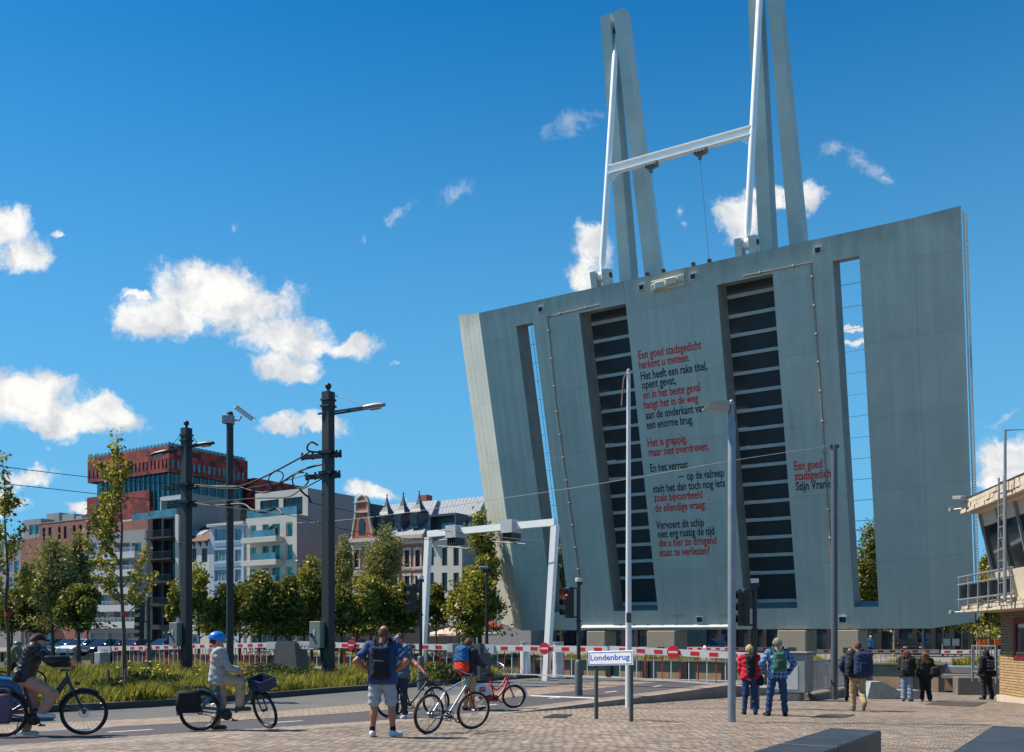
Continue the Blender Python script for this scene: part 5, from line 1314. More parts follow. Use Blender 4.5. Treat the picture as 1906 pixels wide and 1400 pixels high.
def B6():
    b = Bld('narrow_apartment_house', 'narrow pale blue house with stacked wide windows right of the camera pole', 390.5, 457, T0, 10, (455, 972), group=GQ)
    H = []; S = []
    for y in (984, 1023, 1060, 1098, 1136):
        H += [(b.lx(398.6), b.lx(424), b.lz(410, y + 22), b.lz(410, y)), (b.lx(436.5), b.lx(448.5), b.lz(440, y + 22), b.lz(440, y))]
        S += [(b.lx(398.6), b.lx(449), b.lz(420, y + 32.5), b.lz(420, y + 25.5))]
    b.body(M_BLUEW, H)
    for k, q in enumerate(H): b.window(q, M_GLB, M_FRW, cols=4 if k % 2 == 0 else 2)
    for q in S: b.part('spandrel', M('spandrel_blue', srgb(120, 140, 160), .4), lambda mb: mb.box(q[0], q[1], -.06, -.003, q[2], q[3]))
    b.part('cornice', M_FRW, lambda mb: mb.box(-.1, b.w + .02, -.5, -.01, b.h - .3, b.h + .1))
    b.part('roof_rail', M_FRD, lambda mb: [mb.box(.1, b.w - .1, .2, .25, b.h + 1.0, b.h + 1.06)] + [mb.box(.1 + (b.w - .3) * i / 12, .16 + (b.w - .3) * i / 12, .2, .25, b.h + .003, b.h + 1.0) for i in range(13)])
    b.part('roof_house', M_CHAR, lambda mb: mb.box(.5, b.w * .55, 2, 8, b.h + .003, b.h + 2.3))
    b.part('drain_pipe', M_FRW, lambda mb: mb.box(b.w - .35, b.w - .2, -.18, -.03, 0, b.h - .31))
B6()
def B7():
    b = Bld('modern_apartment_building', 'white modern apartment block with green glass windows and three jutting balconies', 457.5, 552.5, T0, 11.2, (552, 957), group=GQ)
    cols = ((465, 477), (488, 500), (506, 521), (532, 544.5)); rows = ((975, 1001), (1016, 1043.5), (1057, 1081), (1098, 1122)); H = []; n = 0
    for (y0, y1) in rows:
        for (p, q) in cols: H.append((b.lx(p), b.lx(q), b.lz(505, y1), b.lz(505, y0)))
    g = [(b.lx(466), b.lx(545), .3, 2.6)]
    b.body([M_RENDER, M_RENDG], H + g, deep=.55)
    for k, q in enumerate(H): b.window(q, M_TEAL, M_FRW if k % 4 in (0, 3) else M_FRD, cols=1 if k % 4 in (0, 3) else 2, fw=.06)
    b.window(g[0], M_GL, M_FRW, cols=8)
    for y in (1006, 1048.5, 1090, 1128):
        z = b.lz(505, y); f = b.part('balcony', M_RENDER, lambda mb: mb.rbox(b.lx(464), b.lx(529), -1.5, -.01, z - .35, z + .35, .02))
        b.part('glass_rail', M_GLB, lambda mb: mb.box(b.lx(485), b.lx(527), -1.4, -1.36, z + .351, z + 1.25), f)
        b.part('planter', M('planter_green', (.03, .05, .015), .9, var=.5, scale=4), lambda mb: [mb.ball((b.lx(519) + .3 * math.sin(i * 2.3), -1.0 + .2 * math.cos(i), z + .9 + .25 * i), .42, n=7) for i in range(3)], f) if y < 1030 else None
    zt = b.lz(572, 908, 2); x1 = b.w
    Hp = [(b.lx(484, 2), b.lx(519, 2), b.h + .3, b.lz(500, 931, 2)), (b.lx(527, 2), b.lx(563, 2), b.h + .3, b.lz(545, 926, 2))]
    b.body([M_RENDER, M_RENDG], Hp, 'penthouse', x0=b.lx(475, 2), x1=x1 - .003, z0=b.h + .003, z1=zt, y0=2.0, y1=11.1)
    for q in Hp: b.window(q, M_GL, M_FRD, cols=2)
    b.part('terrace_glass', M_GLB, lambda mb: mb.box(.1, b.w - .15, .1, .15, b.h + .004, b.h + 1.1))
    b.part('shop_canopy', M_FRW, lambda mb: mb.box(b.lx(462), b.lx(549), -1.3, -.01, 2.75, 3.1))
B7()
def B8():
    b = Bld('historic_brick_house', 'old red brick house with grey roof, three spired dormers and a round-topped gable', 655, 790, T0, 12, (700, 1001), group=GQ)
    bays = (664, 688, 712, 736, 758, 778); H = []
    for y, hh in ((1024, 32), (1072, 32), (1120, 30)):
        for p in bays: H.append((b.lx(p - 4.5), b.lx(p + 4.5), b.lz(p, y + hh), b.lz(p, y)))
    b.body([M_BR2, M_BR2], H)
    for q in H:
        f = b.window(q, M_GL, M_FRD, cols=2, rows=2)
        def sur(mb, q=q):
            mb.box(q[0] - .22, q[0] - .003, -.08, -.004, q[2], q[3]); mb.box(q[1] + .003, q[1] + .22, -.08, -.004, q[2], q[3]); mb.box(q[0] - .3, q[1] + .3, -.12, -.004, q[3] + .003, q[3] + .3); mb.box(q[0] - .3, q[1] + .3, -.16, -.004, q[2] - .2, q[2] - .003)
        b.part('stone_surround', M_STONE, sur, f)
    for y in (1012, 1061, 1109): z = b.lz(720, y); b.part('stone_band', M_STONE, lambda mb: mb.box(-.02, b.w + .02, -.10, -.003, z - .22, z + .22))
    b.part('shop_front', M_CHAR, lambda mb: mb.box(.4, b.w - .4, -.2, -.004, 0, 3.3))
    def cor(mb):
        mb.box(-.1, b.w + .1, -.6, -.01, b.h - .45, b.h - .02)
        for i in range(44): x = .1 + (b.w - .3) * i / 43; mb.box(x, x + .16, -.45, -.011, b.h - .72, b.h - .452)
    b.part('cornice', M_STONE, cor)
    ridge = b.lz(760, 936, 6.5); xa, xb = b.lx(703, 6.5), b.lx(815, 6.5)
    def roof(mb):
        mb.add([(-.1, -.3, b.h), (b.w + .05, -.3, b.h), (xb, 6.5, ridge), (xa - 1.5, 6.5, ridge), (b.w + .05, 13, b.h), (-.1, 13, b.h)], [(0, 1, 2, 3), (3, 2, 4, 5), (0, 3, 5), (1, 4, 2)])
        L = Vector((xb - b.w, 6.8, ridge - b.h))
        for i in range(22):                                                # standing seams
            x = .2 + (b.w - .3) * i / 21; k = x / b.w; x2 = xa - 1.5 + (xb - xa + 1.5) * k
            mb.obox((x, -.29, b.h + .012), (.03, 0, 0), (x2 - x, 6.78, ridge - b.h), (0, -.008, .012))
    b.part('roof', M_SLATE, roof)
    for px in (717.5, 748, 777.5):
        x = b.lx(px, 1); z0 = b.h + .9; mb = MB(); mb.rbox(x - .58, x + .58, .35, 2.6, z0, z0 + 1.9, .02); d = mb.build('dormer', M_SLATED, b.o)
        mb = MB(); e = .85; zt = z0 + 1.9; prof = [(1.05, 0), (.68, .45), (.38, 1.0), (.15, 1.75), (.03, 2.5)]; vs = []
        for k, dz in prof: vs += [(x - e * k, 1.3 - e * k, zt + dz), (x + e * k, 1.3 - e * k, zt + dz), (x + e * k, 1.3 + e * k, zt + dz), (x - e * k, 1.3 + e * k, zt + dz)]
        fs = [(0, 1, 2, 3)] + [(4 * i + j, 4 * i + (j + 1) % 4, 4 * i + 4 + (j + 1) % 4, 4 * i + 4 + j) for i in range(4) for j in range(4)]
        mb.add(vs, fs); mb.ball((x, 1.3, zt + 2.55), .12, n=6); mb.build('spire', M_SLATED, d)
        mb = MB(); mb.box(x - .36, x + .36, .30, .345, z0 + .35, z0 + 1.75); mb.build('dormer_window', M_GL, d)
        mb = MB(); mb.box(x - .42, x - .361, .27, .345, z0 + .3, z0 + 1.8); mb.box(x + .361, x + .42, .27, .345, z0 + .3, z0 + 1.8); mb.build('dormer_frame', M_FRD, d)
    # brick gable on the left with stone edges and a round-headed top
    gx0, gx1, gc = b.lx(657), b.lx(699), b.lx(677); zt = b.lz(677, 950)
    pr = [(gx0, b.h), (gx1, b.h), (gx1 - .2, b.h + .5), (gc + 1.0, zt - .3), (gc + .95, zt + 1.0), (gc + .6, zt + 1.6), (gc, zt + 1.85), (gc - .6, zt + 1.6), (gc - .95, zt + 1.0), (gc - 1.0, zt - .3), (gx0 + .2, b.h + .5)]
    b.part('gable', M_BR2, lambda mb: mb.prism([(x, -.35, z) for x, z in pr], (0, .5, 0)))
    def ged(mb):
        for (p, q) in zip(pr[2:], pr[3:] ): mb.tube([(p[0], -.3, p[1]), (q[0], -.3, q[1])], .17, 6)
        mb.box(gc - 1.15, gc + 1.15, -.5, -.36, zt - .35, zt - .1); mb.box(gc - 1.2, gc + 1.2, -.55, -.36, zt + .95, zt + 1.1)
    b.part('gable_coping', M_STONE, ged)
    b.part('gable_window', M_GL, lambda mb: mb.prism([(gc - .5, -.40, b.h + .5), (gc + .5, -.40, b.h + .5), (gc + .5, -.40, b.h + 2.0), (gc + .3, -.40, b.h + 2.4), (gc, -.40, b.h + 2.55), (gc - .3, -.40, b.h + 2.4), (gc - .5, -.40, b.h + 2.0)], (0, .045, 0)))
    b.part('gable_roof', M_SLATED, lambda mb: mb.prism([(gc - 1.0, .151, zt + .8), (gc + 1.0, .151, zt + .8), (gx1 - .3, .151, b.h + .3), (gx0 + .3, .151, b.h + .3)], (0, 3.5, 0)))
    b.part('chimney', M_BR2, lambda mb: mb.rbox(xb - 3.2, xb - 2.0, 6.8, 8.0, ridge - 1, ridge + .9, .03))
B8()
def B9():
    b = Bld('grey_modern_house', 'grey modern house with dark metal roof and a big boxed dormer behind the white portal', 790.5, 860, T0, 11, (850, 1004), group=GQ)
    H = [(b.lx(p - 5), b.lx(p + 5.5), b.lz(p, y + 34), b.lz(p, y)) for y in (1019, 1066, 1113) for p in (802, 827, 848.5)]
    b.body([M_RENDER, M_RENDG], H, deep=.4)
    for q in H: b.window(q, M_GL, M_FRD, fw=.09)
    rz_ = b.lz(860, 929, 6)
    def roof(mb):
        mb.add([(b.lx(806), -.2, b.h), (b.w, -.2, b.h), (b.w, 5.5, rz_), (b.lx(826, 6), 5.5, rz_), (b.w, 11, b.h), (b.lx(806), 11, b.h)], [(0, 1, 2, 3), (3, 2, 4, 5), (1, 4, 2), (0, 3, 5)])
        for i in range(13):
            k = i / 12; x = b.lx(806) + (b.w - b.lx(806) - .1) * k; x2 = b.lx(826, 6) + (b.w - b.lx(826, 6) - .1) * k
            mb.obox((x, -.19, b.h + .012), (.03, 0, 0), (x2 - x, 5.68, rz_ - b.h), (0, -.008, .012))
    b.part('roof', M_SLATE, roof)
    x0, x1 = b.lx(803), b.lx(853); z1 = b.lz(830, 957)
    d = b.part('boxed_dormer', M_SLATED, lambda mb: (mb.box(x0, x1, -.5, 4, z1 - .25, z1), mb.box(x0, x0 + .2, -.5, 4, b.h - .2, z1 - .251), mb.box(x1 - .2, x1, -.5, 4, b.h - .2, z1 - .251), mb.box(x0 + .201, x1 - .201, .6, 3.9, b.h - .2, z1 - .252)))
    f = b.window((b.lx(816), b.lx(850), b.h - .1, z1 - .9), M_GLB, M_FRD, cols=3, parent=d, y=.45)
    b.part('low_annex', M_RENDG, lambda mb: mb.box(b.w + .02, b.w + 9, .5, 9, 0, 9.5))
    b.part('cafe_front', M_CHAR, lambda mb: mb.box(.3, b.w - .3, -.3, -.004, 0, 3.0))
B9()
# low dark glass hall behind the bridge, and what stands before it
def hall():
    T = 97; b = Bld('glass_hall', 'long low dark glazed hall seen under the raised bridge leaf', 935, 1880, T, 14, 5.2, cat='hall')
    n = 34; H = [(b.w * i / n + .2, b.w * (i + 1) / n - .2, .3, 4.3) for i in range(n)]
    b.body(M_CHAR, H, deep=.4)
    for q in H: b.window(q, M_GL, M_FRD, cols=2, rows=2)
    b.part('roof_edge', M_DARKM, lambda mb: mb.box(-.3, b.w + .3, -.5, -.01, 5.0, 5.45))
hall()
def bigblock():
    T = 130; b = Bld('office_block', 'pale office block far behind the trees, right of the bridge piers', 1000, 1330, T, 14, 9.0, group='offices behind the hall', cat='building')
    H = [(2 + 4.2 * i, 4.6 + 4.2 * i, z, z + 1.8) for i in range(int(b.w / 4.2) - 1) for z in (1, 4.2, 7)]
    H = H[:80]; b.body(M_RENDG, H)
    for q in H: b.window(q, M_GL, M_FRW)
bigblock()

# ---- the bridge keeper's brick house
def house():
    d = Vector((-.137, -.99, 0)).normalized(); n = Vector((d.y, -d.x, 0))        # d along the wall towards the camera, n to the left
    C0 = Vector((16.13, 32.0, 0)); zg = zpl(16, 32)
    o = thing('bridge_keeper_house', 'yellow brick bridge keeper house with overhanging balcony and leaning upper windows', 'house', (C0.x, C0.y, 0), math.atan2(d.y, d.x))
    # local x = along d; local y = left-normal of d ... house body lies at -y' (to the right)
    sgn = 1 if (Matrix.Rotation(math.atan2(d.y, d.x), 3, 'Z') @ Vector((0, 1, 0))).dot(n) > 0 else -1
    Yl = lambda v: v * sgn
    def bx(mb, x0, x1, y0, y1, z0, z1): a, b_ = sorted((Yl(y0), Yl(y1))); mb.box(x0, x1, a, b_, z0, z1)
    L = 9.0; zs = zat(1140, 32.2); z1 = zs + .33; ztop = zat(955, 32.2)
    zmid = zat(1212, 31.5)
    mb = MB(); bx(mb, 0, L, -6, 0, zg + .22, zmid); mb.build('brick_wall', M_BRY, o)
    mb = MB(); bx(mb, .02, L, -6, -.03, zmid, zs + .02); mb.build('upper_brick_wall', M_BRD, o)  # darker copy of the yellow brick: shade under the balcony put into its colour
    mb = MB(); bx(mb, -.06, L, -6, .07, zg - .6, zg + .22); mb.build('plinth', M_STONE, o)
    mb = MB(); bx(mb, 1.25, 1.45, -.1, .02, zs - 1.55, zs - .25); bx(mb, 2.7, 2.9, -.1, .02, zs - 1.55, zs - .25); bx(mb, 1.451, 2.699, -.1, .02, zs - 1.55, zs - 1.4); bx(mb, 1.451, 2.699, -.1, .02, zs - .4, zs - .25); w = mb.build('window', M('wine_frame', srgb(110, 20, 40), .5), o)
    mb = MB(); bx(mb, 1.451, 2.699, -.1, -.02, zs - 1.399, zs - .401); mb.build('pane', M_GL, w)
    # rough stone slab edges: stacked split-face blocks
    def split(name, x0, x1, y0, y1, za, zb_, seedv):
        r = random.Random(seedv); mb = MB(); rows = max(1, int((zb_ - za) / .11)); hh = (zb_ - za) / rows
        bx(mb, x0 + .06, x1, y0, y1 - .06, za, zb_)
        for k in range(rows):
            x = x0
            while x < x1 - .05:
                ln = min(r.uniform(.28, .55), x1 - x); j = r.uniform(0, .05); bx(mb, x + .008, x + ln - .008, y1 - .07, y1 - .05 + j, za + k * hh + .008, za + (k + 1) * hh - .006); x += ln
            y = y1 - .1
            while y > y0 + .1:
                ln = min(r.uniform(.28, .5), y - y0); j = r.uniform(0, .05); bx(mb, x0 + .05 - j, x0 + .07, y - ln + .008, y - .008, za + k * hh + .008, za + (k + 1) * hh - .006); y -= ln
        return mb.build(name, M('split_stone', srgb(190, 176, 156), .85, var=.14, scale=3, bump=.4, bscale=18), o)
    split('balcony_slab', -.35, L, -6, 1.12, zs, z1, 1)
    split('roof_fascia', -.35, L, -6.5, 1.12, ztop, ztop + .42, 2)
    mb = MB(); bx(mb, -.2, L, -6.4, 1.0, ztop + .421, ztop + .52); mb.build('roof', M_CHAR, o)
    mb = MB(); bx(mb, .05, L, -5.8, .92, ztop - .06, ztop - .003); mb.build('soffit', M('soffit_cream', srgb(190, 178, 160), .8), o)
    # leaning glazing
    lean = .62
    def lw(x, k, off=0.0): return (x, Yl(-.02 + lean * k + off), z1 + (ztop - .06 - z1) * k)
    mb = MB(); mb.add([lw(.0, .34, -.03), lw(L, .34, -.03), lw(L, .86, -.03), lw(.0, .86, -.03)], [(0, 1, 2, 3)]); mb.build('glazing', M('house_glass', (.012, .015, .018), .05, var=.4), o)
    M_CR = M('cream_panel', srgb(196, 184, 166), .75, var=.08)
    mb = MB(); mb.add([lw(0, 0, -.02), lw(L, 0, -.02), lw(L, .34, -.02), lw(0, .34, -.02), lw(0, .86, -.02), lw(L, .86, -.02), lw(L, 1, -.02), lw(0, 1, -.02)], [(0, 1, 2, 3), (4, 5, 6, 7)]); mb.build('cream_panels', M_CR, o)
    mb = MB(); mb.add([lw(0, 0), lw(0, 1), (0, Yl(-5), ztop - .06), (0, Yl(-5), z1)], [(0, 1, 2, 3)]); mb.build('end_wall', M_CR, o)
    for x in (.02, 1.55, 3.1, 4.65, 6.2):
        mb = MB(); mb.tube([lw(x, 0, .03), lw(x, 1, .03)], .06, 4, sq=True); mb.build('mullion', M_POLEG, o)
    # balcony rail with dark glass panels
    def rail(mb):
        for z in (zs + 1.17, zs + .92, zs + .42): mb.tube([(-.35, Yl(1.2), z), (4.6, Yl(1.2), z)], .035, 6)
        for i in range(6): x = -.2 + .93 * i; mb.tube([(x, Yl(1.2), zs + .1), (x, Yl(1.2), zs + 1.17)], .03, 6)
    mb = MB(); rail(mb); rp = mb.build('balcony_rail', M_POLEG, o)
    for i in range(5): mb = MB(); bx(mb, -.17 + .93 * i, .70 + .93 * i, 1.165, 1.18, zs + .46, zs + .88); mb.build('dark_panel', M('smoked_glass', (.01, .012, .014), .12), rp)
    # ladder and the pipe frame over it
    xl = 3.75; mb = MB()
    for dx in (0, .42): mb.tube([(xl + dx, Yl(1.3), z1 - .1), (xl + dx, Yl(1.3), ztop + .55)], .03, 6)
    for i in range(11): z = z1 + .1 + (ztop - z1 + .3) * i / 10; mb.tube([(xl, Yl(1.3), z), (xl + .42, Yl(1.3), z)], .018, 6)
    mb.build('ladder', M_POLEG, o)
    zp = zat(826, 29.8); mb = MB(); mb.tube([(xl + .62, Yl(1.34), z1 - .1), (xl + .62, Yl(1.34), zp), (xl + .62, Yl(-.8), zp), (xl + .62, Yl(-.8), ztop + .4)], .045, 8); mb.build('pipe_frame', M_POLEG, o)
    for (z, x) in ((ztop + .5, -.3), (ztop + .18, -.55), (zs + .02, -.5)):
        mb = MB()
        if x == -.3: mb.xf = Matrix.Translation((x + .3, Yl(1.25), z)) @ Matrix.Rotation(rad(8), 4, 'Y'); mb.rbox(-.5, .35, -.09, .09, -.06, .07, .02)
        else: mb.tube([(-.2, Yl(1.0), z), (x, Yl(1.35), z)], .025, 6); mb.rbox(x - .12, x + .08, Yl(1.35) - .06, Yl(1.35) + .06, z - .06, z + .06, .01)
        mb.build('security_camera', M_LGREY, o)
house()

# ---- small things on the far bank
def parasol(label, px, Y, zc, r, m, closed=False):
    o = thing('parasol', label, 'parasol', ((px - CX) / F * Y, Y, 0), 0.4, 'cafe parasols'); mb = MB(); mb.cyl((0, 0, 0), (0, 0, zc), .04, 8); mb.build('pole', M_DARKM, o)
    mb = MB()
    if closed: mb.lathe([(.05, zc), (.16, zc - .4), (.22, zc - 1.4), (.14, zc - 1.9)], 10)
    else:
        vs = [(0, 0, zc)] + [(r * math.cos(k * math.pi / 4), r * math.sin(k * math.pi / 4), zc - .65) for k in range(8)] + [(r * math.cos(k * math.pi / 4), r * math.sin(k * math.pi / 4), zc - .85) for k in range(8)]
        mb.add(vs, [(0, 1 + k, 1 + (k + 1) % 8) for k in range(8)] + [(1 + k, 9 + k, 9 + (k + 1) % 8, 1 + (k + 1) % 8) for k in range(8)])
    mb.build('canopy', m, o)
M_PAR = M('parasol_beige', srgb(206, 178, 156), .85, var=.06); M_PRD = M('parasol_red', srgb(190, 30, 40), .8)
parasol('open beige parasol left of the rucksack man', 838, 92, 2.6, 2.6, M_PAR); parasol('open beige parasol under the leafy tree beside the small lamp', 880, 90, 2.65, 2.5, M_PAR)
parasol('red and white parasol right behind the beige one', 908, 96, 3.3, 1.7, M_PRD); parasol('closed brown parasol behind the white portal leg', 796, 84, 3.5, 1, M('parasol_brown', srgb(110, 86, 76), .85), True)
def board(name, label, px, py0, py1, w, Y, m, cat):
    o = thing(name, label, cat, ((px - CX) / F * Y, Y, .02)); z1 = zat(py0, Y) - .02; z0 = zat(py1, Y) - .02
    mb = MB(); mb.box(-w / 2, w / 2, -.03, .03, z0, z1); mb.build('panel', m, o)
    mb = MB(); mb.cyl((0, .05, 0), (0, .05, z1 - .1), .04, 6); mb.build('post', M_POLEG, o); return o
M_ORA = M('orange_sheet', srgb(240, 100, 20), .6, var=.08)
board('road_work_board', 'large orange board behind the person in the black hoodie', 1833, 1190, 1206, .95, 78, M_ORA, 'board'); board('road_work_board', 'small orange board close to the brick house corner', 1857, 1189, 1201, .55, 78, M_ORA, 'board')
board('notice_board', 'upright white notice board under the right end of the leaf', 1764, 1189, 1202, .7, 82, M_WHITE, 'board'); board('notice_board', 'wider white notice board next to the upright one', 1777, 1189, 1202, .75, 82, M_WHITE, 'board')
board('blue_sign', 'small blue sign on a post among the bare trunks', 1722, 1187, 1194, .4, 84, M('sign_blue', srgb(20, 80, 190), .4), 'sign')
board('blue_sign', 'small blue sign on a thin post left of the grey-haired couple', 1346, 1180, 1186, .4, 88, M('sign_blue', srgb(20, 80, 190), .4), 'sign')
def bus():
    Y = 86; o = thing('city_bus', 'dark fronted city bus with lit headlamps parked under the leaf', 'bus', ((1292 - CX) / F * Y, Y, .02), .15)
    mb = MB(); mb.rbox(-1.25, 1.25, 0, 10, .35, 2.95, .12); mb.build('body', M('bus_body', srgb(64, 72, 80), .35), o)
    mb = MB(); mb.rbox(-1.1, 1.1, -.02, .01, 1.15, 2.45, .005); mb.build('windscreen', M_GL, o)
    mb = MB(); mb.rbox(-.75, .75, -.03, .01, 2.55, 2.8, .005); mb.build('destination_screen', M_BLK, o)
    for s_ in (-1, 1):
        mb = MB(); mb.lathe([(.11, -.03), (.10, -.05)], 10, c=(s_ * .95, 0, .75), ax='Y'); mb.build('headlight', M('headlamp', (1, .9, .7), .3, emit=(1, .88, .6, 3.0)), o)
        for y in (1.6, 7.6): mb = MB(); mb.lathe([(.3, -.12), (.48, -.1), (.48, .1), (.3, .12)], 16, c=(s_ * 1.14, y, .48), ax='X'); mb.build('wheel', M_BLK, o)
bus()
# ------------------------------------------------------------------ trees
M_BARK = M('bark', srgb(92, 78, 62), .9, var=.25, scale=6, bump=.5, bscale=30); M_BARKP = M('pale_bark', srgb(150, 136, 112), .9, var=.25, scale=8, bump=.3)
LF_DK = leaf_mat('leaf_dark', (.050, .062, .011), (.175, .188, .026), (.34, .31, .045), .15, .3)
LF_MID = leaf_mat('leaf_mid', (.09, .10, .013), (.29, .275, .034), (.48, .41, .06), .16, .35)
LF_OL = leaf_mat('leaf_olive', (.11, .115, .034), (.29, .275, .08), (.44, .39, .13), .18, .3)
LF_YEL = leaf_mat('leaf_yellow', (.10, .10, .012), (.25, .235, .03), (.48, .42, .06), .2, .45)

def limb_tree_mesh(base_h, H, r0, r, nl, spread, ox=0.0):
    mb = MB(); tips = []
    tr = [Vector((ox * (k / 6) ** 2 + r.uniform(-.06, .06) * k / 6 * H * .2, r.uniform(-.06, .06) * k / 6 * H * .2, H * .86 * k / 6)) for k in range(7)]; tr[0].z = -.2; tr[0].x = tr[0].y = 0
    mb.tube(tr, [r0 * (1 - .13 * k) for k in range(7)], 8)
    for i in range(nl):
        k = r.uniform(base_h / H, .82); p = tr[min(5, int(k / .86 * 6))].lerp(tr[min(6, int(k / .86 * 6) + 1)], .5)
        th = r.uniform(0, 6.283); L = spread * r.uniform(.5, .95) * (1 - .35 * k); d = Vector((math.cos(th), math.sin(th), r.uniform(.35, .9))).normalized()
        q = [p, p + d * L * .5 + Vector((0, 0, .05)), p + d * L + Vector((0, 0, .12 * L))]
        rr = r0 * (1 - .8 * k) * .5 + .012; mb.tube(q, [rr, rr * .7, rr * .35], 5); tips.append(q[2])
    return mb, tips

def far_tree(name, label, px, ytop, ybot, hw, Y, leafm, n=4200, size=.30, seedv=0, group='trees along the far quay', bark=M_BARK, ratio=1.0, z0=.02, clumps=16, hole=.0, asp=.55):
    X = (px - CX) / F * Y; ht = zat(ytop, Y) - z0; hb = max(1.2, zat(ybot, Y) - z0); w = hw / F * Y * 1.28; n = int(n * 1.6); size *= 1.08; clumps += 6
    rr = random.Random(seedv + 11); r = np.random.default_rng(seedv + 5)
    o = thing(name, label, 'tree', (X, Y, z0), 0, group)
    mb, _ = limb_tree_mesh(hb * .8, ht, max(.10, ht * .018), rr, 12, w * 1.0); mb.build('trunk', bark, o, True)
    ch = ht - hb; cen = np.array([0, 0, hb + ch * .5]); pts = []
    for i in range(clumps):
        d = r.normal(size=3); d /= np.linalg.norm(d); q = r.uniform(.25, .80)
        zrel = d[2] * q; prof = math.sqrt(max(.12, 1 - abs(zrel + .12) ** 1.7)) * ratio
        c = cen + np.array([d[0] * q * w * prof, d[1] * q * w * prof, zrel * ch * .52]); rad_ = r.uniform(.30, .52) * w; rz_ = rad_ * r.uniform(.8, 1.3)
        m_ = int(n / clumps * r.uniform(.7, 1.3)); e = r.normal(size=(m_, 3)); e /= np.linalg.norm(e, axis=1)[:, None]
        rr_ = r.random(m_) ** .5; pts.append(c + e * rr_[:, None] * np.array([rad_, rad_, rz_]))
    # top and bottom tufts reach the outline
    for zz, k in ((ht - .35, .16), (ht - .18 * ch, .34), (hb + .1 * ch, .5)):
        m_ = n // 26; e = r.normal(size=(m_, 3)); pts.append(np.array([0, 0, zz]) + e * np.array([w * k, w * k, ch * .055]))
    pts = np.concatenate(pts); keep = r.random(len(pts)) > hole; leaves_obj('crown', leaf_quads(pts[keep], size, r, aspect=asp), leafm, o)
    return o
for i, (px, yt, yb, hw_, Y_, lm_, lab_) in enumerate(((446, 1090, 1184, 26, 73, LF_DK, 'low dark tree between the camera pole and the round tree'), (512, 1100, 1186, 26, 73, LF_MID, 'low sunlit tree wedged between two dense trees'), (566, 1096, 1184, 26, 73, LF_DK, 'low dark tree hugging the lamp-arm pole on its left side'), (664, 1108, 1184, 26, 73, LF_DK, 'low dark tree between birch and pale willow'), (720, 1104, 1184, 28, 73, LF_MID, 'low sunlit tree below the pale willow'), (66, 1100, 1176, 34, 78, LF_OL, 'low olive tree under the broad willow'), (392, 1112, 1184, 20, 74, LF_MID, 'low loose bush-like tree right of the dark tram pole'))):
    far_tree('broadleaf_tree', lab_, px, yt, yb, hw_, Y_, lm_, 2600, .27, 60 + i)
far_tree('willow_tree', 'broad olive willow at the left end of the row, in front of the brick block', 98, 1008, 1172, 50, 74, LF_OL, 8000, .30, 1, asp=.3, clumps=24)
far_tree('willow_tree', 'taller olive willow right of the broad one, in front of the brick block', 146, 996, 1160, 30, 76, LF_OL, 5500, .30, 2, asp=.3, clumps=20)
far_tree('broadleaf_tree', 'dark low tree in front of the white balcony building, beside the olive willows', 148, 1088, 1172, 34, 72, LF_DK, 3800, .30, 3)
far_tree('broadleaf_tree', 'dim tree behind the far left sapling', 22, 1098, 1175, 40, 76, LF_DK, 3800, .30, 4)
far_tree('young_maple', 'loose thin maple between the dark tram pole and the camera pole', 370, 1052, 1178, 27, 70, LF_MID, 2200, .26, 5, hole=.25, clumps=13)
far_tree('young_maple', 'small loose tree left of the tram pole with two lamp heads', 326, 1080, 1180, 14, 70, LF_MID, 1100, .26, 6, hole=.2, clumps=9)
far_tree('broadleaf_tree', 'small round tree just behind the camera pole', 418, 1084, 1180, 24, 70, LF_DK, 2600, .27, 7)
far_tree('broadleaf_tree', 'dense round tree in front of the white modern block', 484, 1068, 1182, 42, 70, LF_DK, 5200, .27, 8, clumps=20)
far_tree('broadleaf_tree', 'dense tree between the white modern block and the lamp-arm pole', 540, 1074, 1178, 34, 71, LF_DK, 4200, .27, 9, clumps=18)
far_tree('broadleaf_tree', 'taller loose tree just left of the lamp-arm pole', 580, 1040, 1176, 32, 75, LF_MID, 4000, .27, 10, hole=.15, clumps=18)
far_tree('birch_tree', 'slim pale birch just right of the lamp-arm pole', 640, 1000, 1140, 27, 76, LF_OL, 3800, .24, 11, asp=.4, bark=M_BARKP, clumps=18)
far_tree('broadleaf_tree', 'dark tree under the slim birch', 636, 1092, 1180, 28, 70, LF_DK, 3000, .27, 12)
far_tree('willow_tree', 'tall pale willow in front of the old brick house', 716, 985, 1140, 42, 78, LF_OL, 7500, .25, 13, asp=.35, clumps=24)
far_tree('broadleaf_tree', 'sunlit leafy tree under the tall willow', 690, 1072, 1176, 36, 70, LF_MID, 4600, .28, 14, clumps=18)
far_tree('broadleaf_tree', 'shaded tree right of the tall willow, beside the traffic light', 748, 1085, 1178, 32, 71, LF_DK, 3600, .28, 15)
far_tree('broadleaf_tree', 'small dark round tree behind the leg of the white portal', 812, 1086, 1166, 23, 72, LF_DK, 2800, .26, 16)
far_tree('poplar_tree', 'tall slim tree against the left edge of the bridge leaf', 893, 962, 1165, 32, 72, LF_MID, 6000, .28, 17, clumps=24)
far_tree('broadleaf_tree', 'spreading sunlit tree with low branches beside the bridge leaf', 884, 1068, 1182, 42, 70, LF_MID, 5200, .28, 18, clumps=20)
far_tree('broadleaf_tree', 'tree seen through the narrow left slot of the leaf', 1046, 992, 1168, 34, 84, LF_DK, 4200, .30, 19)
far_tree('broadleaf_tree', 'tree seen through the right open slot of the leaf', 1622, 985, 1170, 46, 84, LF_DK, 6500, .28, 20, clumps=22)
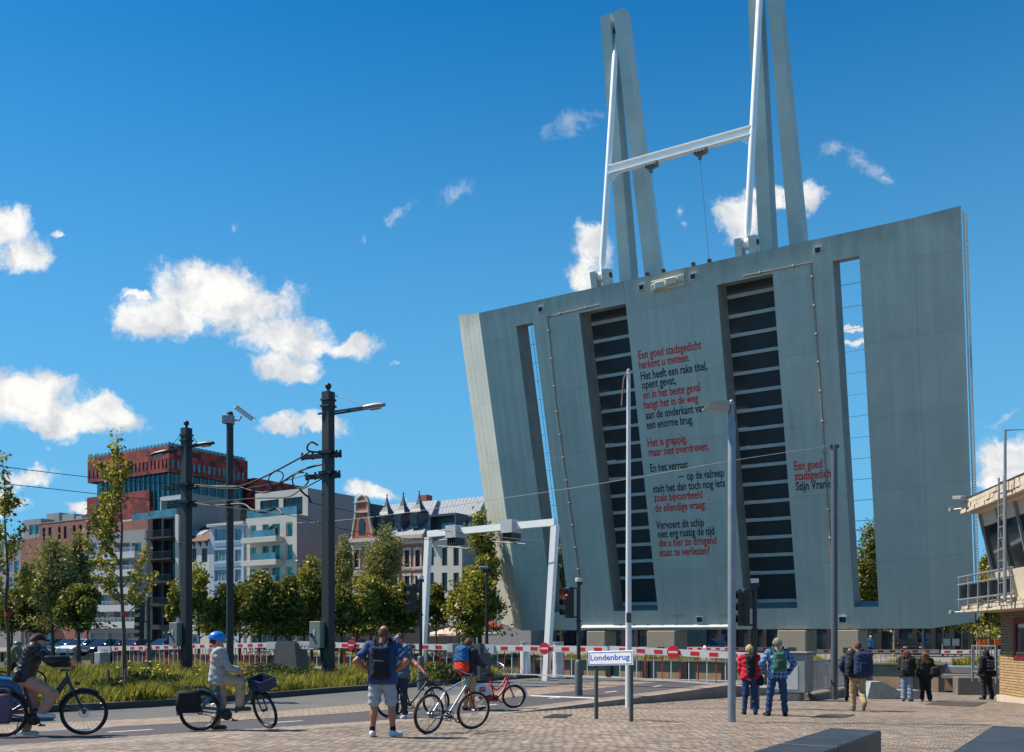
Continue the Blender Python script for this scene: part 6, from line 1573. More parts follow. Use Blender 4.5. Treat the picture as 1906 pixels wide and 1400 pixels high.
far_tree('broadleaf_tree', 'tree between the right edge of the leaf and the brick house', 1842, 1030, 1190, 24, 74, LF_MID, 3800, .26, 21, clumps=16)
far_tree('broadleaf_tree', 'second darker tree close to the brick house', 1868, 1062, 1192, 26, 78, LF_DK, 3200, .26, 22)
for i, (px, Y, lab) in enumerate(((1664, 80, 'bare pale trunk left of the standing girls'), (1717, 80, 'slim pale trunk above the long-haired girl'), (1755, 84, 'thin trunk beside the white notice boards'), (1790, 82, 'thin trunk right of the white notice boards'), (1819, 80, 'thin trunk at the right lower corner of the leaf'))):
    far_tree('young_street_tree', lab, px, 1105, 1172, 20, Y, LF_DK, 1100, .26, 40 + i, group='young trees on the far bank', bark=M_BARKP, clumps=9)

# young trees standing in the verge: open branches, bunched leaves
def sapling(label, px, Y, ptop, w_px, base_py, seedv, nb, lean=0.0, stakes=True, band=True):
    X = (px - CX) / F * Y; t, s = tofs(X, Y); z = ZV(t, s); H = zat(ptop, Y) - z; r = random.Random(seedv); w = w_px / F * Y
    o = thing('young_tree', label, 'tree', (X, Y, z), 0, 'young staked trees in the verge'); mb = MB(); pts = []
    tr = [Vector((lean * (k / 8) ** 1.5 + r.uniform(-.05, .05), r.uniform(-.05, .05), H * k / 8)) for k in range(9)]; tr[0] = Vector((0, 0, -.2))
    mb.tube(tr, [.075 * (1 - .115 * k) for k in range(9)], 7)
    def twig_leaves(q, n, sp):
        for _ in range(n):
            k = r.uniform(.25, 1); i = min(len(q) - 2, int(k * (len(q) - 1))); p = q[i].lerp(q[i + 1], k * (len(q) - 1) - i)
            pts.append(p + Vector((r.gauss(0, sp), r.gauss(0, sp), r.gauss(0, sp))))
    twig_leaves(tr[5:], 150, .10)
    for i in range(nb):
        k = .30 + .58 * i / nb + r.uniform(-.02, .02); p = tr[int(k * 8)].lerp(tr[min(8, int(k * 8) + 1)], k * 8 - int(k * 8)); th = r.uniform(0, 6.283)
        L = w * (1.25 - .95 * k) * r.uniform(.75, 1.1); d = Vector((math.cos(th), math.sin(th) * .8, r.uniform(.55, 1.1)))
        q = [p, p + d * L * .35, p + d * L * .65 + Vector((0, 0, L * .12)), p + d * L + Vector((0, 0, L * .34))]
        rr = .030 * (1.1 - k); mb.tube(q, [rr, rr * .75, rr * .5, rr * .2], 5); twig_leaves(q, int(34 + 42 * L), .085)
        for j in range(2):
            a = q[1 + j]; e = (d + Vector((r.uniform(-.9, .9), r.uniform(-.9, .9), r.uniform(-.2, .6)))).normalized(); q2 = [a, a + e * L * .25, a + e * L * .45]
            mb.tube(q2, [rr * .4, rr * .3, rr * .15], 4); twig_leaves(q2, 22, .07)
    mb.build('trunk', M_BARK, o, True)
    rr_ = np.random.default_rng(seedv); leaves_obj('crown', leaf_quads(np.array([tuple(p) for p in pts]), .125, rr_, aspect=.8), LF_YEL, o)
    if band: mb = MB(); mb.lathe([(.075, zat(1147, Y) - z), (.075, zat(1140, Y) - z)], 10); mb.build('red_band', M_RED, o)
    if stakes:
        for k, (dx, dy) in enumerate(((-.38, -.3), (.18, -.42))):
            mb = MB(); mb.tube([(dx, dy, -.3), (dx, dy, .85)], .05, 8); st = mb.build('tree_stake', M('stake_wood', srgb(120, 104, 84), .9, var=.2), None, True); st.location = (X, Y, z)
            tag(st, ('left wooden stake of the leafy young tree', 'right wooden stake of the leafy young tree')[k], 'stake', 'wooden tree stakes')
    return o
sapling('tall leafy young tree with bunched yellow-green leaves in the verge', 233, 29.0, 800, 84, 1275, 3, 20, -.28)
sapling('thin half bare young tree at the left edge of the picture', 14, 31.0, 846, 66, 1245, 5, 15, -.12, False)
# ------------------------------------------------------------------ people: smooth-blended limbs meshed as one skin
def surf_nets(f, org, h):
    nx, ny, nz = f.shape; cnt = np.zeros((nx - 1, ny - 1, nz - 1)); pos = np.zeros((nx - 1, ny - 1, nz - 1, 3)); ins = f < 0; quads = []
    ed = []
    for ax in range(3):
        a = [slice(None)] * 3; b = [slice(None)] * 3; a[ax] = slice(0, -1); b[ax] = slice(1, None)
        f0, f1 = f[tuple(a)], f[tuple(b)]; cr = (ins[tuple(a)] != ins[tuple(b)]); idx = np.argwhere(cr)
        t = f0[cr] / (f0[cr] - f1[cr]); p = idx.astype(float); p[:, ax] += t
        o1, o2 = [k for k in range(3) if k != ax]
        ok = (idx[:, o1] > 0) & (idx[:, o2] > 0) & (idx[:, o1] < f.shape[o1] - 1) & (idx[:, o2] < f.shape[o2] - 1); idx, p = idx[ok], p[ok]
        for d1 in (0, -1):
            for d2 in (0, -1):
                c = idx.copy(); c[:, o1] += d1; c[:, o2] += d2
                np.add.at(cnt, (c[:, 0], c[:, 1], c[:, 2]), 1); np.add.at(pos, (c[:, 0], c[:, 1], c[:, 2]), p)
        ed.append((ax, o1, o2, idx, ins[tuple(a)][cr][ok]))
    m = cnt > 0; vid = -np.ones(cnt.shape, int); vid[m] = np.arange(m.sum()); verts = pos[m] / cnt[m][:, None] * h + org
    for ax, o1, o2, idx, si in ed:
        q = []
        for d1, d2 in ((-1, -1), (0, -1), (0, 0), (-1, 0)):
            c = idx.copy(); c[:, o1] += d1; c[:, o2] += d2; q.append(vid[c[:, 0], c[:, 1], c[:, 2]])
        q = np.stack(q, 1); flip = si if ax != 1 else ~si
        q[~flip] = q[~flip][:, ::-1]; quads.append(q)
    return verts, np.concatenate(quads)
def sdf_mesh(prims, h=.016, k=.03, fold=0.0, cuts=(), seedv=0, fs=30.0):
    """prims: (p, q, r0, r1) tapered limbs or ('e', centre, radii) ellipsoids"""
    lo = []; hi = []
    for p in prims:
        if isinstance(p[0], str): c = np.array(p[1]); rr = np.array(p[2]); lo.append(c - rr); hi.append(c + rr)
        else:
            for c, r_ in ((p[0], p[2]), (p[1], p[3])): lo.append(np.array(c) - r_); hi.append(np.array(c) + r_)
    lo = np.min(lo, 0) - .04; hi = np.max(hi, 0) + .04; n = np.ceil((hi - lo) / h).astype(int) + 1
    X, Y, Z = np.meshgrid(*[lo[i] + h * np.arange(n[i]) for i in range(3)], indexing='ij'); f = None
    for p in prims:
        if isinstance(p[0], str):
            c, rr = p[1], p[2]; d = (np.sqrt(((X - c[0]) / rr[0]) ** 2 + ((Y - c[1]) / rr[1]) ** 2 + ((Z - c[2]) / rr[2]) ** 2) - 1) * min(rr)
        else:
            a = np.array(p[0], float); b = np.array(p[1], float); ab = b - a; L2 = max(1e-9, ab.dot(ab)); dx, dy, dz = X - a[0], Y - a[1], Z - a[2]
            t = np.clip((dx * ab[0] + dy * ab[1] + dz * ab[2]) / L2, 0, 1); d = np.sqrt((dx - t * ab[0]) ** 2 + (dy - t * ab[1]) ** 2 + (dz - t * ab[2]) ** 2) - (p[2] + (p[3] - p[2]) * t)
        if f is None: f = d
        else: w = np.clip(.5 + .5 * (f - d) / k, 0, 1); f = f * (1 - w) + d * w - k * w * (1 - w)
    if fold: f = f + fold * (np.sin(X * fs * 1.3 + 3 * np.sin(Z * fs * .5 + seedv) + Y * fs * .4) * np.sin(Z * fs + 2 * np.sin(X * fs * .6 + seedv)) + .5 * np.sin(Z * fs * 2.1 + X * fs * .9 + seedv))
    for (p, nrm) in cuts: f = np.maximum(f, (X - p[0]) * nrm[0] + (Y - p[1]) * nrm[1] + (Z - p[2]) * nrm[2])
    return surf_nets(f, lo, h)
def sk_obj(name, geos, mats, parent):
    """several skins joined into one mesh, a material each"""
    vs = []; qs = []; mi = []; o = 0
    for i, (v, q) in enumerate(geos): vs.append(v); qs.append(q + o); mi.append(np.full(len(q), i)); o += len(v)
    return np_mesh(name, np.concatenate(vs), np.concatenate(qs).ravel(), 4, mats, parent, np.concatenate(mi), True)
SKIN = M('skin', srgb(184, 132, 104), .55, var=.06); SKIN2 = M('tanned_skin', srgb(166, 106, 80), .5, var=.06); EYE = M('eye', (.03, .02, .02), .2)
V3 = lambda *a: np.array(a, float)
def default_joints(): 
    J = dict(pel=V3(0, 0, .95), wst=V3(0, 0, 1.10), ch=V3(0, 0, 1.31), nk=V3(0, -.01, 1.47), hd=V3(0, .025, 1.635), face=V3(0, 1, 0))
    for s, k in ((-1, 'L'), (1, 'R')):
        J['sh' + k] = V3(s * .185, 0, 1.43); J['el' + k] = V3(s * .235, -.03, 1.15); J['wr' + k] = V3(s * .24, .04, .90); J['hip' + k] = V3(s * .09, 0, .93)
        J['kn' + k] = V3(s * .10, .02, .50); J['an' + k] = V3(s * .105, -.02, .09); J['to' + k] = V3(s * .135, .16, .035); J['hand' + k] = None
    return J
def person(label, loc, facing, H=1.75, pose={}, wear=(), skin=SKIN, hair=None, res=.016, group=None, hands=True, slim=1.0, eyes=True):
    J = default_joints(); J.update({k: (V3(*v) if v is not None else None) for k, v in pose.items()}); sc = H / 1.755
    o = thing('person', label, 'person', loc, faced(*facing), group); o.scale = (sc, sc, sc); w = slim
    hd = J['hd']; fa = J['face'] / np.linalg.norm(J['face']); side = np.cross(fa, V3(0, 0, 1)); side /= np.linalg.norm(side); up = np.cross(side, fa)
    tw = lambda c, dx: c + V3(dx, 0, 0)
    torso = []
    for s in (-1, 1):
        shx = (J['shR'] - J['shL']) / 2 / .185; px_ = shx / max(1e-6, np.linalg.norm(shx))
        torso += [(J['ch'] + px_ * s * .075, J['wst'] + px_ * s * .065, .120 * w, .105 * w), (J['wst'] + px_ * s * .065, J['pel'] + V3(s * .075, 0, 0), .105 * w, .118 * w), (J['ch'] + px_ * s * .09 + V3(0, 0, .06), J['sh' + 'LR'[s > 0]], .085, .062)]
    legs = {k: [(J['hip' + k], J['kn' + k], .092 * w, .057), (J['kn' + k], J['kn' + k] * .62 + J['an' + k] * .38, .055, .056), (J['kn' + k] * .62 + J['an' + k] * .38, J['an' + k], .056, .037)] for k in 'LR'}
    feet = {k: [(J['an' + k] + V3(0, -.0, -.045), J['to' + k], .038, .030)] for k in 'LR'}
    arms = {k: [(J['sh' + k], J['el' + k], .052 * w, .041), (J['el' + k], J['el' + k] * .7 + J['wr' + k] * .3, .041, .043), (J['el' + k] * .7 + J['wr' + k] * .3, J['wr' + k], .043, .027)] for k in 'LR'}
    head = [('e', hd, (.077, .096, .115)), ('e', hd + fa * .045 - up * .060, (.052, .052, .06)), (hd + fa * .094 + up * .004, hd + fa * .112 - up * .026, .009, .014), (hd - up * .06 - fa * .02, J['nk'] + V3(0, 0, -.02), .056, .062),
            ('e', hd + side * .078 - fa * .005 - up * .012, (.014, .020, .032)), ('e', hd - side * .078 - fa * .005 - up * .012, (.014, .020, .032)), (hd + fa * .085 + up * .035 - side * .03, hd + fa * .085 + up * .035 + side * .03, .014, .014)]
    body = torso + legs['L'] + legs['R'] + feet['L'] + feet['R'] + arms['L'] + arms['R']
    geos = [sdf_mesh(body + [head[3]], res, .035), sdf_mesh(head, min(res, .010), .022)]; mats = [skin, skin]
    hp = []
    if hands:
        for s, k in ((-1, 'L'), (1, 'R')):
            wr = J['wr' + k]; d = J['hand' + k]; 
            if d is None: d = wr - J['el' + k]
            d = d / np.linalg.norm(d); inn = V3(-s, 0, 0) - d * (-s * d[0]); inn = inn / max(1e-6, np.linalg.norm(inn)); lat = np.cross(d, inn)
            lat = lat if lat[1] > 0 else -lat
            pc = wr + d * .05; hp = []
            for j in (-1.0, -.33, .33, 1.0): hp.append((wr + d * .005 + lat * .014 * j, wr + d * .085 + lat * .028 * j, .016, .013))
            for j, L in ((-1.0, .060), (-.33, .074), (.33, .080), (1.0, .070)):
                a = wr + d * .088 + lat * .029 * j; b = a + d * L * .5 + inn * .012; c = b + d * L * .38 + inn * .030; hp += [(a, b, .0098, .0092), (b, c, .0090, .0075)]
            a = wr + d * .03 + lat * .03; b = a + lat * .032 + d * .03 + inn * .018; hp += [(a, b, .014, .011), (b, b + d * .034 + inn * .012, .011, .009)]
            geos.append(sdf_mesh(hp, .0072, .010)); mats.append(skin)
    if eyes:
        e = [('e', hd + fa * .088 + up * .012 + side * .032, (.012, .008, .008)), ('e', hd + fa * .088 + up * .012 - side * .032, (.012, .008, .008))]
        geos.append(sdf_mesh(e, .006, .002)); mats.append(EYE)
        geos.append(sdf_mesh([(hd + fa * .094 - up * .062 - side * .02, hd + fa * .094 - up * .062 + side * .02, .008, .008)], .006, .003)); mats.append(M('lips', srgb(160, 90, 80), .5))
    sk_obj('body', geos, mats, o)
    grow = lambda pr, g: [(p[0], p[1], p[2] + g, p[3] + g) if not isinstance(p[0], str) else ('e', p[1], tuple(x + g for x in p[2])) for p in pr]
    def lerp(a, b, t): return a + (b - a) * t
    def part_limb(k, frac, gr0, gr1, src):
        out = []; 
        if src == 'arm':
            out.append((J['sh' + k], lerp(J['sh' + k], J['el' + k], min(1, frac / .5)), .056 * w + gr0, .044 + gr1))
            if frac > .5: out.append((J['el' + k], lerp(J['el' + k], J['wr' + k], (frac - .5) / .5), .044 + gr1, .036 + gr1))
        else:
            out.append((J['hip' + k], lerp(J['hip' + k], J['kn' + k], min(1, frac / .5)), .094 * w + gr0, .060 + gr1))
            if frac > .5: out.append((J['kn' + k], lerp(J['kn' + k], J['an' + k], (frac - .5) / .5), .060 + gr1, .050 + gr1))
        return out
    for it in wear:
        kind, m = it[0], it[1]; a = it[2] if len(it) > 2 else {}; nm = a.get('name', kind)
        if kind in ('shirt', 'jacket'):
            g = a.get('g', .016 if kind == 'shirt' else .034); pr = grow(torso, g)
            for k in 'LR':
                fr = a.get('sleeve', .30 if kind == 'shirt' else .97); pr += part_limb(k, fr, g, g * a.get('cuff', .85), 'arm')
            hem = J['pel'] + V3(0, 0, a.get('hem', -.06))
            for s in (-1, 1): pr.append((J['wst'] + V3(s * .07, 0, 0), hem + V3(s * .085, 0, 0), .11 * w + g, .122 * w + g))
            pr.append((J['ch'] + V3(0, 0, .05), J['nk'] + V3(0, 0, -.035), .08 + g, .062 + g * .4))
            if a.get('hood'): pr += [('e', J['nk'] + V3(0, -.075, -.01), (.10, .07, .075))]
            cut = [(tuple(hem + V3(0, 0, -.05)), (0, 0, -1))] if a.get('cut', True) else []
            ob = sk_obj(nm, [sdf_mesh(pr, res, .03, a.get('fold', .009), cut, hash(label) % 7, a.get('fs', 26))], [m], o)
        elif kind in ('trousers', 'shorts'):
            g = a.get('g', .018); fr = a.get('len', .97 if kind == 'trousers' else .44); pr = []
            for s, k in ((-1, 'L'), (1, 'R')):
                pr += part_limb(k, fr, g * .8, a.get('flare', g), 'leg'); pr.append((J['pel'] + V3(s * .07, 0, .08), J['hip' + k], .112 * w + g * .5, .10 * w + g * .6))
            sk_obj(nm, [sdf_mesh(pr, res, .025, a.get('fold', .009), (), 2, 24)], [m], o)
        elif kind == 'shoes':
            for k in 'LR':
                an, to = J['an' + k], J['to' + k]; pr = [(an + V3(0, 0, -.045), to, .048, .040), (an + V3(0, 0, .01), an + V3(0, 0, -.04), .046, .050), (an + (an - to) * .22 + V3(0, 0, -.045), an + V3(0, 0, -.05), .040, .045)]
                low = min(an[2] - .09, to[2] - .035); d = to - an; d = d / np.linalg.norm(d)
                geo = [sdf_mesh(pr, .011, .02, 0, [(tuple(V3(an[0], an[1], an[2] - .085)), (0, 0, -1))] if abs(d[2]) < .6 else ())]
                sk_obj('shoe', geo, [m], o)
        elif kind == 'socks':
            for k in 'LR': sk_obj('sock', [sdf_mesh([(J['an' + k] + V3(0, 0, .06), J['an' + k], .048, .046)], .012, .02)], [m], o)
        elif kind == 'hair':
            L = a.get('long', 0); c = hd - fa * .012 + up * .012; pr = [('e', c, (.088, .102, .115))]
            if L: 
                for s in (-1, 0, 1): pr.append((c - fa * .05 + side * s * .055, c - fa * (.085 if s == 0 else .06) - up * L + side * s * .075, .062, .045))
            if a.get('curly'): pr += [('e', c + side * .05 * math.sin(i * 2.1) - fa * .05 * math.cos(i * 1.7) + up * (.03 * math.sin(i * 3.3) - .01), (.052, .052, .05)) for i in range(9)]
            cuts = [(tuple(hd + fa * a.get('line', .045) + up * .04), tuple(fa * .92 - up * .38))]
            if a.get('bald'): cuts.append((tuple(hd + up * .045 - fa * .02), tuple(up * .85 + fa * .35)))
            if a.get('short'): cuts.append((tuple(hd - up * .06 - fa * .07), tuple(-up)))
            sk_obj('hair', [sdf_mesh(pr, min(res, .011), .03, .004, cuts, 1, 60)], [m], o)
        elif kind == 'cap':
            c = hd + up * .03; g1 = sdf_mesh([('e', c, (.092, .108, .105))], .011, .02, 0, [(tuple(hd + up * .015), tuple(-up))]); g2 = sdf_mesh([(c + fa * .07 + side * .045 - up * .005, c + fa * .16 + side * .03 - up * .02, .014, .010), (c + fa * .07 - side * .045 - up * .005, c + fa * .16 - side * .03 - up * .02, .014, .010), (c + fa * .07, c + fa * .17 - up * .02, .014, .010)], .009, .05)
            sk_obj('cap', [g1, g2], [m, m], o)
        elif kind == 'helmet':
            c = hd + up * .045 - fa * .005; ob = sk_obj('helmet', [sdf_mesh([('e', c, (.124, .150, .128))], .010, .02, 0, [(tuple(hd + up * .005), tuple(-up * .97 - fa * .22))])], [m], o)
            sk_obj('chin_strap', [sdf_mesh([(hd + side * .085 + up * .01, hd + fa * .05 - up * .115, .008, .008), (hd - side * .085 + up * .01, hd + fa * .05 - up * .115, .008, .008)], .007, .01)], [M_BLK], o)
        elif kind == 'sunglasses':
            pr = [('e', hd + fa * .100 + up * .012 + side * .034, (.030, .014, .022)), ('e', hd + fa * .100 + up * .012 - side * .034, (.030, .014, .022)), (hd + fa * .108 + up * .018 - side * .02, hd + fa * .108 + up * .018 + side * .02, .006, .006)]
            for s in (-1, 1): pr.append((hd + fa * .09 + up * .016 + side * s * .066, hd + up * .012 + side * s * .086, .006, .006))
            sk_obj('sunglasses', [sdf_mesh(pr, .006, .008)], [m], o)
        elif kind == 'hood':
            c = hd - fa * .01; sk_obj('hood', [sdf_mesh([('e', c + up * .01, (.108, .125, .140)), (c - up * .09 - fa * .02, J['nk'] - V3(0, .03, .02), .10, .10)], res, .04, .004, [(tuple(hd + fa * .085), tuple(fa))])], [m], o)
        elif kind == 'scarf':
            sk_obj('scarf', [sdf_mesh([(J['nk'] + V3(-.06, 0, .0), J['nk'] + V3(.06, 0, .0), .075, .075)], .014, .02, .006, (), 1, 40)], [m], o)
        elif kind == 'print':
            mb = MB(); 
            for body_, z, hgt in a['rows']: put_text(mb, body_, (a['x'], a['y'], z), Vector((1, 0, 0)), Vector((0, 0, 1)), a['w'], hgt, .02)
            mb.build('back_print', m, o)
    return o
def backpack(label, ref, mats, w=.30, h=.44, d=.17, y=-.20, z=1.22, name='backpack', group='backpacks', two=False, pocket=True, x=0.0, straps=True, tilt=0.0):
    """worn bag: a thing of its own in the wearer's frame"""
    o = thing(name, label, 'backpack' if name == 'backpack' else 'bag', ref.location.copy(), ref.rotation_euler.z, group); o.scale = ref.scale
    g = lambda zz0, zz1, ww, dd, yy: [(V3(x + sx * (ww / 2 - .07), yy, zz0), V3(x + sx * (ww / 2 - .075), yy + tilt, zz1), dd / 2, dd / 2 * .86) for sx in (-1, -.3, .3, 1)]
    if two:
        sk_obj('lower_sack', [sdf_mesh(g(z - h / 2 + .08, z - .04, w, d, y), .014, .05, .004, [((0, 0, z - .02), (0, 0, 1))])], [mats[1]], o)
        sk_obj('upper_sack', [sdf_mesh(g(z - .02, z + h / 2 - .05, w * .98, d, y) + [(V3(x - .09, y, z + h / 2 - .01), V3(x + .09, y, z + h / 2 - .01), .08, .08)], .014, .05, .006, [((0, 0, z - .019), (0, 0, -1))])], [mats[0]], o)
    else: sk_obj('sack', [sdf_mesh(g(z - h / 2 + .07, z + h / 2 - .07, w, d, y), .014, .05, .004)], [mats[0]], o)
    if pocket: sk_obj('front_pocket', [sdf_mesh([(V3(x + sx * w * .22, y - d * .46, z - h * .30), V3(x + sx * w * .20, y - d * .42, z + h * .02), .045, .04) for sx in (-1, 0, 1)], .013, .05, .003)], [mats[-1]], o)
    if straps:
        for s in (-1, 1):
            mb = MB(); mb.tube(smoothp([(x + s * .09, y + .06, z + h * .36), (s * .115, -.05, 1.545), (s * .125, .08, 1.50), (s * .13, .165, 1.36), (s * .15, .13, 1.17), (s * .13, y + .08, z - h * .3)], 4), .022, 6); mb.build('strap', mats[-1], o, True)
    mb = MB(); mb.tube(smoothp([(x - .04, y + .02, z + h * .47), (x, y, z + h * .56), (x + .04, y + .02, z + h * .47)], 4), .010, 5); mb.build('grab_loop', M_BLK, o, True)
    return o

# ------------------------------------------------------------------ bicycles
M_TYRE = M('tyre', (.010, .010, .011), .75); M_RIM = M('rim_black', (.02, .02, .022), .4, .3); M_RIMS = M('rim_silver', (.5, .5, .5), .35, .8); M_SPK = M('spoke', (.32, .32, .33), .35, .9)
M_ALU = M('aluminium', (.5, .5, .51), .35, .8); M_SAD = M('saddle_black', (.012, .012, .013), .55)
def bicycle(label, loc, heading, style='mtb', frame=None, r=.345, wb=1.08, steer=0.0, lean=0.0, fork=None, rim=None, extras=(), cat='bicycle', tw=.024, sad=.95, group=None, bar='flat'):
    o = thing('bicycle', label, cat, loc, math.atan2(heading[1], heading[0]), group); o.rotation_euler.rotate_axis('X', rad(lean)) if lean else None
    frame = frame or M_BLK; fork = fork or frame; rim = rim or M_RIM
    R0 = Vector((-wb / 2, 0, r)); F0 = Vector((wb / 2, 0, r)); BB = Vector((-wb / 2 + .45, 0, .285)); ax = Vector((-.33, 0, .944)).normalized()
    crown = F0 + ax * (r + .09) + Vector((-.045, 0, 0)); hb = crown + ax * .02; ht = hb + ax * .15; S = Matrix.Translation(crown) @ Matrix.Rotation(rad(steer), 4, ax) @ Matrix.Translation(-crown)
    sdv = Vector((-.27, 0, .963)).normalized(); st = BB + sdv * .47; sp = BB + sdv * ((sad - .285) / .963); Yv = Vector((0, 1, 0))
    fr = MB(); hh = MB()
    if style == 'mtb':
        fr.tube([st - sdv * .03, ht - ax * .02], .019, 10); fr.tube([hb + ax * .03, BB], .023, 10); fr.tube([BB, st + sdv * .02], .018, 10)
    elif style == 'step':
        fr.tube(smoothp([ht - ax * .02, hb.lerp(BB, .35) + Vector((-.02, 0, .05)), BB + Vector((.13, 0, .08)), BB + Vector((0, 0, .02))], 5), [.040, .042, .044, .046, .048, .048, .050, .050, .052, .052, .052, .050, .048, .046, .044, .040], 10)
        fr.tube([BB, st + sdv * .02], .022, 10); fr.tube([BB + sdv * .14, hb.lerp(BB, .7) + Vector((.02, 0, .02))], .018, 8)
    elif style == 'platform':
        fr.tube(smoothp([ht, hb + Vector((-.06, 0, -.12)), BB + Vector((.27, 0, .16)), BB + Vector((.14, 0, .05))], 5), .046, 10); fr.tube([R0 + Vector((0, 0, .06)), BB + Vector((.25, 0, .07))], .036, 4, sq=True)
        fr.tube([R0 + Vector((.02, 0, .06)), st + Vector((-.05, 0, -.02))], .024, 8); fr.tube([BB + Vector((-.06, 0, .08)), st], .024, 8); fr.tube([st + Vector((-.1, 0, -.08)), st + sdv * .04], .024, 8)
    else:
        fr.tube(smoothp([ht - ax * .03, hb + Vector((-.2, 0, -.10)), BB + Vector((.05, 0, .22)), st - sdv * .12], 5), .022, 8); fr.tube(smoothp([hb, hb + Vector((-.14, 0, -.22)), BB + Vector((.1, 0, .02)), BB], 5), .030, 8); fr.tube([BB, st + sdv * .03], .022, 8)
        fr.rbox(BB.x - .3, BB.x + .1, -.035, .035, BB.z - .06, BB.z + .07, .02)
    for s in (-1, 1):
        e = Yv * (.055 * s); fr.tube([st - sdv * .04 + e * .25, R0 + e], .0095, 6); fr.tube([BB + e * .5, R0 + e], .011, 6)
    fr.tube([hb - ax * .02, ht + ax * .01], .026, 10); fr.build('frame', frame, o, True)
    mb = MB(); mb.tube([st, sp - sdv * .04], .014, 8); mb.build('seat_post', M_ALU if style == 'mtb' else M_SAD, o, True)
    mb = MB(); c = sp; k = [(-.15, .085, .0), (-.10, .09, .012), (-.02, .06, .005), (.08, .03, .0), (.14, .018, -.012)]; vs = []
    for (x, w_, z) in k: vs += [c + Vector((x, -w_, z)), c + Vector((x, -w_ * .7, z + .03)), c + Vector((x, w_ * .7, z + .03)), c + Vector((x, w_, z)), c + Vector((x, 0, z - .05))]
    mb.add(vs, [(i * 5 + j, i * 5 + (j + 1) % 5, i * 5 + 5 + (j + 1) % 5, i * 5 + 5 + j) for i in range(4) for j in range(5)] + [(4, 3, 2, 1, 0), (20, 21, 22, 23, 24)]); mb.build('saddle', M_SAD, o, True)
    mb = MB(); mb.xf = S
    for s in (-1, 1): e = Yv * (.058 * s); mb.tube([crown + e, crown.lerp(F0, .5) + e, F0 + e], [.018, .016, .011], 8)
    mb.tube([crown - Yv * .07, crown + Yv * .07], .020, 8); mb.tube([crown, ht + ax * .03], .017, 8); mb.build('fork', fork, o, True)
    hbz = ht + ax * (.10 if bar == 'flat' else .20) + Vector((.03 if bar == 'flat' else -.02, 0, 0)); mb = MB(); mb.xf = S; mb.tube([ht + ax * .02, hbz], .016, 8)
    gr = []
    if bar == 'flat': pts = [hbz + Vector((-.05, -.30, .02)), hbz + Vector((0, -.15, .015)), hbz, hbz + Vector((0, .15, .015)), hbz + Vector((-.05, .30, .02))]
    else: pts = [hbz + Vector((-.24, -.29, .10)), hbz + Vector((-.10, -.26, .11)), hbz + Vector((.02, -.10, .06)), hbz, hbz + Vector((.02, .10, .06)), hbz + Vector((-.10, .26, .11)), hbz + Vector((-.24, .29, .10))]
    mb.tube(smoothp(pts, 3), .012, 8); hl = mb.build('handlebar', M_ALU if bar != 'flat' else M_BLK, o, True)
    for a, b in ((pts[0], pts[1]), (pts[-1], pts[-2])):
        mb = MB(); mb.xf = S; mb.tube([a, a.lerp(b, .7 if bar != 'flat' else .75)], .019, 8); mb.build('grip', M_BLK, hl, True)
        mb = MB(); mb.xf = S; q = a.lerp(b, .95); mb.tube([q, q + Vector((.06, 0, -.01)), q.lerp(a, .8) + Vector((.07, 0, -.03))], .006, 5); mb.build('brake_lever', M_BLK, hl, True)
    mb = MB(); mb.xf = S; mb.tube(smoothp([pts[1] + Vector((.05, 0, 0)), hbz + Vector((.12, -.05, .02)), hb + Vector((.06, .03, -.02)), crown + Vector((0, .05, -.1))], 4), .005, 5); mb.build('brake_cable', M_BLK, o, True)
    for c, X4 in ((R0, None), (F0, S)):
        mb = MB(); mb.xf = X4; mb.torus(c, r - .052, .013, 'Y', 44, 6, sx=1.0); mb.lathe([(.02, -.05), (.028, -.03), (.022, 0), (.028, .03), (.02, .05)], 10, c=c, ax='Y'); w_ = mb.build('wheel', rim, o, True)
        mb = MB(); mb.xf = X4; mb.torus(c, r - tw, tw, 'Y', 48, 8); mb.build('tyre', M_TYRE, w_, True)
        mb = MB(); mb.xf = X4
        for i in range(24):
            a = 2 * math.pi * i / 24; b = a + (.35 if i % 4 < 2 else -.35); e = Yv * (.03 if i % 2 else -.03); mb.tube([c + Vector((.026 * math.cos(b), 0, .026 * math.sin(b))) + e, c + Vector(((r - .06) * math.cos(a), 0, (r - .06) * math.sin(a)))], .0022, 3, cap=False)
        mb.build('spokes', M_SPK, w_)
        if 'disc' in extras: mb = MB(); mb.xf = X4; mb.torus(c + Yv * -.045, .07, .008, 'Y', 20, 4, sx=.2); mb.build('brake_disc', M_ALU, w_)
    mb = MB(); mb.torus(BB - Yv * .055, .085, .009, 'Y', 28, 5, sx=.5); mb.lathe([(.03, -.08), (.03, .08)], 10, c=BB, ax='Y')
    for i in range(5): a = i * 1.2566; mb.tube([BB - Yv * .055, BB - Yv * .055 + Vector((.085 * math.cos(a), 0, .085 * math.sin(a)))], .008, 4)
    ca = rad(-35); cv = Vector((math.cos(ca), 0, math.sin(ca)))
    for s in (-1, 1): mb.tube([BB + Yv * (.085 * s), BB + Yv * (.095 * s) - cv * (.17 * s)], .011, 6)
    ck = mb.build('crankset', M_RIM, o, True)
    for s in (-1, 1): q = BB + Yv * (.15 * s) - cv * (.17 * s); mb = MB(); mb.rbox(q.x - .05, q.x + .05, q.y - .045, q.y + .045, q.z - .012, q.z + .012, .004); mb.build('pedal', M_BLK, ck)
    mb = MB()
    for sz in (-1, 1): mb.tube([BB - Yv * .055 + Vector((0, 0, .085 * sz)), R0 - Yv * .055 + Vector((0, 0, .045 * sz))], .006, 4)
    mb.torus(R0 - Yv * .055, .045, .012, 'Y', 16, 5); mb.build('chain', M_RIM, o)
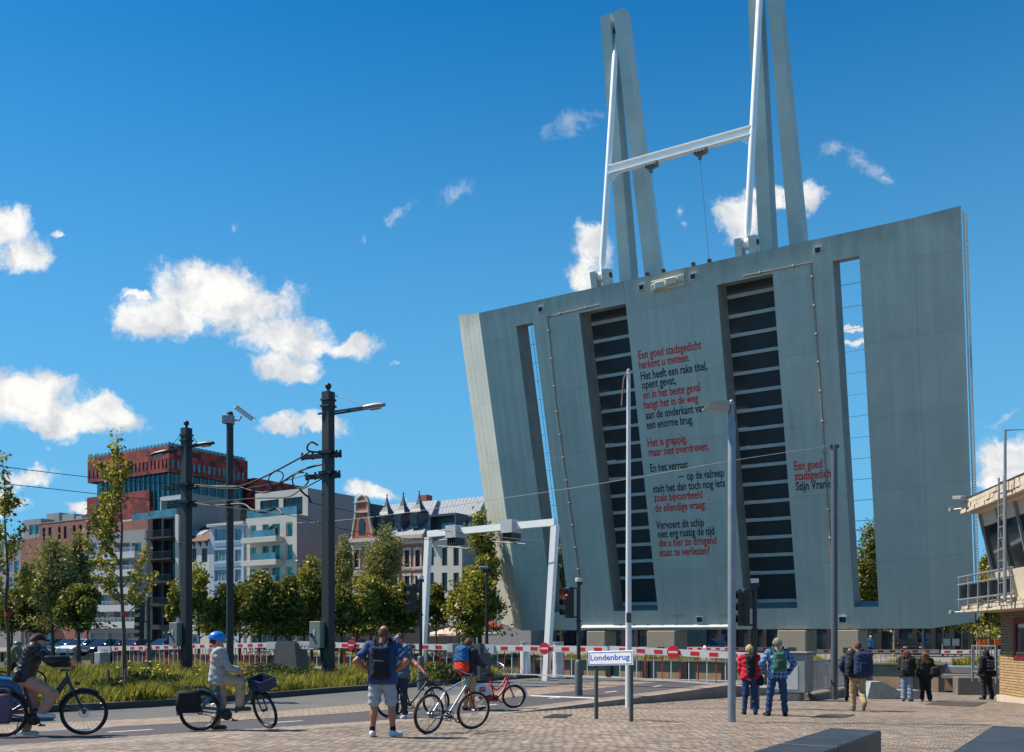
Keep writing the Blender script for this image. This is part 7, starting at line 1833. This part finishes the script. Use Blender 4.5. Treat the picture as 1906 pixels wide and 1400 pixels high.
    if 'motor' in extras: mb = MB(); mb.lathe([(.07, -.07), (.095, -.04), (.095, .04), (.07, .07)], 16, c=BB + Vector((.01, 0, -.01)), ax='Y'); mb.build('motor', M_BLK, o, True)
    if 'guards' in extras:
        mb = MB(); mb.torus(R0, r + .02, .022, 'Y', 24, 6, 15, 190, sx=1.4); mb.build('mudguard', frame if 'colourguard' in extras else M_BLK, o, True); mb = MB(); mb.xf = S; mb.torus(F0, r + .02, .022, 'Y', 24, 6, 55, 175, sx=1.4); mb.build('mudguard', M_BLK, o, True)
    if 'rack' in extras:
        mb = MB(); z = r * 2 + .07
        for s in (-1, 1): mb.tube([st + Vector((-.06, .05 * s, -.1)), Vector((R0.x + .1, .06 * s, z)), Vector((R0.x - .26, .06 * s, z + .01))], .008, 6); mb.tube([R0 + Yv * (.07 * s), Vector((R0.x - .08, .07 * s, z))], .007, 6)
        for i in range(4): x = R0.x + .08 - .1 * i; mb.tube([(x, -.06, z), (x, .06, z)], .007, 5)
        mb.build('rack', M_BLK, o, True)
    if 'stand' in extras: mb = MB(); mb.tube([(R0.x + .22, .04, .25), (R0.x + .14, .20, .01)], .009, 6); mb.build('kickstand', M_BLK, o, True)
    if 'light' in extras: mb = MB(); mb.xf = S; q = crown + Vector((.09, 0, .05)); mb.rbox(q.x - .03, q.x + .05, -.03, .03, q.z - .03, q.z + .03, .01); mb.build('headlight', M_BLK, o)
    if 'tail' in extras: mb = MB(); mb.rbox(R0.x - r * .86 - .05, R0.x - r * .86, -.035, .035, r * 1.62, r * 1.62 + .05, .01); mb.build('tail_light', M_RED, o)
    if 'backguard' in extras:
        for s in (-1, 1):
            mb = MB(); n = 22; vs = [R0 + Vector((.03, .07 * s, .03))] + [R0 + Vector(((r + .03) * math.cos(rad(a)), .05 * s, (r + .03) * math.sin(rad(a)))) for a in [14 + 158 * i / n for i in range(n + 1)]]
            mb.prism(vs, (0, .008 * s, 0)); gd = mb.build('wheel_cover', M_WHITE, o)
            if s < 0:
                mb = MB(); q = R0 + Vector((.02, -.081, .20)); mb.rbox(q.x - .09, q.x + .09, q.y - .004, q.y, q.z - .055, q.z + .075, .002); lg = mb.build('logo_panel', M('logo_magenta', srgb(150, 24, 76), .5), gd)
                mb = MB(); put_text(mb, 'velo', (q.x - .075, q.y - .0055, q.z + .015), Vector((1, 0, 0)), Vector((0, 0, 1)), .15, .04, .01); put_text(mb, 'antwerpen', (q.x - .075, q.y - .0055, q.z - .035), Vector((1, 0, 0)), Vector((0, 0, 1)), .15, .025, .01); mb.build('logo_words', M_WHITE, lg)
        mb = MB(); mb.torus(R0, r + .035, .03, 'Y', 24, 6, 8, 175, sx=1.6); mb.build('mudguard', M_WHITE, o, True)
        mb = MB(); mb.xf = S; mb.torus(F0, r + .025, .026, 'Y', 16, 6, -8, 95, sx=1.6); mb.build('mudguard', M_WHITE, o, True)
        mb = MB(); mb.xf = S; q = hbz + Vector((.10, 0, -.06))
        for pts_ in ([(-.02, -.16, .06), (.30, -.14, .02), (.30, .14, .02), (-.02, .16, .06), (-.02, -.16, .06)], [(0, -.12, -.14), (.22, -.1, -.14), (.22, .1, -.14), (0, .12, -.14)], [(-.02, -.16, .06), (0, -.12, -.14)], [(.30, -.14, .02), (.22, -.1, -.14)], [(.30, .14, .02), (.22, .1, -.14)], [(-.02, .16, .06), (0, .12, -.14)]): mb.tube([q + Vector(p) for p in pts_], .008, 5)
        mb.build('carrier', M_ALU, o, True)
    o['_S'] = 0; del o['_S']
    return o, dict(S=S, bb=BB, sp=sp, hbz=hbz, pts=pts, F0=F0, R0=R0, crown=crown)
def at(px, Y, z): return Vector(((px - CX) / F * Y, Y, z))
def zr(px, Y): t, s = tofs((px - CX) / F * Y, Y); return zroad(t, s) + .004
def colr(n, c, **k): return M(n, tuple(x * .80 for x in srgb(*c)), **{'rough': .85, 'var': .08, 'scale': 5, **k})
W_WHITE = colr('shoe_white', (222, 224, 226), rough=.6); W_BLACK = colr('cloth_black', (24, 26, 30)); W_NAVY = colr('cloth_navy', (42, 74, 122)); W_KHAKI = colr('cloth_khaki', (176, 150, 112)); W_JEAN = colr('denim', (34, 62, 104), var=.2); W_GREYS = colr('shorts_grey', (164, 170, 178))
HAIR_DK = colr('hair_dark', (52, 38, 28)); HAIR_GR = colr('hair_grey', (150, 140, 128)); HAIR_BL = colr('hair_blond', (206, 172, 130)); HAIR_RD = colr('hair_auburn', (110, 58, 34)); HAIR_BR = colr('hair_brown', (104, 72, 48)); HAIR_SH = colr('hair_shaved', (120, 84, 62))

# -- the bald man with hands on his hips
q = W(712, 15.58)
hips = dict(elL=(-.40, -.13, 1.19), wrL=(-.20, .0, 1.03), elR=(.40, -.13, 1.19), wrR=(.20, -.02, 1.03), handL=(.75, -.55, -.35), handR=(-.75, -.55, -.35), anL=(-.155, -.02, .09), anR=(.165, -.0, .09), knL=(-.13, .0, .50), knR=(.14, .02, .50), toL=(-.17, .16, .035), toR=(.27, .13, .035), shL=(-.205, 0, 1.43), shR=(.205, 0, 1.43), hd=(.02, .03, 1.635), face=(.12, 1, 0))
p = person('balding man in navy T-shirt and grey shorts standing with hands on hips, seen from behind', q, (.05, 1), 1.80, hips,
           [('shirt', W_NAVY, {'sleeve': .33, 'g': .022, 'hem': -.07}), ('shorts', W_GREYS, {'len': .43, 'flare': .04}), ('shoes', W_WHITE), ('socks', W_BLACK), ('hair', HAIR_BR, {'bald': 1, 'short': 1})], SKIN2, res=.013, slim=1.12)
backpack('flat black drawstring-like backpack on the balding man', p, [colr('pack_black', (20, 30, 52)), colr('pack_trim', (14, 20, 34))], .36, .56, .11, -.20, 1.17)

# -- cyclist in a black puffer jacket with an electric bike
hx = Vector((.955, .297)); qc = at(82, 15.75, zr(82, 15.75))
b1, g1 = bicycle('black step-through electric bicycle ridden by the woman in the puffer jacket', qc, hx, 'step', colr('bike_slate', (40, 48, 58), rough=.4), r=.37, wb=1.20, extras=('disc', 'motor', 'guards', 'rack', 'light', 'stand'), tw=.026, sad=.92, group=None)
def rider_frame(bike): return bike.location.copy(), Vector((math.cos(bike.rotation_euler.z), math.sin(bike.rotation_euler.z)))
def B2P(x, y, z, sc, x0=0.0): return (-y / sc, (x - x0) / sc, z / sc)              # bike (forward, left, up) -> person (right, forward, up)
loc, hv = rider_frame(b1); sc = 1.68 / 1.755; sx = g1['sp'].x
def ride(g, sc, head, lean_x, ftL, ftR, knL, knR, hands=None, hz=.88, chz=None, hd=None):
    X = lambda x, y, z: B2P(x, y, z, sc); s = g['sp']; cz = chz or s.z + .42; P_ = dict(pel=X(s.x + .02, 0, s.z + .05), wst=X(s.x + .04 + lean_x * .3, 0, s.z + .19), ch=X(s.x + .05 + lean_x * .75, 0, cz), nk=X(s.x + .06 + lean_x, 0, cz + .17))
    P_['hd'] = X(*head); 
    for k, sg in (('L', 1), ('R', -1)):
        P_['sh' + k] = X(s.x + .06 + lean_x * .95, .185 * sg, cz + .10); P_['hip' + k] = X(s.x + .05, .09 * sg, s.z + .02)
        gp = g['S'] @ (g['pts'][-1 if sg > 0 else 0] * .8 + g['pts'][-2 if sg > 0 else 1] * .2) if hands is None else Vector(hands[k]); shw = Vector((s.x + .06 + lean_x * .95, .185 * sg, cz + .10)); md = shw.lerp(gp, .5) + Vector((-.03, .07 * sg, -.10))
        back = (gp - md).normalized(); P_['el' + k] = X(*md); P_['wr' + k] = X(*(gp - back * .07 + Vector((0, 0, .03)))); P_['hand' + k] = tuple(B2P(*(back * 1.0 + Vector((0, 0, -.35))), 1.0))
    for k, ft, kn in (('L', ftL, knL), ('R', ftR, knR)): P_['kn' + k] = X(*kn); P_['an' + k] = X(ft[0], ft[1], ft[2] + .09); P_['to' + k] = X(ft[0] + .17, ft[1], ft[2] + .035)
    return P_
ps = ride(g1, sc, (g1['sp'].x + .24, 0, 1.55), .16, (g1['sp'].x + .02, .20, .0), (g1['bb'].x + .14, -.15, .30), (g1['sp'].x + .16, .15, .46), (g1['bb'].x + .30, -.13, .69), hands={'R': (g1['hbz'].x + .10, -.24, g1['hbz'].z + .16), 'L': (g1['hbz'].x + .04, .26, g1['hbz'].z + .06)})
p = person('woman in black puffer jacket, cap and beige trousers astride an electric bike', loc, hv, 1.68, ps,
           [('jacket', colr('puffer_black', (26, 23, 30), rough=.45), {'g': .036, 'fold': .008, 'fs': 42, 'sleeve': .98, 'hem': -.04}), ('trousers', colr('beige_trousers', (206, 148, 122)), {'g': .026}), ('shoes', W_WHITE), ('hair', HAIR_RD, {'long': .16}), ('cap', W_BLACK)], SKIN, res=.013)
backpack('black waist bag slung behind the woman in the puffer jacket', p, [colr('waist_bag', (16, 17, 20), rough=.5)], .26, .20, .12, ps['pel'][1] - .05, ps['pel'][2] + .03, name='waist_bag', group=None, pocket=False, x=.17, straps=False)
o = thing('pannier_bag', 'mauve roll-top pannier bag hanging on the rear rack of the black electric bike', 'bag', b1.location.copy(), b1.rotation_euler.z)
mb = MB(); c = g1['R0']; mb.rbox(c.x - .22, c.x + .16, -.27, -.10, c.z - .14, c.z + .34, .04); mb.build('bag_body', colr('mauve', (110, 84, 106), rough=.6), o, True)
mb = MB(); mb.tube([(c.x - .2, -.18, c.z + .33), (c.x - .12, -.18, c.z + .40), (c.x + .06, -.18, c.z + .40), (c.x + .14, -.18, c.z + .33)], .03, 8); mb.build('roll_top', colr('mauve_dark', (76, 60, 76), rough=.6), o, True)

# -- cyclist with the blue helmet
M_TEALB = colr('bike_teal', (52, 100, 122), rough=.38); hx = Vector((.95, .31)); qc = at(434, 17.35, zr(434, 17.35))
b2, g2 = bicycle('teal electric bicycle with blue front crate, under the man in the blue helmet', qc, hx, 'platform', M_TEALB, r=.355, wb=1.14, steer=-62, fork=M_BLK, extras=('motor', 'guards', 'rack', 'tail', 'stand', 'colourguard'), sad=.90, tw=.028)
loc, hv = rider_frame(b2); sc = 1.78 / 1.755
gL = g2['S'] @ g2['pts'][-1]; gR = g2['S'] @ g2['pts'][0]; sp = g2['sp']
ps = ride(g2, sc, (sp.x + .02, 0, 1.60), .0, (sp.x - .02, .20, .0), (g2['bb'].x + .22, -.13, .345), (sp.x + .10, .16, .46), (sp.x + .42, -.13, .88), hands={'R': (sp.x + .42, -.16, 1.02), 'L': (sp.x + .44, .14, 1.02)})
p = person('man in grey striped shirt, beige trousers and bright blue helmet sitting on a teal bike', loc, hv, 1.78, ps,
           [('jacket', colr('grey_shirt', (164, 165, 164), var=.14, scale=30), {'name': 'shirt', 'g': .022, 'fold': .010, 'hem': -.07, 'sleeve': .96}), ('trousers', colr('cream_trousers', (186, 164, 134)), {'g': .022}), ('shoes', colr('shoe_olive', (84, 78, 50))), ('hair', HAIR_DK, {'short': 1}), ('helmet', colr('helmet_blue', (16, 130, 226), rough=.35))], SKIN, res=.013, slim=1.05)
o = thing('crate', 'blue plastic crate on the front carrier of the teal bicycle', 'crate', b2.location.copy(), b2.rotation_euler.z); S = g2['S']; c = g2['crown'] + Vector((.25, 0, .15)); M_CR = colr('crate_blue', (14, 40, 78), rough=.5); mb = MB(); mb.xf = S
for (x0, x1, y0, y1) in ((-.2, .2, -.17, -.15), (-.2, .2, .15, .17), (-.2, -.18, -.149, .149), (.18, .2, -.149, .149)):
    for (z0, z1) in ((-.09, -.04), (-.02, .02), (.04, .075)): mb.box(c.x + x0, c.x + x1, c.y + y0, c.y + y1, c.z + z0, c.z + z1)
    mb.box(c.x + (x0 + x1) / 2 - .012, c.x + (x0 + x1) / 2 + .012, c.y + y0 + .002, c.y + y1 - .002, c.z - .09, c.z + .075)
mb.box(c.x - .2, c.x + .2, -.17, .17, c.z - .115, c.z - .091); mb.build('crate_sides', M_CR, o)
o = thing('pannier_bag', 'black pannier with a red light hanging on the rear of the teal bicycle', 'bag', b2.location.copy(), b2.rotation_euler.z); mb = MB(); c = g2['R0']; mb.rbox(c.x - .40, c.x + .02, -.22, -.09, c.z - .02, c.z + .38, .05); mb.build('bag_body', W_BLACK, o, True)

# -- silver mountain bike on its stand
q = (W(801, 16.45) + W(874, 17.15)) / 2; q.z = zpl(q.x, q.y) + .004
b3, g3 = bicycle('silver-blue mountain bike with red fork parked on its stand on the square', q, (.66, .75), 'mtb', colr('bike_silver', (150, 176, 190), rough=.3), r=.345, wb=1.08, steer=-14, lean=5, fork=colr('fork_red', (150, 24, 34), rough=.35), rim=M_RIMS, extras=('stand', 'disc'), sad=.88, tw=.027)

# -- man in sunglasses with a dark bicycle
qc = at(770, 22.0, zr(770, 22.0)); b4, g4 = bicycle('black bicycle held by the man in sunglasses', qc, (.92, .38), 'mtb', colr('bike_black', (28, 34, 44), rough=.4), r=.35, wb=1.08, steer=10, extras=('rack', 'stand'), sad=.92)
q = at(744, 21.5, zr(744, 21.5))
person('man in grey-blue T-shirt and mirrored sunglasses standing behind his bicycle, looking left', q, (-.35, -.94), 1.90, dict(face=(.55, .9, 0), elL=(-.36, .06, 1.17), wrL=(-.62, .16, .98), elR=(.26, -.02, 1.14), wrR=(.25, .12, .92)),
       [('shirt', colr('tee_greyblue', (78, 100, 122)), {'sleeve': .30}), ('trousers', colr('navy_trousers', (34, 44, 62)), {}), ('shoes', W_WHITE), ('hair', HAIR_BR, {'short': 1}), ('sunglasses', colr('mirror_blue', (40, 120, 190), rough=.12))], SKIN2, res=.015)

# -- rucksack man with the red city bike
qc = at(925, 25.0, zr(925, 25.0)); b5, g5 = bicycle('red city hire bike with white wheel covers and front carrier', qc, (.80, .60), 'city', colr('bike_red', (206, 20, 36), rough=.35), r=.315, wb=1.06, steer=-28, bar='city', extras=('backguard', 'stand'), sad=.90, tw=.026)
q = at(872, 24.6, zr(872, 24.6))
p = person('man in dark jacket and beige trousers carrying a rucksack beside the red hire bike', q, (.62, .78), 1.84, dict(elR=(.25, .10, 1.16), wrR=(.22, .34, 1.08), elL=(-.25, .06, 1.15), wrL=(-.22, .28, 1.02), face=(.25, 1, -.1)),
           [('jacket', colr('jacket_anthracite', (36, 42, 50)), {'hood': 1}), ('trousers', W_KHAKI, {'g': .024}), ('shoes', W_BLACK), ('hair', HAIR_BR, {'curly': 1, 'short': 1})], SKIN, res=.015)
backpack('two-tone rucksack, blue above and red-orange below, on the man beside the red bike', p, [colr('pack_blue', (16, 96, 150)), colr('pack_orange', (236, 56, 30)), colr('pack_blue', (16, 96, 150))], .34, .56, .22, -.25, 1.22, two=True, pocket=False)

# -- couple watching the bridge
q = W(1395, 22.9); p = person('woman in red jacket and jeans with a black cardigan over her back, watching the bridge', q, (.12, 1), 1.66, dict(anL=(-.12, .05, .09), toL=(-.14, .22, .035), anR=(.14, -.04, .09), toR=(.16, .13, .035), knR=(.13, .02, .5), elL=(-.23, .04, 1.15), wrL=(-.18, .2, 1.0), elR=(.23, .04, 1.15), wrR=(.18, .2, 1.0)),
           [('jacket', colr('jacket_red', (206, 22, 48)), {'g': .026, 'hem': .0}), ('trousers', W_JEAN, {'g': .014}), ('shoes', W_BLACK), ('hair', HAIR_BL, {'curly': 1}), ('scarf', W_BLACK)], SKIN, res=.015)
o = thing('cardigan', 'black cardigan slung over the back of the woman in the red jacket', 'cardigan', p.location.copy(), p.rotation_euler.z); o.scale = p.scale
sk_obj('knit', [sdf_mesh([(V3(-.05, -.15, 1.44), V3(-.02, -.17, 1.0), .07, .06), (V3(.06, -.15, 1.44), V3(.08, -.17, 1.02), .07, .06), (V3(.02, -.16, 1.4), V3(.03, -.18, .92), .07, .04)], .015, .05, .008, (), 2, 24)], [W_BLACK], o)
backpack('black shoulder bag at the hip of the woman in the red jacket', p, [W_BLACK], .2, .26, .12, .02, .86, name='shoulder_bag', group=None, pocket=False, x=.27, straps=False)
M_PLAID = brick_mat('plaid', srgb(38, 92, 150), srgb(22, 56, 104), srgb(120, 160, 196), .09, .09, .010, offset=0, bump=0, dirt=.1)
q = W(1447, 22.2); p = person('grey-haired man in blue checked shirt and jeans, standing with feet apart', q, (.05, 1), 1.80, dict(elL=(-.36, -.04, 1.17), wrL=(-.27, .12, .97), elR=(.36, -.04, 1.17), wrR=(.27, .12, .97), anL=(-.20, 0, .09), anR=(.17, 0, .09), toL=(-.25, .16, .035), toR=(.22, .16, .035), knL=(-.16, .01, .5), knR=(.14, .02, .5)),
           [('jacket', M_PLAID, {'name': 'shirt', 'g': .022, 'hem': -.06}), ('trousers', W_JEAN, {'g': .018}), ('shoes', W_BLACK), ('hair', HAIR_GR, {'curly': 1, 'short': 1})], SKIN, res=.015)
bp = backpack('square green backpack with a round red badge on the grey-haired man', p, [colr('pack_green', (50, 112, 92)), colr('pack_green2', (40, 92, 76))], .30, .42, .15, -.215, 1.23)
mb = MB(); mb.lathe([(.028, 0), (.028, .012)], 16, c=(-.03, -.345, 1.25), ax='Y'); mb.build('badge', M('badge_red', srgb(214, 60, 50), .5), bp); 
# -- the pair by the railing
q = W(1582, 32.5); person('bald man in navy jacket by the railing, partly hidden by the walking man', q, (.3, 1), 1.76, dict(elL=(-.30, -.06, 1.16), wrL=(-.22, .1, 1.0)), [('jacket', colr('jacket_navy', (24, 44, 76)), {}), ('trousers', colr('trousers_navy', (22, 30, 48)), {}), ('shoes', W_BLACK), ('hair', HAIR_SH, {'bald': 1, 'short': 1})], SKIN, res=.02, hands=True)
q = W(1597, 24.7); q.z += .0; p = person('man in dark jacket and khaki trousers walking away with a large backpack', q, (.06, 1), 1.78, dict(hipL=(-.09, .0, .93), knL=(-.10, .12, .50), anL=(-.09, .10, .09), toL=(-.10, .28, .035), knR=(.08, -.06, .49), anR=(.06, -.33, .22), toR=(.06, -.27, .06), elL=(-.25, -.10, 1.16), wrL=(-.24, -.10, .92), elR=(.25, .05, 1.16), wrR=(.22, .18, .96)),
           [('jacket', colr('jacket_dark', (30, 36, 44)), {'g': .04}), ('trousers', W_KHAKI, {'g': .024}), ('shoes', colr('shoe_grey', (120, 116, 108))), ('hair', HAIR_BR, {'short': 1})], SKIN, res=.015)
backpack('large dark blue backpack with a red dot on the walking man', p, [colr('pack_navy', (22, 46, 86)), colr('pack_navy2', (18, 34, 66))], .38, .54, .24, -.25, 1.20, x=.06)
# -- girls and hoodie by the dock
q = W(1688, 31.8); p = person('girl with auburn hair in black jacket and wide pale jeans', q, (.5, .86), 1.70, dict(elR=(.22, .12, 1.17), wrR=(.12, .26, 1.08), toR=(.16, .16, .035)), [('jacket', W_BLACK, {'g': .04}), ('trousers', colr('pale_denim', (128, 146, 166)), {'g': .03, 'flare': .04}), ('shoes', colr('shoe_blue', (70, 84, 104))), ('hair', HAIR_RD, {'long': .13})], SKIN, res=.019)
backpack('black rucksack with pink-grey pattern on the auburn-haired girl', p, [colr('pack_pattern', (46, 42, 50), var=.5, scale=24)], .30, .42, .18, -.23, 1.20)
q = W(1722, 31.9); p = person('girl with very long brown hair dressed all in black', q, (.25, 1), 1.64, dict(anR=(.16, 0, .09), toR=(.19, .16, .035)), [('jacket', W_BLACK, {'g': .04, 'hem': -.1}), ('trousers', W_BLACK, {'g': .026, 'flare': .035}), ('shoes', colr('shoe_pale', (150, 150, 150))), ('hair', colr('hair_chestnut', (122, 84, 50)), {'long': .42})], SKIN, res=.019)
backpack('black bag hanging from the shoulder of the long-haired girl', p, [W_BLACK], .30, .30, .20, -.12, 1.06, name='shoulder_bag', group=None, pocket=False, x=.30)
q = W(1836, 33.6); p = person('person in black hoodie with white lettering on the back, leaning by the brick house', q, (-.25, 1), 1.72, dict(anR=(.26, .02, .09), toR=(.30, .18, .035), knR=(.17, .04, .5), elR=(.26, .02, 1.16), wrR=(.20, .16, 1.0)), [('jacket', colr('hoodie_black', (16, 18, 22)), {'name': 'hoodie', 'g': .05, 'hem': -.1}), ('trousers', colr('jeans_dark', (30, 36, 48)), {'g': .03}), ('shoes', W_BLACK), ('hood', colr('hoodie_black', (16, 18, 22))),
           ('print', W_WHITE, {'rows': [('Theory', 1.36, .07), ('AV K', 1.25, .06), ('N X Y', 1.16, .06), ('ones', 1.04, .04)], 'x': -.15, 'y': -.195, 'w': .27})], SKIN, res=.019)
backpack('small black bag hanging at the side of the person in the hoodie', p, [W_BLACK], .22, .24, .12, .04, .92, name='shoulder_bag', group=None, pocket=False, x=.33, straps=False)
q = at(1620, 74, .03); person('distant person in blue jacket and pale cap beyond the far barrier', q, (.2, -1), 1.74, {}, [('jacket', colr('jacket_sky', (70, 120, 180)), {}), ('trousers', W_BLACK, {}), ('shoes', W_BLACK), ('cap', colr('cap_pale', (200, 180, 150)))], SKIN, res=.03, hands=False, eyes=False)
# -- cyclist beyond the verge at the far left
qc = at(34, 33.0, ZV(*tofs((34 - CX) / F * 33, 33)) + .02); b6, g6 = bicycle('dark bicycle ridden by the person in the green jacket', qc, (.97, .24), 'mtb', W_BLACK, r=.35, extras=('light',), sad=.95)
loc, hv = rider_frame(b6); sc = 1.72 / 1.755; sp = g6['sp']
ps = ride(g6, sc, (sp.x + .26, 0, 1.54), .2, (g6['bb'].x - .05, .14, .14), (g6['bb'].x + .14, -.14, .33), (sp.x + .26, .12, .56), (sp.x + .38, -.12, .72))
person('person in green jacket and teal helmet riding behind the verge', loc, hv, 1.72, ps, [('jacket', colr('jacket_green', (96, 104, 84)), {}), ('trousers', W_BLACK, {}), ('shoes', W_BLACK), ('helmet', colr('helmet_teal', (40, 120, 122), rough=.4))], SKIN, res=.019)

# ------------------------------------------------------------------ cars
def car(label, loc, rz, col, group='cars parked on the far quay', src=[None]):
    m = M('car_' + col[0], srgb(*col[1]), .25, .1, var=.03)
    o = thing('parked_car' if group else 'moving_car', label, 'car', loc, rz, group)
    L, Wd = 4.3, .89; prof = [(-2.15, .45), (-2.15, .78), (-2.05, .92), (-1.75, .98), (.85, .98), (1.75, .88), (2.08, .72), (2.15, .5), (2.12, .28), (-2.1, .28)]
    mb = MB(); vs = []; n = len(prof)
    for y, k in ((-Wd, 0), (-Wd * .98, .0), (Wd * .98, 0), (Wd, 0)): pass
    rings = [(-Wd * .90, .97), (-Wd, .9), (-Wd, .45), (Wd, .45), (Wd, .9), (Wd * .9, .97)]
    for y, s in ((-Wd + .08, 1.0), (-Wd, .96), (Wd, .96), (Wd - .08, 1.0)):
        vs += [(x * (1.0 if s == 1 else .985), y, .28 + (z - .28) * s) for x, z in prof]
    fs = [tuple(range(n - 1, -1, -1)), tuple(range(3 * n, 4 * n))] + [(i * n + j, i * n + (j + 1) % n, (i + 1) * n + (j + 1) % n, (i + 1) * n + j) for i in range(3) for j in range(n)]
    mb.add(vs, fs)
    cab = [(-1.95, .97, .80), (-1.35, 1.42, .62), (.05, 1.47, .62), (1.0, .97, .80)]
    roof = [(-1.32, 1.40, .60), (-1.25, 1.445, .58), (.0, 1.475, .58), (.12, 1.44, .60)]
    vs = [(x, s * w, z) for s in (-1, 1) for x, z, w in roof]; mb.add(vs, [(0, 1, 2, 3), (7, 6, 5, 4), (0, 4, 5, 1), (1, 5, 6, 2), (2, 6, 7, 3), (3, 7, 4, 0)])
    for s in (-1, 1):
        for a, b in ((0, 1), (3, 2)): mb.tube([(cab[a][0], s * cab[a][2], cab[a][1]), (cab[b][0], s * cab[b][2], cab[b][1] - .02)], .045, 5)
        mb.tube([(-.35, s * .80, .97), (-.42, s * .62, 1.43)], .04, 5)
    mb.build('body', m, o, True)
    mb = MB(); vs = [(x * .985, s * (w - .02), z - .01) for s in (-1, 1) for x, z, w in cab]; mb.add(vs, [(0, 1, 2, 3), (7, 6, 5, 4), (0, 4, 5, 1), (2, 6, 7, 3), (1, 5, 6, 2)]); mb.build('windows', M('car_glass', (.012, .016, .018), .05), o)
    for x in (-1.3, 1.35):
        for s in (-1, 1):
            mb = MB(); mb.lathe([(.22, -.1), (.31, -.09), (.32, 0), (.31, .09), (.22, .1)], 20, c=(x, s * .83, .32), ax='Y'); w_ = mb.build('wheel', M_TYRE, o, True)
            mb = MB(); mb.lathe([(.21, -.015), (.08, .0), (.21, .015)], 12, c=(x, s * .925, .32), ax='Y'); mb.build('rim', M_RIMS, w_)
    for s in (-1, 1):
        mb = MB(); mb.rbox(1.93, 2.14, s * .70 - .17, s * .70 + .17, .62, .76, .04); mb.build('headlight', M_GLASSL, o); mb = MB(); mb.rbox(-2.17, -2.05, s * .72 - .12, s * .72 + .12, .72, .9, .03); mb.build('tail_light', M_RED, o)
        mb = MB(); mb.rbox(.72, .88, s * .98 - .09, s * .98 + .09, .95, 1.08, .03); mb.build('mirror', m, o)
    mb = MB(); mb.rbox(2.13, 2.165, -.26, .26, .40, .51, .004); mb.build('number_plate', M_WHITE, o); mb = MB(); mb.rbox(2.10, 2.16, -.5, .5, .53, .62, .01); mb.build('grille', M_BLK, o)
    return o
car('blue car passing on the road behind the woman in the puffer jacket', at(-150, 20.2, zr(-150, 20.2)), RZ + math.pi / 2 - .55, ('blue', (18, 84, 134)), None)
fw = math.atan2(-Rv.y, -Rv.x)
for px, Y, col, lab, da in ((152, 84, ('silver', (206, 210, 214)), 'silver car parked nose-out beside the pale barrier box', .3), (190, 83, ('black', (22, 24, 28)), 'black car parked right of the silver car', .3), (126, 90, ('dark_van', (34, 38, 42)), 'dark car parked left of the silver car', .2),
                        (219, 84, ('charcoal', (48, 54, 60)), 'charcoal car partly hidden behind the young tree', .2), (248, 84, ('crimson', (170, 24, 50)), 'crimson car behind the leftmost barrier', .2), (303, 84, ('steel_blue', (40, 84, 110)), 'steel blue car left of the tram pole with two lamp heads', .1),
                        (95, 92, ('graphite', (60, 62, 66)), 'graphite car in the shade of the olive willows', .2), (1335, 88, ('midnight', (30, 36, 48)), 'dark car parked under the leaf right of the bus', .4), (1690, 90, ('onyx', (36, 38, 42)), 'dark car parked beyond the girls', .4), (660, 92, ('night', (28, 34, 44)), 'dark blue car in the shade before the old brick house', .2)):
    car(lab, at(px, Y, .02), fw + da, col)
# ------------------------------------------------------------------ bicycles parked beyond the barriers
cols = [colr('far_bike_black', (30, 30, 34)), colr('far_bike_blue', (50, 90, 130)), colr('far_bike_silver', (150, 150, 150))]
def small_bike(loc, rz, m, label):
    mb = MB()
    for x in (-.53, .53): mb.mat(1).torus((x, 0, .34), .32, .022, 'Y', 20, 5)
    mb.mat(0)
    for a, b in (((-.53, 0, .34), (-.1, 0, .29)), ((-.1, 0, .29), (-.24, 0, .85)), ((-.24, 0, .78), (.34, 0, .86)), ((-.1, 0, .29), (.36, 0, .78)), ((.53, 0, .34), (.31, 0, .98)), ((-.53, 0, .34), (-.22, 0, .74)), ((.27, -.28, 1.0), (.27, .28, 1.0)), ((-.36, 0, .87), (-.12, 0, .87))): mb.tube([a, b], .022, 5)
    o = mb.build('parked_bicycle', [m, M_TYRE]); o.location = loc; o.rotation_euler = (0, 0, rz); return tag(o, label, 'bicycle', 'bicycles parked beyond the barriers')
for i, px in enumerate((472, 484, 497, 508, 800, 812, 823, 834, 846, 857)):
    small_bike(at(px, 63 + (i % 3), .03), .5 + .3 * math.sin(i * 2.1), cols[i % 3], 'bicycle in the crowded rack seen through the barrier left of the lamp-arm pole' if px < 600 else 'bicycle in the crowded rack seen through the barrier left of the rucksack man')
